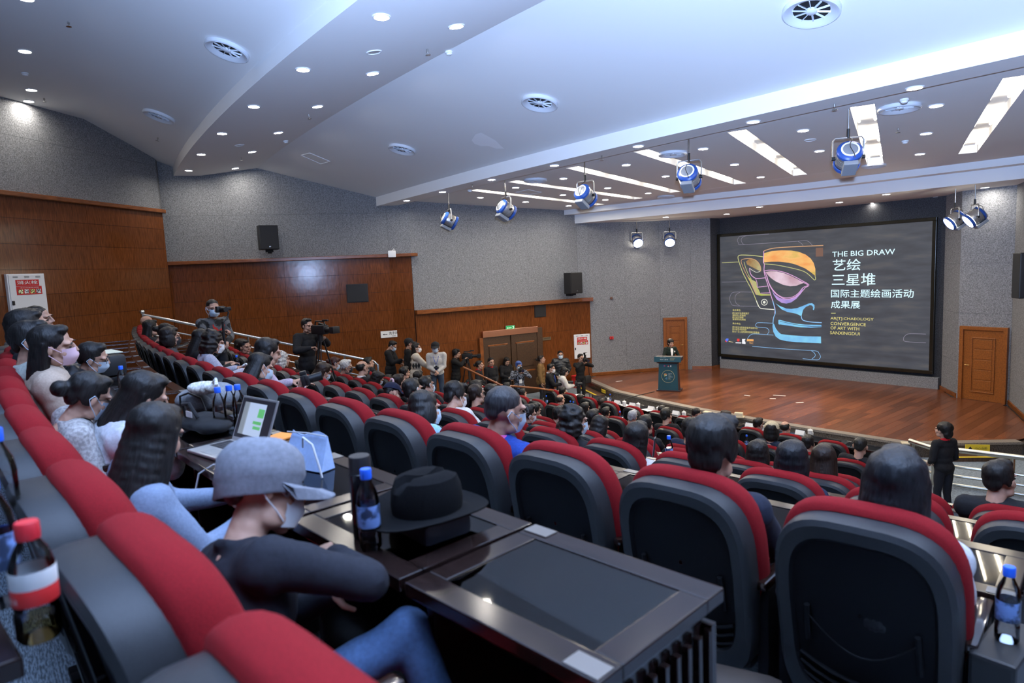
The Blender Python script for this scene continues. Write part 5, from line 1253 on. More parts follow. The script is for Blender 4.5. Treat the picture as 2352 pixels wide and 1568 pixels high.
def person(label, loc, rz, P, top=BLK, bottom=(0.014, 0.015, 0.02), hair='short', haircol=HBLK, mask=None, glasses=False, hat=None, hatcol=BLK, cloth=None, roll=0.0, s=1.0, group=None, bandcol=(0.2, 0.1, 0.03), collar=None):
    t = thing('person', label, 'person', loc, group=group, rot=(0, roll, rz), scale=s)
    link('body', P['body'], t)
    me = P['jacket']; j = link('jacket', me, t, color=top)
    if cloth: j.material_slots[0].link = 'OBJECT'; j.material_slots[0].material = cloth
    link('trousers', P['trousers'], t, color=bottom); link('shoes', P['shoes'], t)
    hm = Matrix.Identity(4)
    for i in range(3):
        for k in range(3): hm[i][k] = P['HR'][i][k]
        hm[i][3] = P['hc'][i]
    def hl(name, me, color=None):
        o = link(name, me, t, color=color); o.matrix_local = hm; return o
    if collar:
        k_ = id(P)
        if k_ not in COLLARS: COLLARS[k_] = G().ring([[tuple(P['nb'] + P['RT'] @ np.array((r_ * math.cos(a), r_ * 0.95 * math.sin(a) - 0.004, h_ - 0.020 * math.sin(a)))) for a in [2 * math.pi * i / 18 for i in range(18)]] for r_, h_ in ((0.086, -0.012), (0.084, 0.012), (0.072, 0.034), (0.066, 0.036), (0.064, 0.0))], 0, cap=False).mesh('collar', CLOTH, True)
        link('collar', COLLARS[k_], t, color=collar)
    if hair and hair != 'none': hl('hair', hair_mesh(hair), haircol)
    if mask: hl('face_mask', mask_mesh(mask))
    if glasses: hl('glasses', GLASSES)
    if hat == 'cap': hl('cap_crown', CAPM[0], hatcol); hl('cap_brim', CAPM[1], hatcol)
    if hat == 'cadet': hl('cap_crown', CADET[0], hatcol); hl('cap_brim', CADET[1], hatcol)
    if hat == 'fedora': hl('hat_crown', CAPM[2], hatcol); hl('hat_brim', CAPM[3], hatcol); hl('hat_band', CAPM[4], bandcol)
    if hat == 'beanie': hl('cap_crown', CAPM[0], hatcol)
    if hat == 'hood': hl('hood', hair_mesh('thick'), hatcol)
    return t
def seated(row, px, py, label, P, **kw):
    """puts a seated person so that the head appears where the photograph shows it, on the nearest chair of the row"""
    hy, hz = P['hc'][1], P['hc'][2]; d = ray(px, py); off = 0.05 if row == 0 else 0.15; seat = kw.pop('seat', None); best = None
    for k in range(1500):                     # first place along the line of sight where the head sits over the row
        q = d * (0.6 + 0.014 * k) / FPX
        if q[0] < SEATX[row][-1] - 0.4: break
        e = abs(q[1] - (ytop(row, q[0]) + off + hy)) + 0.6 * abs((ZC + q[2] - ZF[row]) / hz - 1.0)
        if best is None or e < best[0]: best = (e, q[0], q[1], q[2])
    e, x, y, z = best
    s = min(1.12, max(0.86, (ZC + z - ZF[row]) / hz))
    cx = SEATX[row][seat] if seat is not None else min(SEATX[row], key=lambda q: abs(q - x))
    roll = 0 if seat is not None else max(-0.3, min(0.3, (x - cx) / (hz * s)))
    if seat is None: cx = x - roll * hz * s
    else: s = 1.03
    return person(label, (cx, ytop(row, cx) + off, ZF[row]), kw.pop('rz', 0) + rface(cx, row), P, roll=roll, s=s, **kw)
# poses shared by the audience
PS = {'m0': pose('m0', head=(-4, 8, 0)), 'm1': pose('m1', lean=-4, head=(-22, 0, 0), wr=(0.06, 0.38, 0.72), wl=(-0.08, 0.38, 0.72), curl=(1.15, 1.15)), 'm2': pose('m2', lean=-8, head=(-6, -18, 4), thick=0.028), 'm3': pose('m3', lean=14, head=(-18, 6, 0), wr=(0.16, 0.52, 0.80), wl=(-0.12, 0.52, 0.80)),
      'f0': pose('f0', head=(-4, 8, 0), fem=1), 'f1': pose('f1', lean=-3, head=(-26, -4, 0), wr=(0.06, 0.36, 0.74), wl=(-0.06, 0.36, 0.74), curl=(1.15, 1.15), fem=1), 'f2': pose('f2', lean=-8, head=(-2, -22, -3), fem=1, thick=0.03), 'f3': pose('f3', lean=16, head=(-16, 0, 0), wr=(0.14, 0.52, 0.80), wl=(-0.14, 0.52, 0.80), fem=1),
      'face': pose('face', lean=2, head=(-6, -6, 6), wr=(0.10, 0.22, 1.02), pole=((0.6, 0.4, -0.6), (-0.6, -0.5, -0.6)), curl=(1.15, 0.35))}
AUD = [  # row, px, py, pose, hair, colour of hair, top, mask, glasses, extra, label
    (1, 345, 744, 'm0', 'none', HBLK, BLK, None, 0, {'seat': 21}, 'bald man at the far left end of the row by the railing'),
    (1, 352, 766, 'f0', 'long', HBLK, BLK, None, 0, {'seat': 18}, 'black-haired woman next to the bald man by the railing'),
    (1, 364, 772, 'f1', 'bun', HBLK, BLK, None, 0, {'seat': 16}, 'black-haired woman with a bun seated beside the black-masked woman'),
    (1, 397, 766, 'f0', 'bob', (0.014, 0.010, 0.009), (0.05, 0.052, 0.058), MASKB, 0, {'seat': 14}, 'woman in a black mask and grey coat near the railing'),
    (1, 460, 776, 'f3', 'long', HBLK, BLK, None, 0, {'seat': 13}, 'long-haired woman in black behind the curly-haired phone user'),
    (1, 474, 803, 'f3', 'curly', (0.012, 0.009, 0.008), (0.36, 0.35, 0.42), MASKW, 0, {'seat': 12}, 'curly-haired woman in a lavender hoodie looking at a phone'),
    (1, 600, 838, 'f1', 'long', HBLK, BLK, MASKM, 0, {}, 'black-haired woman with a pearl hair clip holding her bag'),
    (1, 614, 808, 'f3', 'verylong', HBLK, (0.42, 0.34, 0.42), None, 0, {}, 'long-haired woman in a pale lilac top leaning forward with a phone'),
    (1, 988, 926, 'f3', 'bob', HBLK, (0.25, 0.45, 0.68), MASKM, 0, {}, 'woman with a dark bob in a light blue coat and patterned scarf'),
    (1, 1156, 938, 'm2', 'crew', (0.03, 0.028, 0.03), (0.012, 0.04, 0.22), MASKM, 1, {'collar': (0.75, 0.13, 0.42)}, 'man with cropped hair, brown glasses and mask in a blue jacket'),
    (1, 1642, 1030, 'm0', 'thick', HBLK, (0.012, 0.015, 0.028), None, 0, {}, 'black-haired man in dark clothes seated ahead of the white gift bag'),
    (1, 2062, 1112, 'f0', 'verylong', (0.008, 0.008, 0.010), (0.6, 0.6, 0.62), None, 0, {}, 'long black-haired woman in the chair at the bottom right'),
    (2, 554, 790, 'f2', 'bob', HBLK, BLK, MASKW, 0, {}, 'dark-haired woman with a white mask beside the woman looking up'),
    (2, 575, 794, 'f2', 'bun', HBLK, BLK, None, 0, {'rz': -0.6}, 'woman turning back and looking up beside the railing'),
    (2, 649, 826, 'f0', 'curly', (0.42, 0.40, 0.36), (0.12, 0.12, 0.13), None, 0, {}, 'woman with short silver curls in a grey jacket'),
    (2, 743, 850, 'f1', 'long', (0.022, 0.012, 0.008), BLK, MASKM, 0, {}, 'brown-haired woman in a blue mask looking down'),
    (2, 901, 897, 'm1', 'crew', HBLK, (0.014, 0.022, 0.05), None, 0, {'hat': 'cap', 'hatcol': (0.006, 0.009, 0.028)}, 'man in a navy baseball cap seated in the middle rows'),
    (2, 950, 888, 'm0', 'short', HBLK, (0.025, 0.026, 0.03), MASKW, 0, {}, 'black-haired man with a blue lanyard beside the navy cap'),
    (2, 1047, 902, 'm1', 'thick', HBLK, (0.62, 0.60, 0.58), MASKW, 1, {}, 'young man in a cream jacket, glasses and mask looking down'),
    (2, 1318, 964, 'f2', 'curly', HBLK, BLK, MASKM, 0, {}, 'woman with thick wavy hair in a black coat and mask'),
    (2, 1466, 1002, 'f0', 'verylong', HBLK, (0.52, 0.49, 0.47), None, 0, {}, 'long straight-haired woman in a cream blouse holding a phone'),
    (2, 1822, 1056, 'f0', 'bob', (0.008, 0.008, 0.01), (0.012, 0.016, 0.04), None, 0, {}, 'woman with a glossy parted black bob in navy'),
    (4, 759, 820, 'm0', 'short', HBLK, BLK, None, 0, {}, 'black-haired man half hidden below the handrail'),
    (3, 769, 834, 'f1', 'bun', (0.04, 0.012, 0.010), BLK, MASKM, 0, {}, 'auburn-haired woman in a blue mask below the handrail'),
    (3, 795, 838, 'm2', 'short', (0.50, 0.49, 0.47), (0.045, 0.05, 0.06), MASKB, 0, {}, 'white-haired man in a dark mask and suit'),
    (3, 834, 845, 'm0', 'balding', HBLK, BLK, MASKB, 1, {'collar': (0.7, 0.7, 0.7)}, 'man with receding black hair, glasses and a white collar'),
    (3, 867, 864, 'f1', 'bob', HBLK, BLK, MASKM, 0, {}, 'woman with a black bob beside the man with a white collar'),
    (4, 893, 867, 'f0', 'bob', HBLK, BLK, None, 0, {}, 'dark-haired person left of the pink scrunchie'),
    (3, 917, 876, 'f0', 'pony', (0.014, 0.009, 0.007), BLK, None, 0, {}, 'woman with a ponytail tied by a pink scrunchie'),
    (3, 981, 880, 'm0', 'short', HBLK, BLK, MASKM, 0, {}, 'black-haired man in a mask ahead of the standing man in jeans'),
    (3, 1083, 919, 'm0', 'short', HBLK, (0.016, 0.02, 0.032), None, 1, {'collar': (0.7, 0.7, 0.7)}, 'man in a dark suit with a crisp white collar'),
    (3, 1096, 902, 'm0', 'short', (0.02, 0.012, 0.01), BLK, MASKB, 1, {}, 'man in glasses and dark mask beyond the white-collared suit'),
    (3, 1210, 948, 'm2', 'short', HBLK, (0.016, 0.02, 0.04), MASKW, 0, {'collar': (0.7, 0.7, 0.7)}, 'man in a navy suit with a white mask and collar'),
    (3, 1380, 980, 'f1', 'bob', HBLK, (0.62, 0.62, 0.58), None, 0, {}, 'woman with a round black bob and white top'),
    (3, 1742, 1042, 'f0', 'bob', HBLK, BLK, None, 0, {}, 'woman with black hair below the white sheet of paper'),
    (3, 1896, 1054, 'f0', 'long', (0.018, 0.010, 0.007), BLK, None, 0, {}, 'long-haired woman with brownish ends near the right rail'),
    (3, 2287, 1098, 'm2', 'short', HBLK, BLK, None, 0, {'rz': -0.1}, 'black-haired man in black at the right edge before the rail'),
    (4, 930, 856, 'm0', 'short', HBLK, BLK, None, 0, {}, 'dark-haired man just below the patterned cardigan'),
    (4, 962, 866, 'm0', 'short', HBLK, BLK, MASKM, 0, {}, 'dark-haired man with a pale mask below the patterned cardigan'),
    (5, 1078, 876, 'f0', 'bun', HBLK, BLK, None, 1, {}, 'woman in glasses with tied-back hair below the wooden handrail'),
    (4, 1096, 888, 'f0', 'bob', HBLK, BLK, MASKW, 0, {}, 'dark-haired person with a white mask below the wooden handrail'),
    (4, 1130, 890, 'f0', 'bob', HBLK, BLK, MASKW, 0, {}, 'second white-masked person below the wooden handrail'),
    (4, 1228, 940, 'face', 'short', HBLK, BLK, None, 0, {}, 'man in black resting his face on his hand'),
    (4, 1284, 948, 'm0', 'short', HBLK, BLK, None, 0, {}, 'dark-haired man behind the man resting his face'),
    (4, 1362, 955, 'm0', 'short', HBLK, BLK, None, 0, {'collar': (0.7, 0.7, 0.7)}, 'dark-haired man with a thin white collar line'),
    (4, 1484, 976, 'm0', 'short', HBLK, BLK, None, 0, {}, 'dark-haired man half hidden by the long-haired woman'),
    (4, 1588, 986, 'm0', 'thick', HBLK, NVY, None, 0, {}, 'dark-haired man peeking out left of the thick-haired man'),
    (5, 1166, 888, 'm0', 'short', HBLK, BLK, MASKM, 0, {}, 'dark-haired man in front of the photographer with the headscarf'),
    (5, 1201, 903, 'm0', 'short', HBLK, BLK, None, 1, {}, 'man with short hair and glasses at a desk with papers'),
    (5, 1345, 934, 'f0', 'long', HBLK, BLK, None, 0, {}, 'long-haired woman two seats from the water bottles'),
    (5, 1392, 946, 'm0', 'short', HBLK, NVY, None, 0, {}, 'man in navy reading a white sheet'),
    (5, 1454, 952, 'm0', 'short', (0.30, 0.31, 0.33), DGR, None, 0, {}, 'grey-haired man with a white sheet before him'),
    (5, 1531, 953, 'm0', 'short', (0.012, 0.011, 0.009), BLK, None, 0, {}, 'broad man in a black jacket near the name cards'),
    (5, 1774, 988, 'm0', 'bob', HBLK, (0.016, 0.024, 0.045), None, 0, {'hat': 'beanie', 'hatcol': (0.50, 0.42, 0.28)}, 'person in a beige checked cap and navy jacket'),
    (5, 1857, 1018, 'm0', 'short', HBLK, BLK, None, 0, {}, 'short-haired man left of the tall water bottle'),
    (5, 1977, 1024, 'm0', 'crew', (0.016, 0.015, 0.013), BLK, None, 0, {}, 'short-haired man alone at the right end before the stage'),
    (6, 1242, 913, 'f0', 'long', HBLK, BLK, None, 0, {}, 'long-haired woman in front of the suited photographer'),
    (6, 1293, 896, 'm0', 'short', HBLK, BLK, None, 0, {}, 'man seated in front of the woman in a white jacket'),
    (5, 1288, 918, 'm0', 'balding', (0.02, 0.016, 0.014), DGR, None, 1, {}, 'balding man in glasses near two water bottles'),
    (6, 1333, 914, 'f0', 'bob', HBLK, BLK, None, 0, {}, 'dark-haired person seated at the feet of the flash photographer'),
    (6, 1383, 921, 'm0', 'short', (0.02, 0.012, 0.01), BLK, None, 0, {}, 'man beside the leftmost white tea mugs'),
    (6, 1521, 943, 'm0', 'short', HBLK, BLK, None, 0, {}, 'man in the front row hidden behind the broad man'),
    (6, 1598, 948, 'm2', 'crew', HBLK, BLK, None, 0, {}, 'man with a crew cut in the front row turning aside'),
    (6, 1667, 958, 'm0', 'short', HBLK, BLK, None, 0, {'hat': 'fedora', 'hatcol': (0.045, 0.035, 0.03)}, 'front-row man in a grey-brown brimmed hat'),
    (6, 1740, 973, 'm2', 'short', HBLK, BLK, MASKW, 0, {}, 'front-row man with dark hair and a white mask'),
    (6, 1805, 981, 'm0', 'balding', (0.012, 0.011, 0.010), BLK, None, 0, {}, 'front-row man with thinning hair next to the last name card'),
]
bpy.context.view_layer.update()
for row, px, py, pk, hr, hcol, top, mk, gl, ex, lab in AUD:
    seated(row, px, py, lab, PS[pk], top=top, hair=hr, haircol=hcol, mask=mk, glasses=bool(gl), group='seated audience', **ex)

# --- the rear row beside the camera
P = pose('capman', lean=13, head=(-20, -6, -4), wr=(0.055, 0.385, 0.905), wl=(0.04, 0.37, 0.80), curl=(1.15, 1.15), pole=((1.0, 0.5, -0.55), (-0.8, -0.1, -0.6)), up=((0.3, -0.2, 1), (0.2, -0.6, 1)), thick=0.022, legs={1: ((0.27, 0.46, 0.66), (0.33, 0.50, 0.26)), -1: ((-0.10, 0.45, 0.53), (-0.12, 0.45, 0.1))}, fat=1.05)
capman = seated(0, 640, 1118, 'man in a grey peaked cap and dark denim jacket, twisting open a bottle', P, top=(0.014, 0.015, 0.021), bottom=(0.05, 0.095, 0.19), hair='crew', haircol=(0.05, 0.045, 0.045), mask=MASKW, glasses=True, hat='cadet', hatcol=(0.17, 0.175, 0.20), group='people in the rear row')
seated(0, 395, 1085, 'woman with very long straight black hair in a blue-grey knit', pose('lhw', lean=8, head=(-24, 42, 0), fem=1, wr=(0.12, 0.46, 0.78), wl=(-0.12, 0.46, 0.78), thick=0.03), top=(0.17, 0.21, 0.29), hair='verylong', cloth=KNIT, group='people in the rear row')
seated(0, 228, 985, 'woman with tied-back hair, glasses and blue mask in a checked coat', pose('plaidw', lean=4, head=(-28, 10, 0), fem=1, thick=0.034), top=(0.34, 0.32, 0.31), hair='bun', mask=MASKM, glasses=True, cloth=PLAID, group='people in the rear row')
seated(0, 352, 893, 'long-haired woman in a white hoodie with her hand at her chin', pose('whitew', lean=30, head=(-24, -4, 0), fem=1, thick=0.04, wr=(0.05, 0.47, 0.93), wl=(-0.10, 0.42, 0.72), pole=((0.5, 0.3, -0.9), (-0.6, -0.5, -0.6)), curl=(1.15, 0.35)), top=(0.68, 0.69, 0.74), hair='long', group='people in the rear row')
seated(0, 196, 812, 'man in glasses and a black quilted jacket leaning over the desk', pose('puffer', lean=34, head=(-14, -14, 0), thick=0.05, puff=1, wr=(0.16, 0.66, 0.80), wl=(-0.06, 0.62, 0.80), pole=((0.9, -0.2, -0.5), (-0.6, -0.5, -0.6))), top=(0.014, 0.015, 0.018), hair='short', mask=MASKM, glasses=True, cloth=NYLON, group='people in the rear row')
seated(0, 86, 790, 'long-haired woman in a beige shearling coat and pink mask', pose('beige', lean=2, head=(-2, -16, 0), fem=1, thick=0.05), top=(0.40, 0.31, 0.24), hair='verylong', mask=MASKP, cloth=KNIT, group='people in the rear row')
seated(0, 12, 788, 'man in a pale green hoodie and mask at the left edge', PS['m2'], top=(0.42, 0.45, 0.40), mask=MASKM, group='people in the rear row')
seated(0, 46, 752, 'dark-haired woman between the beige coat and the hydrant cabinet', PS['f0'], top=BLK, hair='bob', group='people in the rear row')
seated(0, 72, 742, 'woman with a bare face beside the stout man without a mask', PS['f2'], top=(0.2, 0.2, 0.06), hair='bun', group='people in the rear row')
seated(0, 90, 730, 'stout man without a mask in a dark jacket below the hydrant cabinet', pose('stout', lean=-6, head=(2, -20, 0), thick=0.05, fat=1.12), top=(0.03, 0.032, 0.03), hair='crew', group='people in the rear row')

# --- people standing along the wall, on the stage and in the aisle
def standing(px, py, label, P, rz, near, far, s=1.0, floor=None, **kw):
    """walks along the line of sight until the head is at head height above the local floor"""
    hz = P['hc'][2] * s; best = None
    for k in range(400):
        zo = near + (far - near) * k / 399; p = at_d(px, py, zo); zf = zfloor(p.x, p.y) if floor is None else floor
        e = abs(p.z - zf - hz)
        if best is None or e < best[0]: best = (e, p, zf)
    e, p, zf = best
    R = math.radians(rz); off = Matrix.Rotation(R, 3, 'Z') @ Vector((P['hc'][0], P['hc'][1], 0)) * s
    s2 = (p.z - zf) / P['hc'][2]; s2 = min(s * 1.06, max(s * 0.94, s2))
    t = person(label, (p.x - off.x, p.y - off.y, zf), R, P, s=s2, **kw)
    return t
def hold(t, P, side, build, name, *args):
    """world position and forward direction of a hand of person t"""
    M_ = t.matrix_basis; w = M_ @ Vector(P['wrist'][side]); return w
bpy.context.view_layer.update()
SP_ = {}
def st(key, **kw): return pose('st_' + key, sit=False, lean=kw.pop('lean', 2), **kw)
GR = 'people standing along the wall'
p1 = st('gimbal', head=(-8, -12, 0), wr=(0.06, 0.36, 1.24), wl=(-0.02, 0.34, 1.08), curl=(1.15, 1.15), pole=((0.7, -0.2, -0.7), (-0.7, -0.2, -0.7)), thick=0.016)
gim = standing(489, 708, 'man in a camouflage sweater and mask holding a camera on a gimbal', p1, -78, 9.5, 13, 1.02, top=(0.1, 0.1, 0.1), hair='crew', mask=MASKM, cloth=CAMO, group=GR)
p2 = st('tripodcam', head=(-6, 0, 0), wr=(0.16, 0.30, 1.20), wl=(-0.12, 0.36, 1.34), curl=(1.15, 1.15), thick=0.035, coat=1, pole=((0.8, -0.3, -0.6), (-0.8, -0.3, -0.6)))
vid1 = standing(706, 748, 'video cameraman in a black coat behind a tripod camera', p2, -72, 12, 17.5, 1.02, top=BLK, hair='short', group=GR)
p3_ = st('phone', head=(-30, 0, 0), wr=(0.06, 0.34, 1.18), wl=(-0.05, 0.30, 1.08), curl=(1.15, 1.15), thick=0.036, coat=1)
ph1 = standing(902, 794, 'man in a black hooded coat and mask looking at his phone', p3_, -48, 14, 18.5, top=(0.012, 0.012, 0.013), hair='short', mask=MASKM, group=GR)
standing(940, 789, 'man in a black cap and coat behind the patterned cardigan', st('plain', thick=0.03, coat=1), -25, 15, 19, 1.02, top=(0.01, 0.01, 0.011), hair='short', hat='cap', hatcol=BLK, group=GR)
p5 = st('cardigan', head=(0, -14, 0), fem=1, wr=(0.12, 0.42, 1.02), thick=0.045, coat=1)
card = standing(957, 799, 'woman in a cream cardigan with a dark diamond pattern', p5, -28, 14, 18.5, 0.98, top=(0.5, 0.45, 0.37), bottom=BLK, hair='long', mask=MASKW, cloth=KNIT, group=GR)
p6 = st('clasp', head=(-4, -4, 0), wr=(0.03, 0.22, 1.02), wl=(-0.03, 0.22, 1.0), curl=(1.15, 1.15), thick=0.03)
gj = standing(1000, 798, 'man in a black cap, pale grey jacket and jeans with a lanyard', p6, -126, 15, 19.5, 1.0, top=(0.46, 0.44, 0.41), bottom=(0.035, 0.05, 0.075), hair='crew', mask=MASKM, hat='cap', hatcol=BLK, group=GR)
p7 = st('vid2', head=(-4, 0, 0), wr=(0.12, 0.34, 1.42), wl=(-0.14, 0.26, 1.30), curl=(1.15, 1.15), thick=0.036, coat=1, pole=((0.8, -0.2, -0.6), (-0.8, -0.3, -0.6)))
vid2 = standing(1049, 812, 'cameraman in black with a beanie filming beside the doors', p7, -48, 15.5, 20.5, 1.0, top=(0.010, 0.010, 0.011), hair='none', hat='hood', hatcol=(0.008, 0.008, 0.009), group=GR)
GU = 'people waiting by the double doors'
fp = st('fplain', fem=1, thick=0.024, wr=(0.1, 0.2, 1.0), wl=(-0.1, 0.2, 1.0))
standing(1102, 838, 'woman with tied hair and red collar facing the stage by the rail', fp, -50, 17, 22, 0.96, top=BLK, hair='bun', group=GU, collar=(0.42, 0.01, 0.015))
standing(1128, 831, 'usher in a dark suit with a bright red collar', st('usher', fem=1, thick=0.022, head=(-4, -8, 0), wr=(0.06, 0.2, 1.0), wl=(-0.06, 0.2, 1.0)), -95, 17, 21.5, 0.97, top=BLK, hair='bun', group=GU, collar=(0.42, 0.01, 0.015))
standing(1133, 824, 'woman with a white mask standing behind the usher', fp, -70, 20.2, 23, 0.98, top=BLK, hair='bob', mask=MASKW, group=GU)
pp1 = st('papers', fem=1, head=(-22, 0, 0), wr=(0.08, 0.30, 1.06), wl=(-0.06, 0.30, 1.04), thick=0.024)
wp = standing(1164, 830, 'woman in a black jacket reading papers in the doorway', pp1, -100, 18, 22.5, 0.98, top=BLK, hair='bob', group=GU)
p12 = st('photo1', head=(-4, 0, 0), wr=(0.09, 0.24, 1.40), wl=(-0.07, 0.26, 1.38), curl=(1.15, 1.15), pole=((0.9, 0.1, -0.6), (-0.9, 0.1, -0.6)), thick=0.02, fat=1.08)
hs = standing(1192, 840, 'photographer in a blue headscarf and patterned shirt aiming a camera', p12, -112, 16, 21, 1.0, top=(0.06, 0.065, 0.085), hair='none', hat='hood', hatcol=(0.05, 0.10, 0.30), mask=MASKM, cloth=PATTERN, group=GU)
standing(1244, 825, 'woman in a long brown coat by the wooden pier', st('browncoat', fem=1, thick=0.034, coat=1, head=(2, -6, 0)), -50, 18, 23, 1.0, top=(0.17, 0.095, 0.035), hair='bun', haircol=(0.015, 0.01, 0.008), group=GU)
p14 = st('suitcam', head=(-10, -6, 0), wr=(0.06, 0.36, 1.14), wl=(-0.05, 0.36, 1.12), curl=(1.15, 1.15), thick=0.03)
sc_ = standing(1266, 846, 'man in a black suit with a blue lanyard holding a camera', p14, -48, 17, 22, 1.02, top=BLK, hair='short', mask=MASKW, group=GU, collar=(0.7, 0.7, 0.7))
standing(1287, 815, 'man in glasses, mask and a black quilted jacket beside the grey wall', st('puffer2', thick=0.045, puff=1, wr=(0.16, 0.1, 0.95), wl=(-0.16, 0.1, 0.95)), -126, 19, 24, 1.03, top=(0.02, 0.022, 0.026), hair='short', mask=MASKM, glasses=True, cloth=NYLON, group=GU)
p16 = st('whitecam', head=(-24, -4, 0), fem=1, wr=(0.06, 0.34, 1.14), wl=(-0.05, 0.32, 1.12), curl=(1.15, 1.15), thick=0.045, coat=1)
wj = standing(1297, 854, 'woman in a white jacket looking down at her camera', p16, -36, 17, 22.5, 0.95, top=(0.62, 0.60, 0.56), hair='bob', group=GU)
p17 = st('photo2', head=(-2, 0, 0), wr=(0.08, 0.26, 1.46), wl=(-0.08, 0.27, 1.44), curl=(1.15, 1.15), pole=((0.95, 0.0, -0.5), (-0.95, 0.0, -0.5)), thick=0.022)
fp2 = standing(1334, 822, 'photographer in black with a flash camera raised by the stage steps', p17, -100, 18, 24.5, 1.0, top=(0.012, 0.012, 0.013), bottom=(0.012, 0.012, 0.013), hair='short', group=GU)
p18 = st('speaker', fem=1, head=(-4, 4, 0), wr=(0.2, 0.30, 1.05), wl=(-0.2, 0.30, 1.05), thick=0.024)
spk_ = standing(1541, 788, 'woman in a dark green suit and white blouse speaking at the lectern', p18, -122, 19.7, 25, 0.88, floor=STG, top=(0.008, 0.016, 0.013), bottom=(0.008, 0.016, 0.013), hair='puffy')
standing(2165, 988, 'usher with short dark hair and red collar at the right-hand rail', st('usher2', fem=1, thick=0.024, head=(6, 14, 0), wr=(0.1, 0.2, 1.0), wl=(-0.1, 0.2, 1.0)), 62, 9, 14, 0.97, floor=0.0, top=BLK, hair='puffy', collar=(0.42, 0.01, 0.015))

# ================================================================== LECTERN, RAILS, STEPS
TEAL = M('teal_lectern_board', (0.012, 0.060, 0.085), 0.4)
TEALD = M('dark_lectern_side', (0.03, 0.014, 0.016), 0.5)
pb = at_z(1530, 900, STG + 0.012); prz = math.radians(27)
pod = thing('lectern', 'teal lectern with mask emblem on the stage', 'lectern', (pb.x, pb.y + 0.1, STG + 0.012), prz)
g = G(); H_ = 1.03
def tp(w0, d0, z0, w1, d1, z1, y0=0.0, y1=0.0): return [[(-w0 / 2, y0, z0), (w0 / 2, y0, z0), (w0 / 2, y0 + d0, z0), (-w0 / 2, y0 + d0, z0)], [(-w1 / 2, y1, z1), (w1 / 2, y1, z1), (w1 / 2, y1 + d1, z1), (-w1 / 2, y1 + d1, z1)]]
G().ring(tp(0.60, 0.38, 0.03, 0.54, 0.30, 0.88, 0.02, 0.06)).obj('column', TEALD, pod)
G().ring(tp(0.61, 0.02, 0.0, 0.545, 0.02, 0.885, 0.0, 0.04)).obj('front_board', TEAL, pod)
G().bbox((0, 0.22, 0.02), (0.72, 0.46, 0.04), 0.01).obj('base', TEALD, pod)
G().ring(tp(0.58, 0.34, 0.86, 0.78, 0.46, 0.93, 0.02, -0.03)).obj('neck', TEALD, pod)
G().ring(tp(0.80, 0.03, 0.91, 0.80, 0.03, 1.07, -0.05, -0.03)).obj('top_board', TEAL, pod)
G().ring(tp(0.79, 0.45, 0.93, 0.79, 0.45, 1.04, -0.02, 0.0)).obj('desk_top', TEALD, pod)
PW_ = M('print_white', (0.6, 0.65, 0.68), 0.6); PY_ = M('print_gold', (0.5, 0.42, 0.2), 0.6)
pl = math.atan2(0.02, 0.16); RB = (math.pi / 2 - pl * 0, 0, 0)
def ptext(body, x, z, w_, h_, mat, y): add_text(body, w_, h_, mat, pod, (x, y, z), 'lettering', 0, (math.pi / 2, 0, 0))
ptext('THE BIG DRAW', -0.22, 1.035, 0.18, 0.014, PW_, -0.058); ptext('艺绘 三星堆', -0.22, 0.97, 0.24, 0.04, PW_, -0.062)
for k, tx in enumerate(('AR[T]:CHAEOLOGY', 'CONVERGENCE', 'OF ART WITH', 'SANXINGDUI')): ptext(tx, 0.08, 1.03 - 0.021 * k, (0.17, 0.14, 0.12, 0.12)[k], 0.013, PY_, -0.062)
def yb(z): return 0.04 * z / 0.885 - 0.004
G().tube([(0.0 + 0.19 * math.cos(a), yb(0.46 + 0.19 * math.sin(a)), 0.46 + 0.19 * math.sin(a)) for a in [2 * math.pi * i / 40 for i in range(41)]], 0.004, 5).obj('emblem_ring', PY_, pod)
def emb(pts, mat, nm='emblem'):
    G().add([(x, yb(z) - 0.002, z) for x, z in pts], [tuple(range(len(pts)))]).obj(nm, mat, pod)
emb([(-.13, .53), (-.09, .55), (-.04, .54), (-.015, .51), (-.05, .52), (-.1, .515)], M('emblem_orange', (.6, .25, .06), .6)); emb([(-.09, .505), (-.05, .505), (-.03, .49), (-.07, .48)], PW_); emb([(-.12, .51), (-.1, .45), (-.085, .45), (-.1, .51)], M('emblem_green', (.3, .35, .1), .6)); emb([(-.09, .40), (-.02, .395), (-.02, .375), (-.075, .38)], M('emblem_blue', (.1, .3, .55), .6)); emb([(-.07, .435), (-.02, .44), (-.03, .425)], MATS['emblem_blue'])
for k, (tx, w_, c) in enumerate((('THE BIG DRAW', .11, PW_), ('艺绘', .06, PW_), ('三星堆', .09, PW_), ('国际主题绘画活动', .14, PW_), ('成果展', .06, PW_), ('ARCHAEOLOGY', .08, PY_))): ptext(tx, 0.01, 0.535 - 0.033 * k, w_, 0.019, c, yb(0.5) - 0.002)
for x, m in ((-.13, M('logo_p_blue', (.1, .15, .5), .6)), (-.11, M('logo_p_red', (.5, .03, .05), .6))): emb([(x, .765), (x + .03, .765), (x + .03, .80), (x, .80)], m, 'logo')
emb([(.0, .775), (.03, .775), (.03, .80), (.0, .80)], MATS['logo_p_red'], 'logo'); emb([(-.01, .755), (.04, .755), (.04, .768), (-.01, .768)], PW_, 'logo'); emb([(.07, .755), (.11, .755), (.095, .78), (.11, .80), (.07, .80)], PW_, 'logo')
t = thing('gooseneck_microphone', 'thin gooseneck microphone on the lectern', 'microphone', pod.matrix_basis @ Vector((-0.18, 0.2, 1.04)))
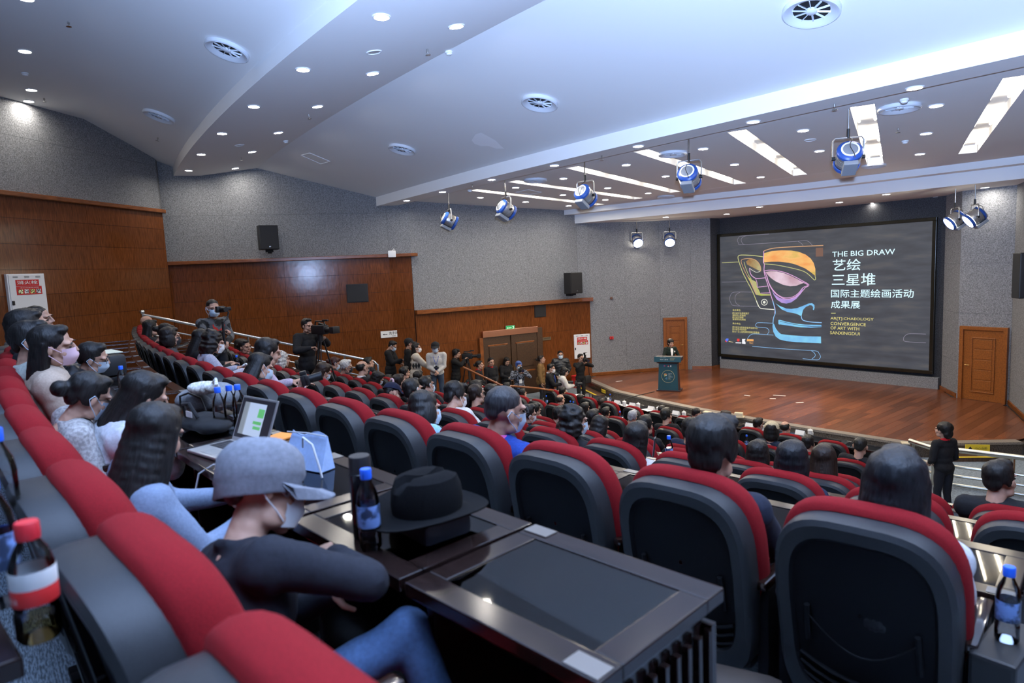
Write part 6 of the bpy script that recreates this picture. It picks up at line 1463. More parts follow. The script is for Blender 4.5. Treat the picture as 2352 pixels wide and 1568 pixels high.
G().tube([(0, 0, 0), (0.02, 0.03, 0.1), (0.06, 0.06, 0.2), (0.1, 0.08, 0.28)], 0.006, 6).obj('neck', BLACK, t, True); G().cyl((0.1, 0.08, 0.28), (0.13, 0.1, 0.32), 0.012, 8).obj('capsule', BLACK, t, True)
# speaker's blouse and brooch
def on_person(t, P, name, geo, mat): return geo.obj(name, mat, t, True)
bl = G(); q = P18 = POSES['st_speaker']
def chest_pt(P, x, h, out=0.0):
    """a point on the front of the torso of pose P at height h above the hip along the spine"""
    U_, F_ = P['U'], P['F']; return np.array((0, 0.0, 0.93)) + U_ * h + F_ * (0.118 + 0.024 + out - 0.35 * x * x) + np.array((x, 0, 0))
on_person(spk_, P18, 'blouse', G().add([chest_pt(P18, -0.035, 0.49, -.02), chest_pt(P18, 0.035, 0.49, -.02), chest_pt(P18, 0.05, 0.40, .012), chest_pt(P18, 0.012, 0.16, .012), chest_pt(P18, -0.012, 0.16, .012), chest_pt(P18, -0.05, 0.40, .012)], [(0, 1, 2, 5), (5, 2, 3, 4)]), PAPER)
on_person(spk_, P18, 'brooch', G().ell(chest_pt(P18, -0.10, 0.37, .02), (0.022, 0.012, 0.03)), PAPER)
# stage cable and tape marks
g = G(); pts = [at_z(px, py, STG + 0.02) for px, py in ((1503, 899), (1470, 907), (1437, 915), (1415, 921), (1400, 918))]; g.tube(pts, 0.012, 6); tag(g.obj('floor_cable', BLACK, None, True), 'black cable running from the lectern to the stage edge', 'cable')
for i, (px, py, l, w_) in enumerate([(1716, 908, .22, 'in the middle of the stage'), (1790, 908, .42, 'largest, near the bright streak'), (1775, 915, .2, 'just below the largest one'), (1837, 924, .26, 'right of the purple reflection'), (1422, 875, .3, 'near the left stage edge')]):
    p = at_z(px, py, STG + 0.0135); o = tag(G().bbox((0, 0, 0), (l * 0.8, 0.05, 0.003), 0.001).obj('tape_mark', PAPER, loc=p), 'white tape mark on the stage floor, ' + w_, 'tape', 'tape marks on the stage'); o.rotation_euler = (0, 0, 0.3 * i)
for i, (px, py, w_) in enumerate([(1627, 948, 'left of the pair beside the hat'), (1643, 951, 'right of the pair beside the hat'), (1697, 958, 'raised one right of the hat'), (2087, 1019, 'at the right end of the stage edge'), (1330, 880, 'near the left stage corner'), (1415, 893, 'at the left stage corner')][:4]):
    p = at_z(px, py, STG + 0.02); t = thing('footlight', 'small cream socket cover on the stage edge, ' + w_, 'floor socket', p, 0.2 * i, 'floor sockets')
    G().bbox((0, 0, 0.015), (0.26, 0.16, 0.03), 0.01).obj('cover', M('cream_plastic', (.62, .52, .36), .5), t)
    if i == 2: G().bbox((0, 0, 0.07), (0.2, 0.12, 0.1), 0.01).obj('lid', MATS['cream_plastic'], t)
# left railing of polished steel tubes beside the seats
def railing(name, label, top, posts, drops, mat, h, r=0.028, cap=None):
    root = thing(name, label, 'railing', (0, 0, 0)); P = [Vector(p) for p in top]
    def along(s):
        L = [0]; 
        for a, b in zip(P, P[1:]): L.append(L[-1] + (b - a).length)
        d = s * L[-1]
        for i in range(len(P) - 1):
            if d <= L[i + 1] + 1e-6: return P[i].lerp(P[i + 1], (d - L[i]) / (L[i + 1] - L[i]))
    G().tube(P, r, 12).obj('handrail', cap or mat, root, True)
    for s in posts:
        p = along(s); G().cyl((p.x, p.y, p.z - h), p, r * 0.8, 10).obj('post', mat, root, True)
    for d in drops:
        G().tube([along(posts[0]) - Vector((0, 0, d))] + [along(s) - Vector((0, 0, d)) for s in posts[1:]], r * 0.55, 8).obj('bar', mat, root, True)
    return root
ra = at_d(327, 722, 16.0); rb = at_d(858, 829, 17.75); rc = at_d(868, 838, 17.75); rd = at_d(869, 862, 17.75)
rl = railing('railing', 'polished steel railing sloping down beside the left seats', [ra, rb, rc, rd], [0.0, 0.22, 0.40, 0.62, 0.80, 0.93], (0.28, 0.46, 0.62), CHROME, 0.95, 0.034)
G().ell(ra + Vector((0, 0, 0.06)), (0.07, 0.07, 0.06)).obj('post_ball', CHROME, rl, True)
r1 = at_d(1064, 843, 18.0); r2 = at_d(1150, 884, 17.6); r3 = at_d(1238, 892, 18.0); r4 = at_d(1302, 902, 18.6); r5 = at_d(1306, 930, 18.6)
railing('railing', 'wooden-topped dark railing below the double doors', [r1, r2, r3, r4, r5], [0.05, 0.2, 0.42, 0.68, 0.85], (0.3, 0.5, 0.7), M('dark_steel', (.12, .11, .1), .3, metal=.9), 0.9, 0.03, WOODTRIM)
q1 = at_z(2090, 1012, 1.02); q2 = at_z(2137, 1027, 1.0); q3 = at_z(2352, 1051, 1.0); q4 = at_z(2520, 1075, 1.0)
AGED = M('aged_steel', (.55, .52, .44), .25, metal=1.0)
railing('railing', 'steel railing with bent corner at the right before the stage', [q1, q2, q3, q4], [0.02, 0.18, 0.21, 0.235, 0.6, 0.9], (0.30, 0.47, 0.63, 0.78), AGED, 1.0, 0.048)
# stage steps with yellow warning strips
def steps(a, b, name, label):
    a = Vector((*a, 0)); b = Vector((*b, 0)); d = (b - a).normalized(); n = Vector((d.y, -d.x, 0)); L = (b - a).length; root = thing(name, label, 'steps', (0, 0, 0)); c = (a + b) / 2; rz = math.atan2(d.y, d.x)
    for k in range(2):
        hgt = STG * (k + 1) / 3; dep = 0.32 * (2 - k); m = c + n * (dep / 2 + 0.03)
        st_ = G().bbox((m.x, m.y, hgt / 2), (L, dep, hgt), 0.01, rz=rz).obj('step', FLOORB, root)
        e = c + n * (dep + 0.0); G().bbox((e.x, e.y, hgt + 0.004), (L * 0.92, 0.07, 0.008), 0.002, rz=rz).obj('warning_strip', YELLOW, st_)
    return root, c, n, rz
s1, c_, n_, rz_ = steps((-15.6, 15.98), (-14.1, 15.26), 'stage_steps', 'granite stage steps with yellow strips beside the hydrant wall')
s2, c2_, n2_, rz2_ = steps((-4.75, 14.75), (-3.75, 15.7), 'stage_steps', 'granite stage steps with yellow strip behind the right rail')
def warn(px, py, label, s, ypl):
    p = at_y(px, py, ypl); t = thing('warning_sign', label, 'sign', p); 
    G().bbox((0, 0, 0), (0.5 * s, 0.012, 0.17 * s), 0.002).obj('plate', YELLOW, t); add_text('小心台阶', 0.26 * s, 0.06 * s, INK, t, (-0.06 * s, -0.009, -0.03 * s), 'lettering', 0, (math.pi / 2, 0, 0))
    G().prism([(0, 0), (1, 0), (0.5, 1)], -0.003, ((-0.2 * s, -0.006, -0.03 * s), (0.1 * s, 0, 0), (0, 0, 0.07 * s), (0, 1, 0))).obj('symbol', INK, t); return t
t = warn(2245, 1029, 'yellow mind-the-step sign on the stage riser at the right', 0.85, 14.9); t.rotation_euler = (0, 0, 0.65)
t = warn(1386, 898, 'yellow mind-the-step sign on the riser of the left steps', 0.6, 15.02); t.rotation_euler = (0, 0, -0.42)
CREAM = M('cream_tile', (.55, .50, .40), .3, noise=(.2, 3, (1, 1, 1), .9))
struct(G().bbox((-2.6, 12.75, 0.004), (4.2, 2.9, 0.008), 0.002).obj('floor_aisle_tiles', CREAM))
# red fire extinguisher box behind the flash photographer
p = at_z(1357, 880, 0.25)
t = thing('extinguisher_box', 'red fire extinguisher box beside the flash photographer', 'fire extinguisher', (-16.0, 15.9, 0.0)); G().bbox((0, 0, 0.35), (0.35, 0.25, 0.7), 0.02).obj('body', RED, t); G().bbox((0, 0, 0.72), (0.38, 0.28, 0.05), 0.01).obj('lid', RED, t)

# ================================================================== SMALL THINGS
PET = m_pane('clear_plastic', (0.96, 0.98, 1.0), 1.45)
WATER = m_pane('water', (0.93, 0.95, 0.97), 1.2)
BLUECAP = M('blue_cap', (0.02, 0.13, 0.75), 0.4)
REDCAP = M('red_cap', (0.55, 0.02, 0.03), 0.4)
LABELB = M('bottle_label', (0.10, 0.16, 0.32), 0.35, noise=(0.05, 25, (1, 1, 1), 0.25))
bt = G().lathe([(0.028, 0.0), (0.031, 0.006), (0.031, 0.05), (0.029, 0.055), (0.031, 0.06), (0.031, 0.135), (0.027, 0.16), (0.014, 0.19), (0.0125, 0.205)], n=18).mesh('bottle_body', PET, True)
bw = G().lathe([(0.026, 0.004), (0.029, 0.008), (0.029, 0.128)], n=18).mesh('bottle_water', WATER, True)
bc = G().lathe([(0.0155, 0.197), (0.016, 0.2), (0.016, 0.222), (0.0145, 0.225)], n=18).mesh('bottle_cap', BLUECAP, True)
bll = G().lathe([(0.0315, 0.065), (0.0317, 0.066), (0.0317, 0.125), (0.0315, 0.126)], n=18, cap=False).mesh('bottle_label', LABELB, True)
def bottle(p, label, s=1.0, lab=True):
    t = thing('water_bottle', label, 'bottle', p, random.random() * 6, 'water bottles', scale=s)
    link('bottle_body', bt, t); link('water', bw, t); link('bottle_cap', bc, t)
    if lab: link('bottle_label', bll, t)
    return t
def dtop(r): return ZF[r] + (0.735 if r < 1 else 0.685) + 0.0175
def doff(r): return 0.43 if r == 0 else 1.15 if r == 6 else 0.46
def on_desk(r, px, py, m=0.05, lift=0.0):
    p = at_z(px, py, dtop(r)); lo = ytop(r, p.x) + doff(r) + m; hi = ytop(r, p.x) + doff(r) + DD - m
    y = min(max(p.y, lo), hi)
    if abs(y - p.y) > 1e-4:
        for _ in range(10):
            x = p.x * 0 + ray(px, py)[0] / ray(px, py)[1] * y; lo = ytop(r, x) + doff(r) + m; hi = ytop(r, x) + doff(r) + DD - m; y = min(max(y, lo), hi)
        p = Vector((x, y, dtop(r)))
    return Vector((p.x, p.y, dtop(r) + lift + (0.001 if r else 0.001)))
for r, px, py, lab, s in [(0, 508, 990, 'water bottle beside the laptop, closest to the black tote bag', 1.0), (0, 534, 984, 'middle water bottle of the three beside the laptop', 1.0), (0, 553, 982, 'water bottle of the three nearest the laptop screen', 1.0), (0, 229, 893, 'water bottle before the man in the quilted jacket', 1.0), (0, 284, 906, 'short water bottle beside the white-hoodie woman', 0.9), (0, 852, 1258, 'water bottle beside the black thermos on the near desk', 1.0),
                       (5, 1310, 921, 'left water bottle of the touching pair on the far desk', 1.15), (5, 1317, 923, 'right water bottle of the touching pair on the far desk', 1.15), (5, 1255, 917, 'water bottle beside the long-haired woman at the far desk', 1.15), (5, 1424, 953, 'water bottle between two white sheets on the far desk', 1.15), (5, 1567, 990, 'water bottle to the right of the broad man', 1.15), (5, 1715, 1017, 'water bottle standing on a white sheet', 1.15), (5, 1877, 1033, 'tall water bottle near the last name card', 1.2), (5, 1818, 1026, 'water bottle behind the parted black bob', 1.15),
                       (2, 1537, 1046, 'water bottle right of the woman in the cream blouse', 1.1), (6, 1402, 930, 'water bottle by the red folder', 1.1), (6, 1688, 986, 'dark-labelled water bottle below the brimmed hat', 1.2), (1, 546, 853, 'water bottle on the desk left of the pearl hair clip', 1.0)]:
    bottle(on_desk(r, px, py), lab, s, r != 0 or px in (852, 229))
# bottle on the arm of the right-hand chair, bottle with red cap and big bottles at the bottom left
ax, ay = SEATX[1][0] + 0.36, ytop(1, -0.5) + 0.10
pp_ = at_y(2312, 1468, ytop(1, -0.52) + 0.12); tbx = thing('side_box', 'black box between chairs carrying the bottle at the right edge', 'box', (pp_.x, pp_.y, ZF[1]))
hh = pp_.z - ZF[1]; G().bbox((0, 0, hh / 2), (0.12, 0.3, hh - 0.004), 0.012).obj('body', BLACK, tbx)
bottle((pp_.x, pp_.y, pp_.z), 'water bottle with blue cap at the bottom right edge', 1.05)
zr = dtop(-1) + 0.001
def rowm1(px, py): return at_z(px, py, zr)
p = rowm1(94, 1462); t = thing('juice_bottle', 'red-capped bottle with red and white label at the bottom left', 'bottle', p, 0.4, scale=1.0)
G().lathe([(0.028, 0.0), (0.033, 0.008), (0.033, 0.05), (0.030, 0.056), (0.033, 0.062), (0.033, 0.125), (0.026, 0.15), (0.015, 0.17), (0.014, 0.18)], n=20).obj('bottle_body', PET, t, True); G().lathe([(0.030, 0.004), (0.031, 0.03), (0.028, 0.04)], n=20).obj('drink', m_pane('amber_drink', (.75, .62, .35), 1.33), t, True)
G().lathe([(0.0335, 0.066), (0.0338, 0.067), (0.0338, 0.093), (0.0335, 0.094)], n=20, cap=False).obj('bottle_label', RED, t, True); G().lathe([(0.0335, 0.094), (0.0338, 0.095), (0.0338, 0.122), (0.0335, 0.123)], n=20, cap=False).obj('bottle_label', PAPER, t, True); G().lathe([(0.0175, 0.172), (0.018, 0.176), (0.018, 0.198), (0.016, 0.201)], n=20).obj('bottle_cap', REDCAP, t, True)
add_text('农夫山泉', 0.034, 0.010, PAPER, t, (-0.017, -0.0345, 0.074), 'lettering', 0, (math.pi / 2, 0, 0))
bottle(rowm1(16, 1225), 'large water bottle with blue lid at the left edge', 1.15, False)
bottle(rowm1(8, 1385), 'water bottle cut by the left edge of the picture', 1.1)
# laptop
LAL = M('laptop_aluminium', (.55, .54, .52), .35, metal=.7)
hl_ = on_desk(0, 538, 1016, 0.0); hr_ = on_desk(0, 606, 1034, 0.0); rz = math.atan2(hr_.y - hl_.y, hr_.x - hl_.x)
c = (hl_ + hr_) / 2; lap = thing('laptop', 'open silver laptop with a chat window on screen', 'laptop', (c.x, c.y, dtop(0) + 0.002), rz)
w_ = 0.30; G().bbox((0, -0.105, 0.007), (w_, 0.21, 0.014), 0.005).obj('base', LAL, lap)
kb = G().box((0, -0.07, 0.0145), (w_ * 0.86, 0.095, 0.001)).obj('keyboard', BLACK, lap)
km = G().bbox((0, 0, 0), (0.0165, 0.0155, 0.002), 0.0006).mesh('key', M('key_black', (.02, .02, .022), .5))
for i in range(13):
    for j in range(5): link('key', km, kb, (-0.114 + i * 0.019, -0.032 - j * 0.0185, 0.0158))
G().box((0, -0.165, 0.0145), (0.1, 0.06, 0.001)).obj('touchpad', M('pad_silver', (.45, .44, .42), .3, metal=.5), lap)
RS = Matrix.Rotation(math.radians(-22), 3, 'X'); sc0 = RS @ Vector((0, 0, 0.105)) + Vector((0, 0.003, 0.012))
lid = G().bbox(sc0, (w_, 0.008, 0.21), 0.003, rot=RS).obj('lid', LAL, lap)
def lsc(x, z, w2, h2, mat, nm, off): G().box(RS @ Vector((x, -off, z)) + Vector((0, 0.003, 0.012)), (w2, 0.0008, h2), rot=RS).obj(nm, mat, lid)
E_ = lambda n, c, k: M(n, c, .4, emit=c, estr=k)
lsc(0, 0.108, w_ - 0.02, 0.185, E_('screen_black', (.012, .012, .016), .6), 'display', 0.0046); lsc(0.0, 0.108, 0.15, 0.15, E_('chat_pane', (.42, .47, .52), .5), 'window', 0.0054); lsc(-0.09, 0.108, 0.045, 0.15, E_('chat_list', (.20, .21, .2), .5), 'window', 0.0054)
for x, z, a, b in ((0.045, 0.14, 0.05, 0.04), (0.03, 0.095, 0.07, 0.014), (0.035, 0.072, 0.06, 0.014)): lsc(x, z, a, b, E_('chat_green', (.10, .36, .10), .5), 'bubble', 0.006)
# things on the rear-row desk
def desk_thing(name, label, cat, px, py, r=0, rz=0.0, m=0.0): return thing(name, label, cat, on_desk(r, px, py, m), rz)
t = desk_thing('thermos', 'slim black thermos beside the water bottle', 'thermos', 838, 1232); G().lathe([(0.030, 0), (0.032, 0.005), (0.032, 0.19), (0.030, 0.192)], n=24).obj('flask', M('gloss_black', (.008, .008, .01), .2), t, True); G().lathe([(0.031, 0.193), (0.031, 0.235), (0.029, 0.24)], n=24).obj('lid', BLACK, t, True)
FELT = M('black_felt', (0.006, 0.006, 0.0065), 0.95, noise=(.2, 200, (1, 1, 1), .7), spec=.1)
t = desk_thing('felt_hat', 'black felt hat with wide brim resting on a bag on the desk', 'hat', 985, 1218, m=0.1); hz_ = 0.06
t2 = thing('hat_bag', 'dark pouch under the black felt hat', 'bag', t.location.copy()); G().bbox((0, 0, hz_ / 2), (0.22, 0.16, hz_), 0.02).obj('body', M('navy_pouch', (.01, .013, .022), .5), t2, True); t.location.z += hz_ + 0.003
g = G(); L = []
for r_, z_ in [(0.095, 0.0), (0.098, 0.03), (0.094, 0.07), (0.083, 0.10), (0.055, 0.112), (0.02, 0.105), (0.002, 0.104)]: L.append([(r_ * math.cos(a), r_ * 1.1 * math.sin(a), z_ - 0.02 * (abs(math.cos(a)) < 0.35) * (z_ > 0.09)) for a in [2 * math.pi * i / 28 for i in range(28)]])
g.ring(L, 0, cap=False).obj('crown', FELT, t, True); g = G(); L = []
for r_, z_ in [(0.095, 0.0), (0.13, -0.004), (0.168, 0.006), (0.170, 0.011), (0.13, 0.003), (0.095, 0.006)]: L.append([(r_ * math.cos(a), r_ * 1.08 * math.sin(a), z_ + 0.014 * (r_ > 0.12) * math.cos(2 * a)) for a in [2 * math.pi * i / 32 for i in range(32)]])
g.ring(L, 0, cap=False).obj('brim', FELT, t, True)
PALEB = M('pale_blue_fabric', (.36, .48, .72), .6, noise=(.2, 60, (1, 1, 1), .92))
t = desk_thing('pouch', 'pale blue zip pouch with a cord on the desk', 'bag', 705, 1072, rz=0.35); g = G()
L = [[(x * (1 - 0.06 * k), (0.035 - 0.012 * k) * s_ + 0.01 * k, 0.13 * k / 3 + (0.012 * math.sin(3 * x * 10) if k == 3 else 0)) for x, s_ in ([(-0.12 + 0.03 * i, -1) for i in range(9)] + [(0.12 - 0.03 * i, 1) for i in range(9)])] for k in range(4)]
g.ring(L, 0, cap=True).obj('body', PALEB, t, True); G().tube([(-.11, .01, .132), (0, .012, .136), (.11, .01, .132)], 0.003, 5).obj('zip', WHITE, t, True); G().tube([(.02, -.03, .09), (.06, -.06, .14), (.12, -.07, .12), (.16, -.08, .04), (.17, -.08, .0)], 0.004, 6).obj('cord', WHITE, t, True)
t = desk_thing('notebook', 'dark brown leather notebook behind the pouch', 'notebook', 690, 992, rz=0.25, m=0.07); G().bbox((0, 0, 0.01), (0.19, 0.14, 0.02), 0.004).obj('cover', M('brown_leather', (.06, .05, .035), .5), t); G().box((0.002, 0.001, 0.01), (0.188, 0.137, 0.014)).obj('pages', PAPER, t)
t = desk_thing('orange_folder', 'orange paper folder next to the laptop', 'folder', 636, 1003, rz=0.4, m=0.07); G().bbox((0, 0, 0.004), (0.12, 0.16, 0.008), 0.002).obj('cover', M('orange_card', (.75, .25, .04), .7), t)
t = desk_thing('power_adapter', 'white power adapter with cable by the laptop', 'charger', 520, 1078); G().bbox((0, 0, 0.014), (0.07, 0.07, 0.028), 0.008).obj('brick', WHITE, t, True); G().tube([(-.03, 0, .014), (-.07, -.03, .012), (-.1, -.08, -.02), (-.11, -.1, -.1)], 0.0035, 6).obj('cable', WHITE, t, True)
t = desk_thing('smartphone', 'red-cased phone lying left of the laptop', 'phone', 497, 1022, rz=0.5); G().bbox((0, 0, 0.004), (0.07, 0.15, 0.008), 0.003).obj('case', M('wine_case', (.15, .01, .02), .4), t); G().box((0, 0, 0.0085), (0.064, 0.14, 0.0006)).obj('screen', BLACK, t)
# backpack: rounded grey body with pocket, strap and handle
GREYB = M('grey_melange', (.17, .175, .185), .9, noise=(.2, 150, (1, 1, 1), .7)); 
t = desk_thing('backpack', 'grey melange backpack lying on the desk', 'backpack', 482, 925, rz=0.3, m=0.1)
b = Blob(); b.e((0, 0, 0.085), (0.20, 0.14, 0.085)).e((0.06, 0, 0.10), (0.15, 0.13, 0.085)).e((-0.1, -.01, 0.075), (0.13, 0.13, 0.07)); link('body', b.mesh('body', 0.012, 4, (GREYB,)), t)
b = Blob(); b.e((0.06, -0.10, 0.085), (0.12, 0.05, 0.06)); link('pocket', b.mesh('pocket', 0.01, 3, (M('grey_melange_dark', (.10, .105, .115), .9, noise=(.2, 150, (1, 1, 1), .7)),)), t)
G().tube([(-.05, -.145, .05), (-.04, -.15, .12), (.05, -.15, .145), (.15, -.14, .12), (.17, -.13, .05)], 0.006, 6).obj('zip', BLACK, t, True); G().tube([(-.2, -.05, .06), (-.24, -.1, .03), (-.2, -.14, .015)], 0.012, 6).obj('strap', BLACK, t, True)
t = desk_thing('knit_bag', 'white knitted bag on top of the grey backpack', 'bag', 468, 905, rz=0.2, m=0.18); t.location.z += 0.16; b = Blob(); b.e((0, 0, 0.02), (0.12, 0.07, 0.03)).e((0.07, 0, 0.03), (0.06, 0.05, 0.03)); link('body', displace(b.mesh('body', 0.01, 3, (M('white_knit', (.62, .61, .57), .95, noise=(.1, 90, (1, 1, 1), .75)),)), lambda v: 0.006 * np.sin(v[:, 0] * 180)), t); G().tube([(.10, 0, .04), (.13, .01, .075), (.155, 0, .05), (.14, 0, .02)], 0.010, 8).obj('handle', MATS['white_knit'], t, True)
t = desk_thing('white_cloth', 'crumpled white cloth on the desk before the backpack', 'cloth', 462, 945, rz=0.1, m=0.12); b = Blob(); b.e((0, 0, 0.03), (0.14, 0.10, 0.035)).e((.08, .03, .04), (.1, .08, .04)).e((-.06, 0, .03), (.1, .09, .035)); link('folds', displace(b.mesh('folds', 0.01, 2, (M('white_cotton', (.68, .68, .68), .9),)), wrinkle(0.012, 30, 9)), t)
t = desk_thing('tote_bag', 'black tote bag with loop handle behind the water bottles', 'bag', 470, 985, rz=0.15, m=0.07); b = Blob(); b.e((0, 0, 0.04), (0.17, 0.11, 0.045)).e((.1, 0, .035), (.12, .1, .04)); link('body', displace(b.mesh('body', 0.011, 3, (M('black_canvas', (.008, .008, .009), .85),)), wrinkle(0.004, 30, 4)), t); G().tube([(-.06, -.06, .07), (-.04, -.08, .14), (.04, -.08, .15), (.08, -.06, .08)], 0.010, 8).obj('handle', MATS['black_canvas'], t, True); G().bbox((0.0, -0.07, 0.09), (0.07, 0.004, 0.03), 0.001).obj('tag', PAPER, t)
t = desk_thing('shoulder_bag', 'black and white bag on the desk beyond the quilted jacket', 'bag', 245, 858, rz=0.1, m=0.1); G().bbox((-.09, 0, 0.09), (0.22, 0.2, 0.18), 0.03).obj('white_half', PAPER, t, True); G().bbox((.15, 0, 0.09), (0.26, 0.2, 0.18), 0.04).obj('black_half', M('black_nylon', (.01, .01, .011), .5), t, True); G().tube([(-.02, -.1, .18), (.0, -.12, .1), (.03, -.11, .02)], .012, 6).obj('strap', BLACK, t, True); G().bbox((0, 0, 0.19), (0.36, 0.2, 0.008), 0.003).obj('sheet', M('cream_sheet', (.7, .68, .5), .8), t)
# white gift bag on the floor and dark holdall
gb = at_z(1520, 1560, ZF[1]); gp = (-0.62, 1.42, ZF[1])
gp = at_z(1515, 1500, ZF[0] + 0.26); zfl = zfloor(gp.x, gp.y)
t = thing('gift_bag', 'white paper gift bag with rope handles and green label on the floor', 'bag', (gp.x, gp.y, zfl), 0.55); hb = max(0.2, gp.z - zfl + 0.02)
g = G(); wx, wy = 0.13, 0.055; L = [[(-wx, -wy, 0), (wx, -wy, 0), (wx, wy, 0), (-wx, wy, 0)], [(-wx, -wy, hb), (wx, -wy, hb), (wx, wy, hb), (-wx, wy, hb)], [(-wx + .006, -wy + .006, hb), (wx - .006, -wy + .006, hb), (wx - .006, wy - .006, hb), (-wx + .006, wy - .006, hb)], [(-wx + .006, -wy + .006, .02), (wx - .006, -wy + .006, .02), (wx - .006, wy - .006, .02), (-wx + .006, wy - .006, .02)]]
g.ring(L, 0).obj('body', PAPER, t); G().bbox((0.0, 0, hb - 0.06), (0.16, 0.075, 0.006), 0.001, rot=Matrix.Rotation(0.1, 3, 'Y')).obj('green_box', M('dark_green_box', (.01, .05, .03), .5), t)
for sy in (-1, 1): G().tube([(-.05, sy * wy, hb), (-.05, sy * wy * 1.1, hb + .05), (0, sy * wy * .6, hb + .07), (.05, sy * wy * 1.1, hb + .05), (.05, sy * wy, hb)], 0.004, 6).obj('rope_handle', PAPER, t, True)
hp = at_z(1690, 1560, ZF[0] + 0.22); t = thing('holdall', 'dark brown bag with an orange patch on the floor by the gift bag', 'bag', (hp.x, hp.y, zfloor(hp.x, hp.y)), 0.4); hh2 = max(.2, hp.z - zfloor(hp.x, hp.y)); G().bbox((0, 0, hh2 / 2), (0.28, 0.18, hh2), 0.05).obj('body', M('dark_brown_leather', (.02, .014, .011), .5), t, True); G().prism([(0, 0), (1, 0), (.5, 1)], .004, ((-.02, -.092, hh2 * .7), (.06, 0, 0), (0, 0, .05), (0, -1, 0))).obj('orange_patch', M('orange_patch', (.5, .12, .01), .6), t)
# papers and folders on the far desks
for r, px, py, l, col in [(5, 1258, 915, 'beside the man in glasses', 0), (5, 1297, 928, 'near the balding man', 0), (5, 1412, 968, 'before the man in navy', 0), (5, 1752, 1021, 'under the standing bottle', 0), (6, 1436, 943, 'beside the mugs, small', 0), (6, 1488, 951, 'right of the grey-haired man', 0), (6, 1330, 925, 'by the left end of the front desks', 0), (2, 1550, 1044, 'by the bottle of the second row', 0), (6, 1410, 938, 'red folder', 1), (5, 1283, 931, 'red folder', 1)]:
    p = on_desk(r, px, py, 0.1); lab = ('red document folder lying ' + ('by the tea mugs' if r == 6 else 'near the balding man')) if col else 'white sheet of paper on the desk ' + l
    o = tag(G().bbox((0, 0, 0.003), (0.30 if r != 2 else 0.2, 0.21 if r != 2 else 0.14, 0.004), 0.001).obj('folder' if col else 'paper_sheet', RED if col else PAPER, loc=p), lab, 'folder' if col else 'paper', 'papers on the desks'); o.rotation_euler = (0, 0, random.uniform(-.5, .5))
# tea mugs and name cards along the front desks
PORC = M('white_porcelain', (.78, .77, .74), .15)
mg = {'cup': G().lathe([(0.036, 0), (0.04, 0.004), (0.042, 0.09), (0.039, 0.09), (0.037, 0.01)], n=20, cap=True).mesh('cup', PORC, True), 'lid': G().lathe([(0.044, 0.09), (0.044, 0.096), (0.03, 0.106), (0.008, 0.11), (0.007, 0.118), (0.011, 0.124), (0.006, 0.13)], n=20).mesh('lid', PORC, True), 'handle': G().tube([(0.04, 0, 0.075), (0.065, 0, 0.072), (0.07, 0, 0.045), (0.06, 0, 0.022), (0.04, 0, 0.02)], 0.006, 8).mesh('handle', PORC, True)}
for i, (px, py) in enumerate([(1399, 926), (1434, 932), (1466, 937), (1512, 946), (1571, 957), (1629, 966), (1681, 977), (1751, 989), (1861, 1000)]):
    p = on_desk(6, px, py, 0.04); t = thing('tea_mug', 'lidded white tea mug on the front desks, %s from the left' % ordinal(i), 'mug', p, -0.4, 'lidded tea mugs', scale=1.25)
    for k in ('cup', 'lid', 'handle'): link(k, mg[k], t)
NAMES = ['张 磊', '陈 红', '卢晓东', '段 华', '吴 敏', '刘 蓉', 'ROBERT', '何安东']
for i, (px, py) in enumerate([(1418, 927), (1453, 933), (1496, 941), (1553, 952), (1614, 962), (1650, 969), (1722, 981), (1838, 998)]):
    p = on_desk(6, px, py, 0.04); t = thing('name_card', 'white name card in a stand on the front desks, %s from the left' % ordinal(i), 'name card', p, 0.0, 'name cards')
    G().prism([(-.05, 0), (.05, 0), (0, .1)], 0.2, ((-.1, 0, 0), (0, 1, 0), (0, 0, 1), (1, 0, 0))).obj('stand', M('clear_acrylic', (.6, .62, .65), .1), t); n_k = Vector((0, -.894, .447))
    G().box((0, -0.028, 0.052), (0.19, 0.003, 0.09), rot=Matrix.Rotation(-0.463, 3, 'X')).obj('card', PAPER, t); add_text(NAMES[i], 0.12, 0.035, INK, t, (-0.06, -0.036, 0.038), 'lettering', 0.01, (math.pi / 2 - 0.463, 0, 0))
# ---- photographers' equipment
CAMB = M('camera_black', (.010, .010, .011), .45)
def dslr(p, rz, label, s=1.0, flash=False, pitch=0.0, lensl=0.14):
    t = thing('camera', label, 'camera', p, rot=(pitch, 0, rz), scale=s, group='cameras')
    G().bbox((0, 0, 0), (0.14, 0.065, 0.10), 0.012).obj('body', CAMB, t, True); G().bbox((0, 0.0, 0.065), (0.06, 0.06, 0.04), 0.01).obj('viewfinder', CAMB, t, True)
    l = G().cyl((0, 0.03, -0.005), (0, 0.03 + lensl, -0.005), 0.038, 16, r1=0.042).obj('lens', CAMB, t, True); G().lathe([(0.034, 0), (0.0005, 0.002)], (0, 0.031 + lensl, -0.005), 16, 0, RX, False).obj('lens_glass', M('lens_glass', (.02, .02, .05), .05), l, True)
    G().bbox((0.065, 0.025, -0.005), (0.03, 0.04, 0.095), 0.012).obj('grip', CAMB, t, True)
    if flash: G().bbox((0, 0.0, 0.12), (0.05, 0.05, 0.08), 0.01).obj('flash_foot', CAMB, t, True); G().bbox((0, 0.02, 0.185), (0.08, 0.10, 0.06), 0.01).obj('flash_head', CAMB, t, True); G().box((0, 0.072, 0.185), (0.07, 0.004, 0.045)).obj('flash_window', WHITE, t)
    return t
def hands_mid(t, P, fwd=0.06, up=0.06):
    a = (Vector(P['wrist'][1]) + Vector(P['wrist'][-1])) / 2 + Vector((0, fwd, up)); return t.matrix_basis @ a
bpy.context.view_layer.update()
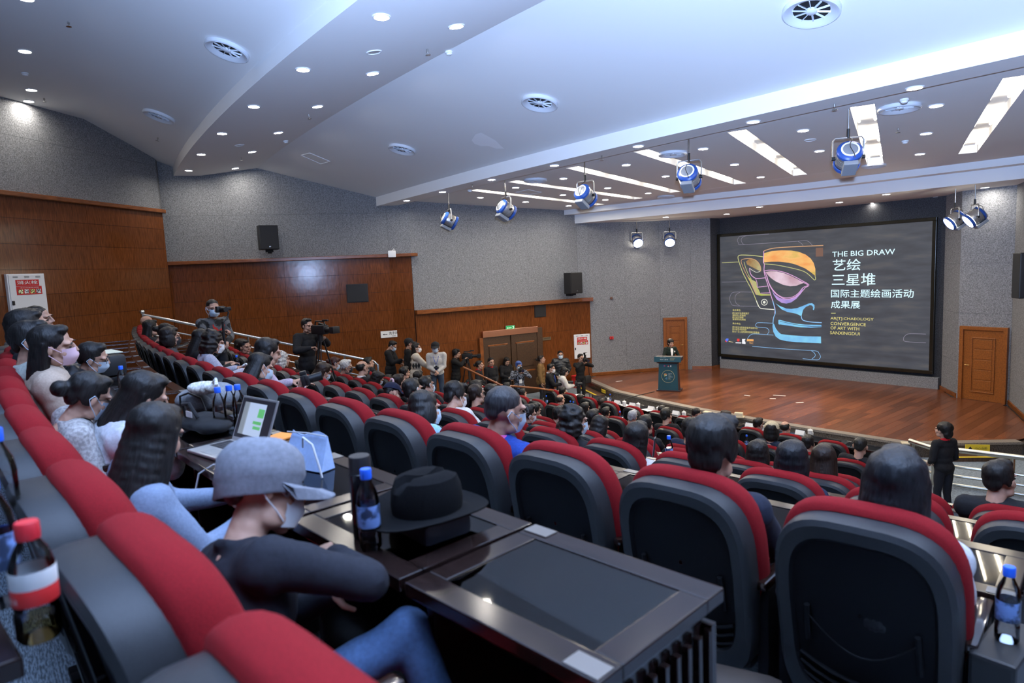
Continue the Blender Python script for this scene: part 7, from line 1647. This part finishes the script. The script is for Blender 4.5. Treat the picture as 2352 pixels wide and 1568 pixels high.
dslr(hands_mid(hs, p12, 0.02, 0.10), hs.rotation_euler.z, 'black camera raised by the photographer in the blue headscarf', 1.1)
dslr(hands_mid(sc_, p14, 0.1, 0.05), sc_.rotation_euler.z, 'camera with long lens held by the man in the black suit', 1.1, lensl=0.18)
dslr(hands_mid(wj, p16, 0.1, 0.05), wj.rotation_euler.z, 'camera held by the woman in the white jacket', 1.05)
dslr(hands_mid(fp2, p17, 0.03, 0.10), fp2.rotation_euler.z, 'camera with flash raised by the photographer at the steps', 1.1, True)
dslr(hands_mid(gj, p6, -0.05, 0.07), gj.rotation_euler.z, 'small camera hanging at the belly of the man in the grey jacket', 0.8, lensl=0.07)
t = dslr(at_y(704, 872, 2.15), -0.4, 'camera with long lens held up from an empty-looking chair', 1.0, pitch=0.2, lensl=0.13); t.location = at_d(700, 872, 6.1)
# hand raising that camera
arm = thing('person', 'raised hand of someone slumped behind a chair, holding a camera', 'person', at_d(690, 893, 6.1), group='seated audience')
hm_ = bpy.data.meshes.new_from_object
b = Blob(); b.limb((0, 0, -0.20), (0, 0, 0.0), 0.036, 0.028); fore = b.mesh('forearm', 0.01, 2, (SKIN,)); m4 = np.eye(4); m4[:3, :3] = np.array(((1, 0, 0), (0, 0, -1), (0, 1, 0))); link('body', joined('hand_and_forearm', [(fore, None, 0), (HANDS[(1.15, -1)], m4, 0)], (SKIN,)), arm, rot=(0, 0.45, 0.6))
# gimbal camera
gp_ = gim.matrix_basis @ (Vector(p1['wrist'][1]) + Vector((0.0, 0.06, 0.03))); t = thing('gimbal_camera', 'camera mounted on a black hand-held gimbal', 'camera', gp_, gim.rotation_euler.z)
G().cyl((0, 0, -0.2), (0, 0, 0.12), 0.018, 10).obj('grip', CAMB, t, True); G().tube([(0, 0, 0.12), (-.07, .0, .16), (-.10, .0, .25), (-.06, 0.0, .29)], 0.013, 8).obj('gimbal_arm', CAMB, t, True)
cb = G().bbox((0.02, 0.0, 0.30), (0.12, 0.07, 0.09), 0.012).obj('camera_body', CAMB, t, True); G().cyl((0.02, 0.03, 0.30), (0.02, 0.16, 0.30), 0.035, 14).obj('lens', CAMB, cb, True); G().bbox((-.1, 0, .30), (.07, .05, .05), .01).obj('motor', CAMB, t, True)
# video cameras on tripods
def tripod_cam(p, zf, rz, label, s=1.0):
    t = thing('video_camera', label, 'video camera', (p.x, p.y, zf), rz, 'video cameras on tripods'); h = p.z - zf
    G().bbox((0, 0, h), (0.13, 0.34, 0.16), 0.02).obj('camera_body', CAMB, t, True); l = G().cyl((0, 0.17, h), (0, 0.33, h), 0.05, 16).obj('lens', CAMB, t, True); G().bbox((0, 0.38, h), (0.16, 0.1, 0.12), 0.01).obj('lens_hood', CAMB, l, True)
    G().tube([(0, -.12, h + .08), (0, -.1, h + .15), (0, .12, h + .15), (0, .14, h + .08)], 0.014, 8).obj('handle', CAMB, t, True); G().cyl((-.08, .08, h + .06), (-.08, -.1, h + .1), .028, 12).obj('viewfinder', CAMB, t, True); G().bbox((0.0, 0.16, h + 0.17), (0.04, 0.14, 0.03), 0.008).obj('microphone', CAMB, t, True)
    G().cyl((0, 0, h - 0.22), (0, 0, h - 0.08), 0.05, 12).obj('tripod_head', CAMB, t, True)
    for k in range(3):
        a = 2 * math.pi * k / 3 + 0.5; e = Vector((0.38 * math.cos(a), 0.38 * math.sin(a), 0)); top = Vector((0.05 * math.cos(a), 0.05 * math.sin(a), h - 0.2)); n = Vector((-math.sin(a), math.cos(a), 0)) * 0.025
        g = G(); g.cyl(top + n, (e * 0.55 + Vector((0, 0, (h - .2) * .45))) + n, 0.012, 6).cyl(top - n, (e * 0.55 + Vector((0, 0, (h - .2) * .45))) - n, 0.012, 6).cyl(e * 0.5 + Vector((0, 0, (h - .2) * .5)), e, 0.012, 6); g.obj('leg', CAMB, t, True)
    return t
M_ = vid1.matrix_basis; tripod_cam(M_ @ Vector((0.02, 0.42, 1.52)), vid1.location.z, vid1.rotation_euler.z, 'large video camera on a tripod in front of the man in the black coat')
M_ = vid2.matrix_basis; tripod_cam(M_ @ Vector((-0.02, 0.38, 1.50)), vid2.location.z, vid2.rotation_euler.z, 'video camera on a tripod beside the double doors', 0.9)
# phones and papers in hands
def phone(p, rot, label): 
    t = thing('smartphone', label, 'phone', p, rot=rot, group='phones in hand'); G().bbox((0, 0, 0), (0.075, 0.155, 0.009), 0.004).obj('case', BLACK, t); G().box((0, 0, 0.005), (0.068, 0.145, 0.001)).obj('screen', E_('phone_glow', (.25, .38, .6), .25), t)
phone(hands_mid(ph1, p3_, 0.1, 0.06), (0.9, 0, ph1.rotation_euler.z), 'phone held by the man in the black hooded coat')
phone(at_d(505, 812, 9.0), (0.7, 0, -0.6), 'phone held by the curly-haired woman in the lavender hoodie'); phone(at_d(662, 882, 7.0), (0.5, 0, -0.6), 'phone held by the woman in the pale lilac top'); phone(at_d(1503, 1026, 5.1), (1.45, 0, -1.0), 'blue phone at the ear of the woman in the cream blouse')
o = tag(G().bbox((0, 0, 0), (0.21, 0.29, 0.003), 0.001).obj('paper_sheet', PAPER, loc=hands_mid(wp, pp1, 0.16, 0.06)), 'papers held by the woman reading in the doorway', 'paper'); o.rotation_euler = (0.7, 0, wp.rotation_euler.z)
# details worn by people
def badge(t, P, label_mat, x, h, w_=0.09, hh=0.12): G().box(chest_pt(P, x, h, 0.02), (w_, 0.004, hh)).obj('badge', label_mat, t)
badge(hs, p12, PAPER, 0.0, 0.20); badge(gj, p6, PAPER, 0.02, 0.22, 0.08, 0.05)
LAN = M('blue_lanyard', (.02, .08, .45), .6)
for t_, P_ in ((gj, p6), (sc_, p14)): G().tube([chest_pt(P_, -0.07, 0.46, 0.0), chest_pt(P_, -0.04, 0.35, 0.022), chest_pt(P_, 0.0, 0.24, 0.025), chest_pt(P_, 0.04, 0.35, 0.022), chest_pt(P_, 0.07, 0.46, 0.0)], 0.006, 6).obj('lanyard', LAN, t_, True)
# red leaping emblem on the camouflage sweater
P_ = p1; EM = [(-.075, .42), (-.06, .375), (-.03, .36), (.0, .335), (.02, .37), (.055, .40), (.06, .43), (.075, .425), (.07, .38), (.04, .335), (.045, .28), (.05, .22), (.03, .23), (.02, .29), (-.005, .30), (-.03, .33), (-.06, .35), (-.085, .40)]
tri = tessellate_polygon([[Vector((x, z, 0)) for x, z in EM]]); G().add([chest_pt(P_, x * 1.2, z, 0.016) for x, z in EM], [tuple(k) for k in tri]).obj('emblem', M('red_emblem', (.55, .03, .02), .7), gim)
# dark diamonds on the cardigan
for k in range(3):
    for sx in (-1, 1):
        R_ = p5['RT']; c = np.array((0, 0, 0.93)) + p5['U'] * (0.22 + 0.02 * k) + R_ @ np.array((sx * 0.0 + (k - 1) * 0.085, -0.165 + 0.02 * abs(k - 1), 0)) if sx < 0 else np.array((0, 0, 0.93)) + p5['U'] * 0.22 + np.array((0.208, (k - 1) * 0.07, 0))
        d = np.array((0.04, 0, 0)) if sx < 0 else np.array((0, 0.035, 0)); G().add([c - d, c + np.array((0, 0, 0.085)), c + d, c - np.array((0, 0, 0.085))], [(0, 1, 2, 3)]).obj('diamond', BLACKM, card)
# hair clip and scrunchie
pt_ = [o for o in bpy.data.objects if o.get('label', '').startswith('black-haired woman with a pearl')][0]; P_ = PS['f1']
hp_ = Matrix([[*P_['HR'][0], P_['hc'][0]], [*P_['HR'][1], P_['hc'][1]], [*P_['HR'][2], P_['hc'][2]], [0, 0, 0, 1]])
g = G(); [g.ell((-.05 + .02 * k, -.135, -.03 + .008 * (k % 2)), (.011, .011, .011), 0, 8, 6) for k in range(6)]; o = g.obj('hair_clip', M('pearl', (.75, .72, .65), .2), pt_, True); o.matrix_local = hp_
pt_ = [o for o in bpy.data.objects if o.get('label', '').startswith('woman with a ponytail')][0]; P_ = PS['f0']; hp_ = Matrix([[*P_['HR'][0], P_['hc'][0]], [*P_['HR'][1], P_['hc'][1]], [*P_['HR'][2], P_['hc'][2]], [0, 0, 0, 1]])
g = G(); [g.ell((.03 * math.cos(a), -.125, .02 + .03 * math.sin(a)), (.02, .018, .02), 0, 8, 6) for a in [2 * math.pi * k / 8 for k in range(8)]]; o = g.obj('scrunchie', M('pink_satin', (.6, .42, .5), .5), pt_, True); o.matrix_local = hp_
# black bag hanging at the photographer's side
t = thing('shoulder_bag', 'black shoulder bag hanging beside the flash photographer', 'bag', fp2.matrix_basis @ Vector((-0.27, -0.02, 0.85))); G().bbox((0, 0, 0), (0.16, 0.28, 0.24), 0.03).obj('body', BLACK, t, True); G().tube([(0, .12, .1), (0.05, .05, .4), (.1, 0, .6)], .012, 6).obj('strap', BLACK, t, True)
bpy.data.scenes.remove(SIDE)
bpy.context.view_layer.update()
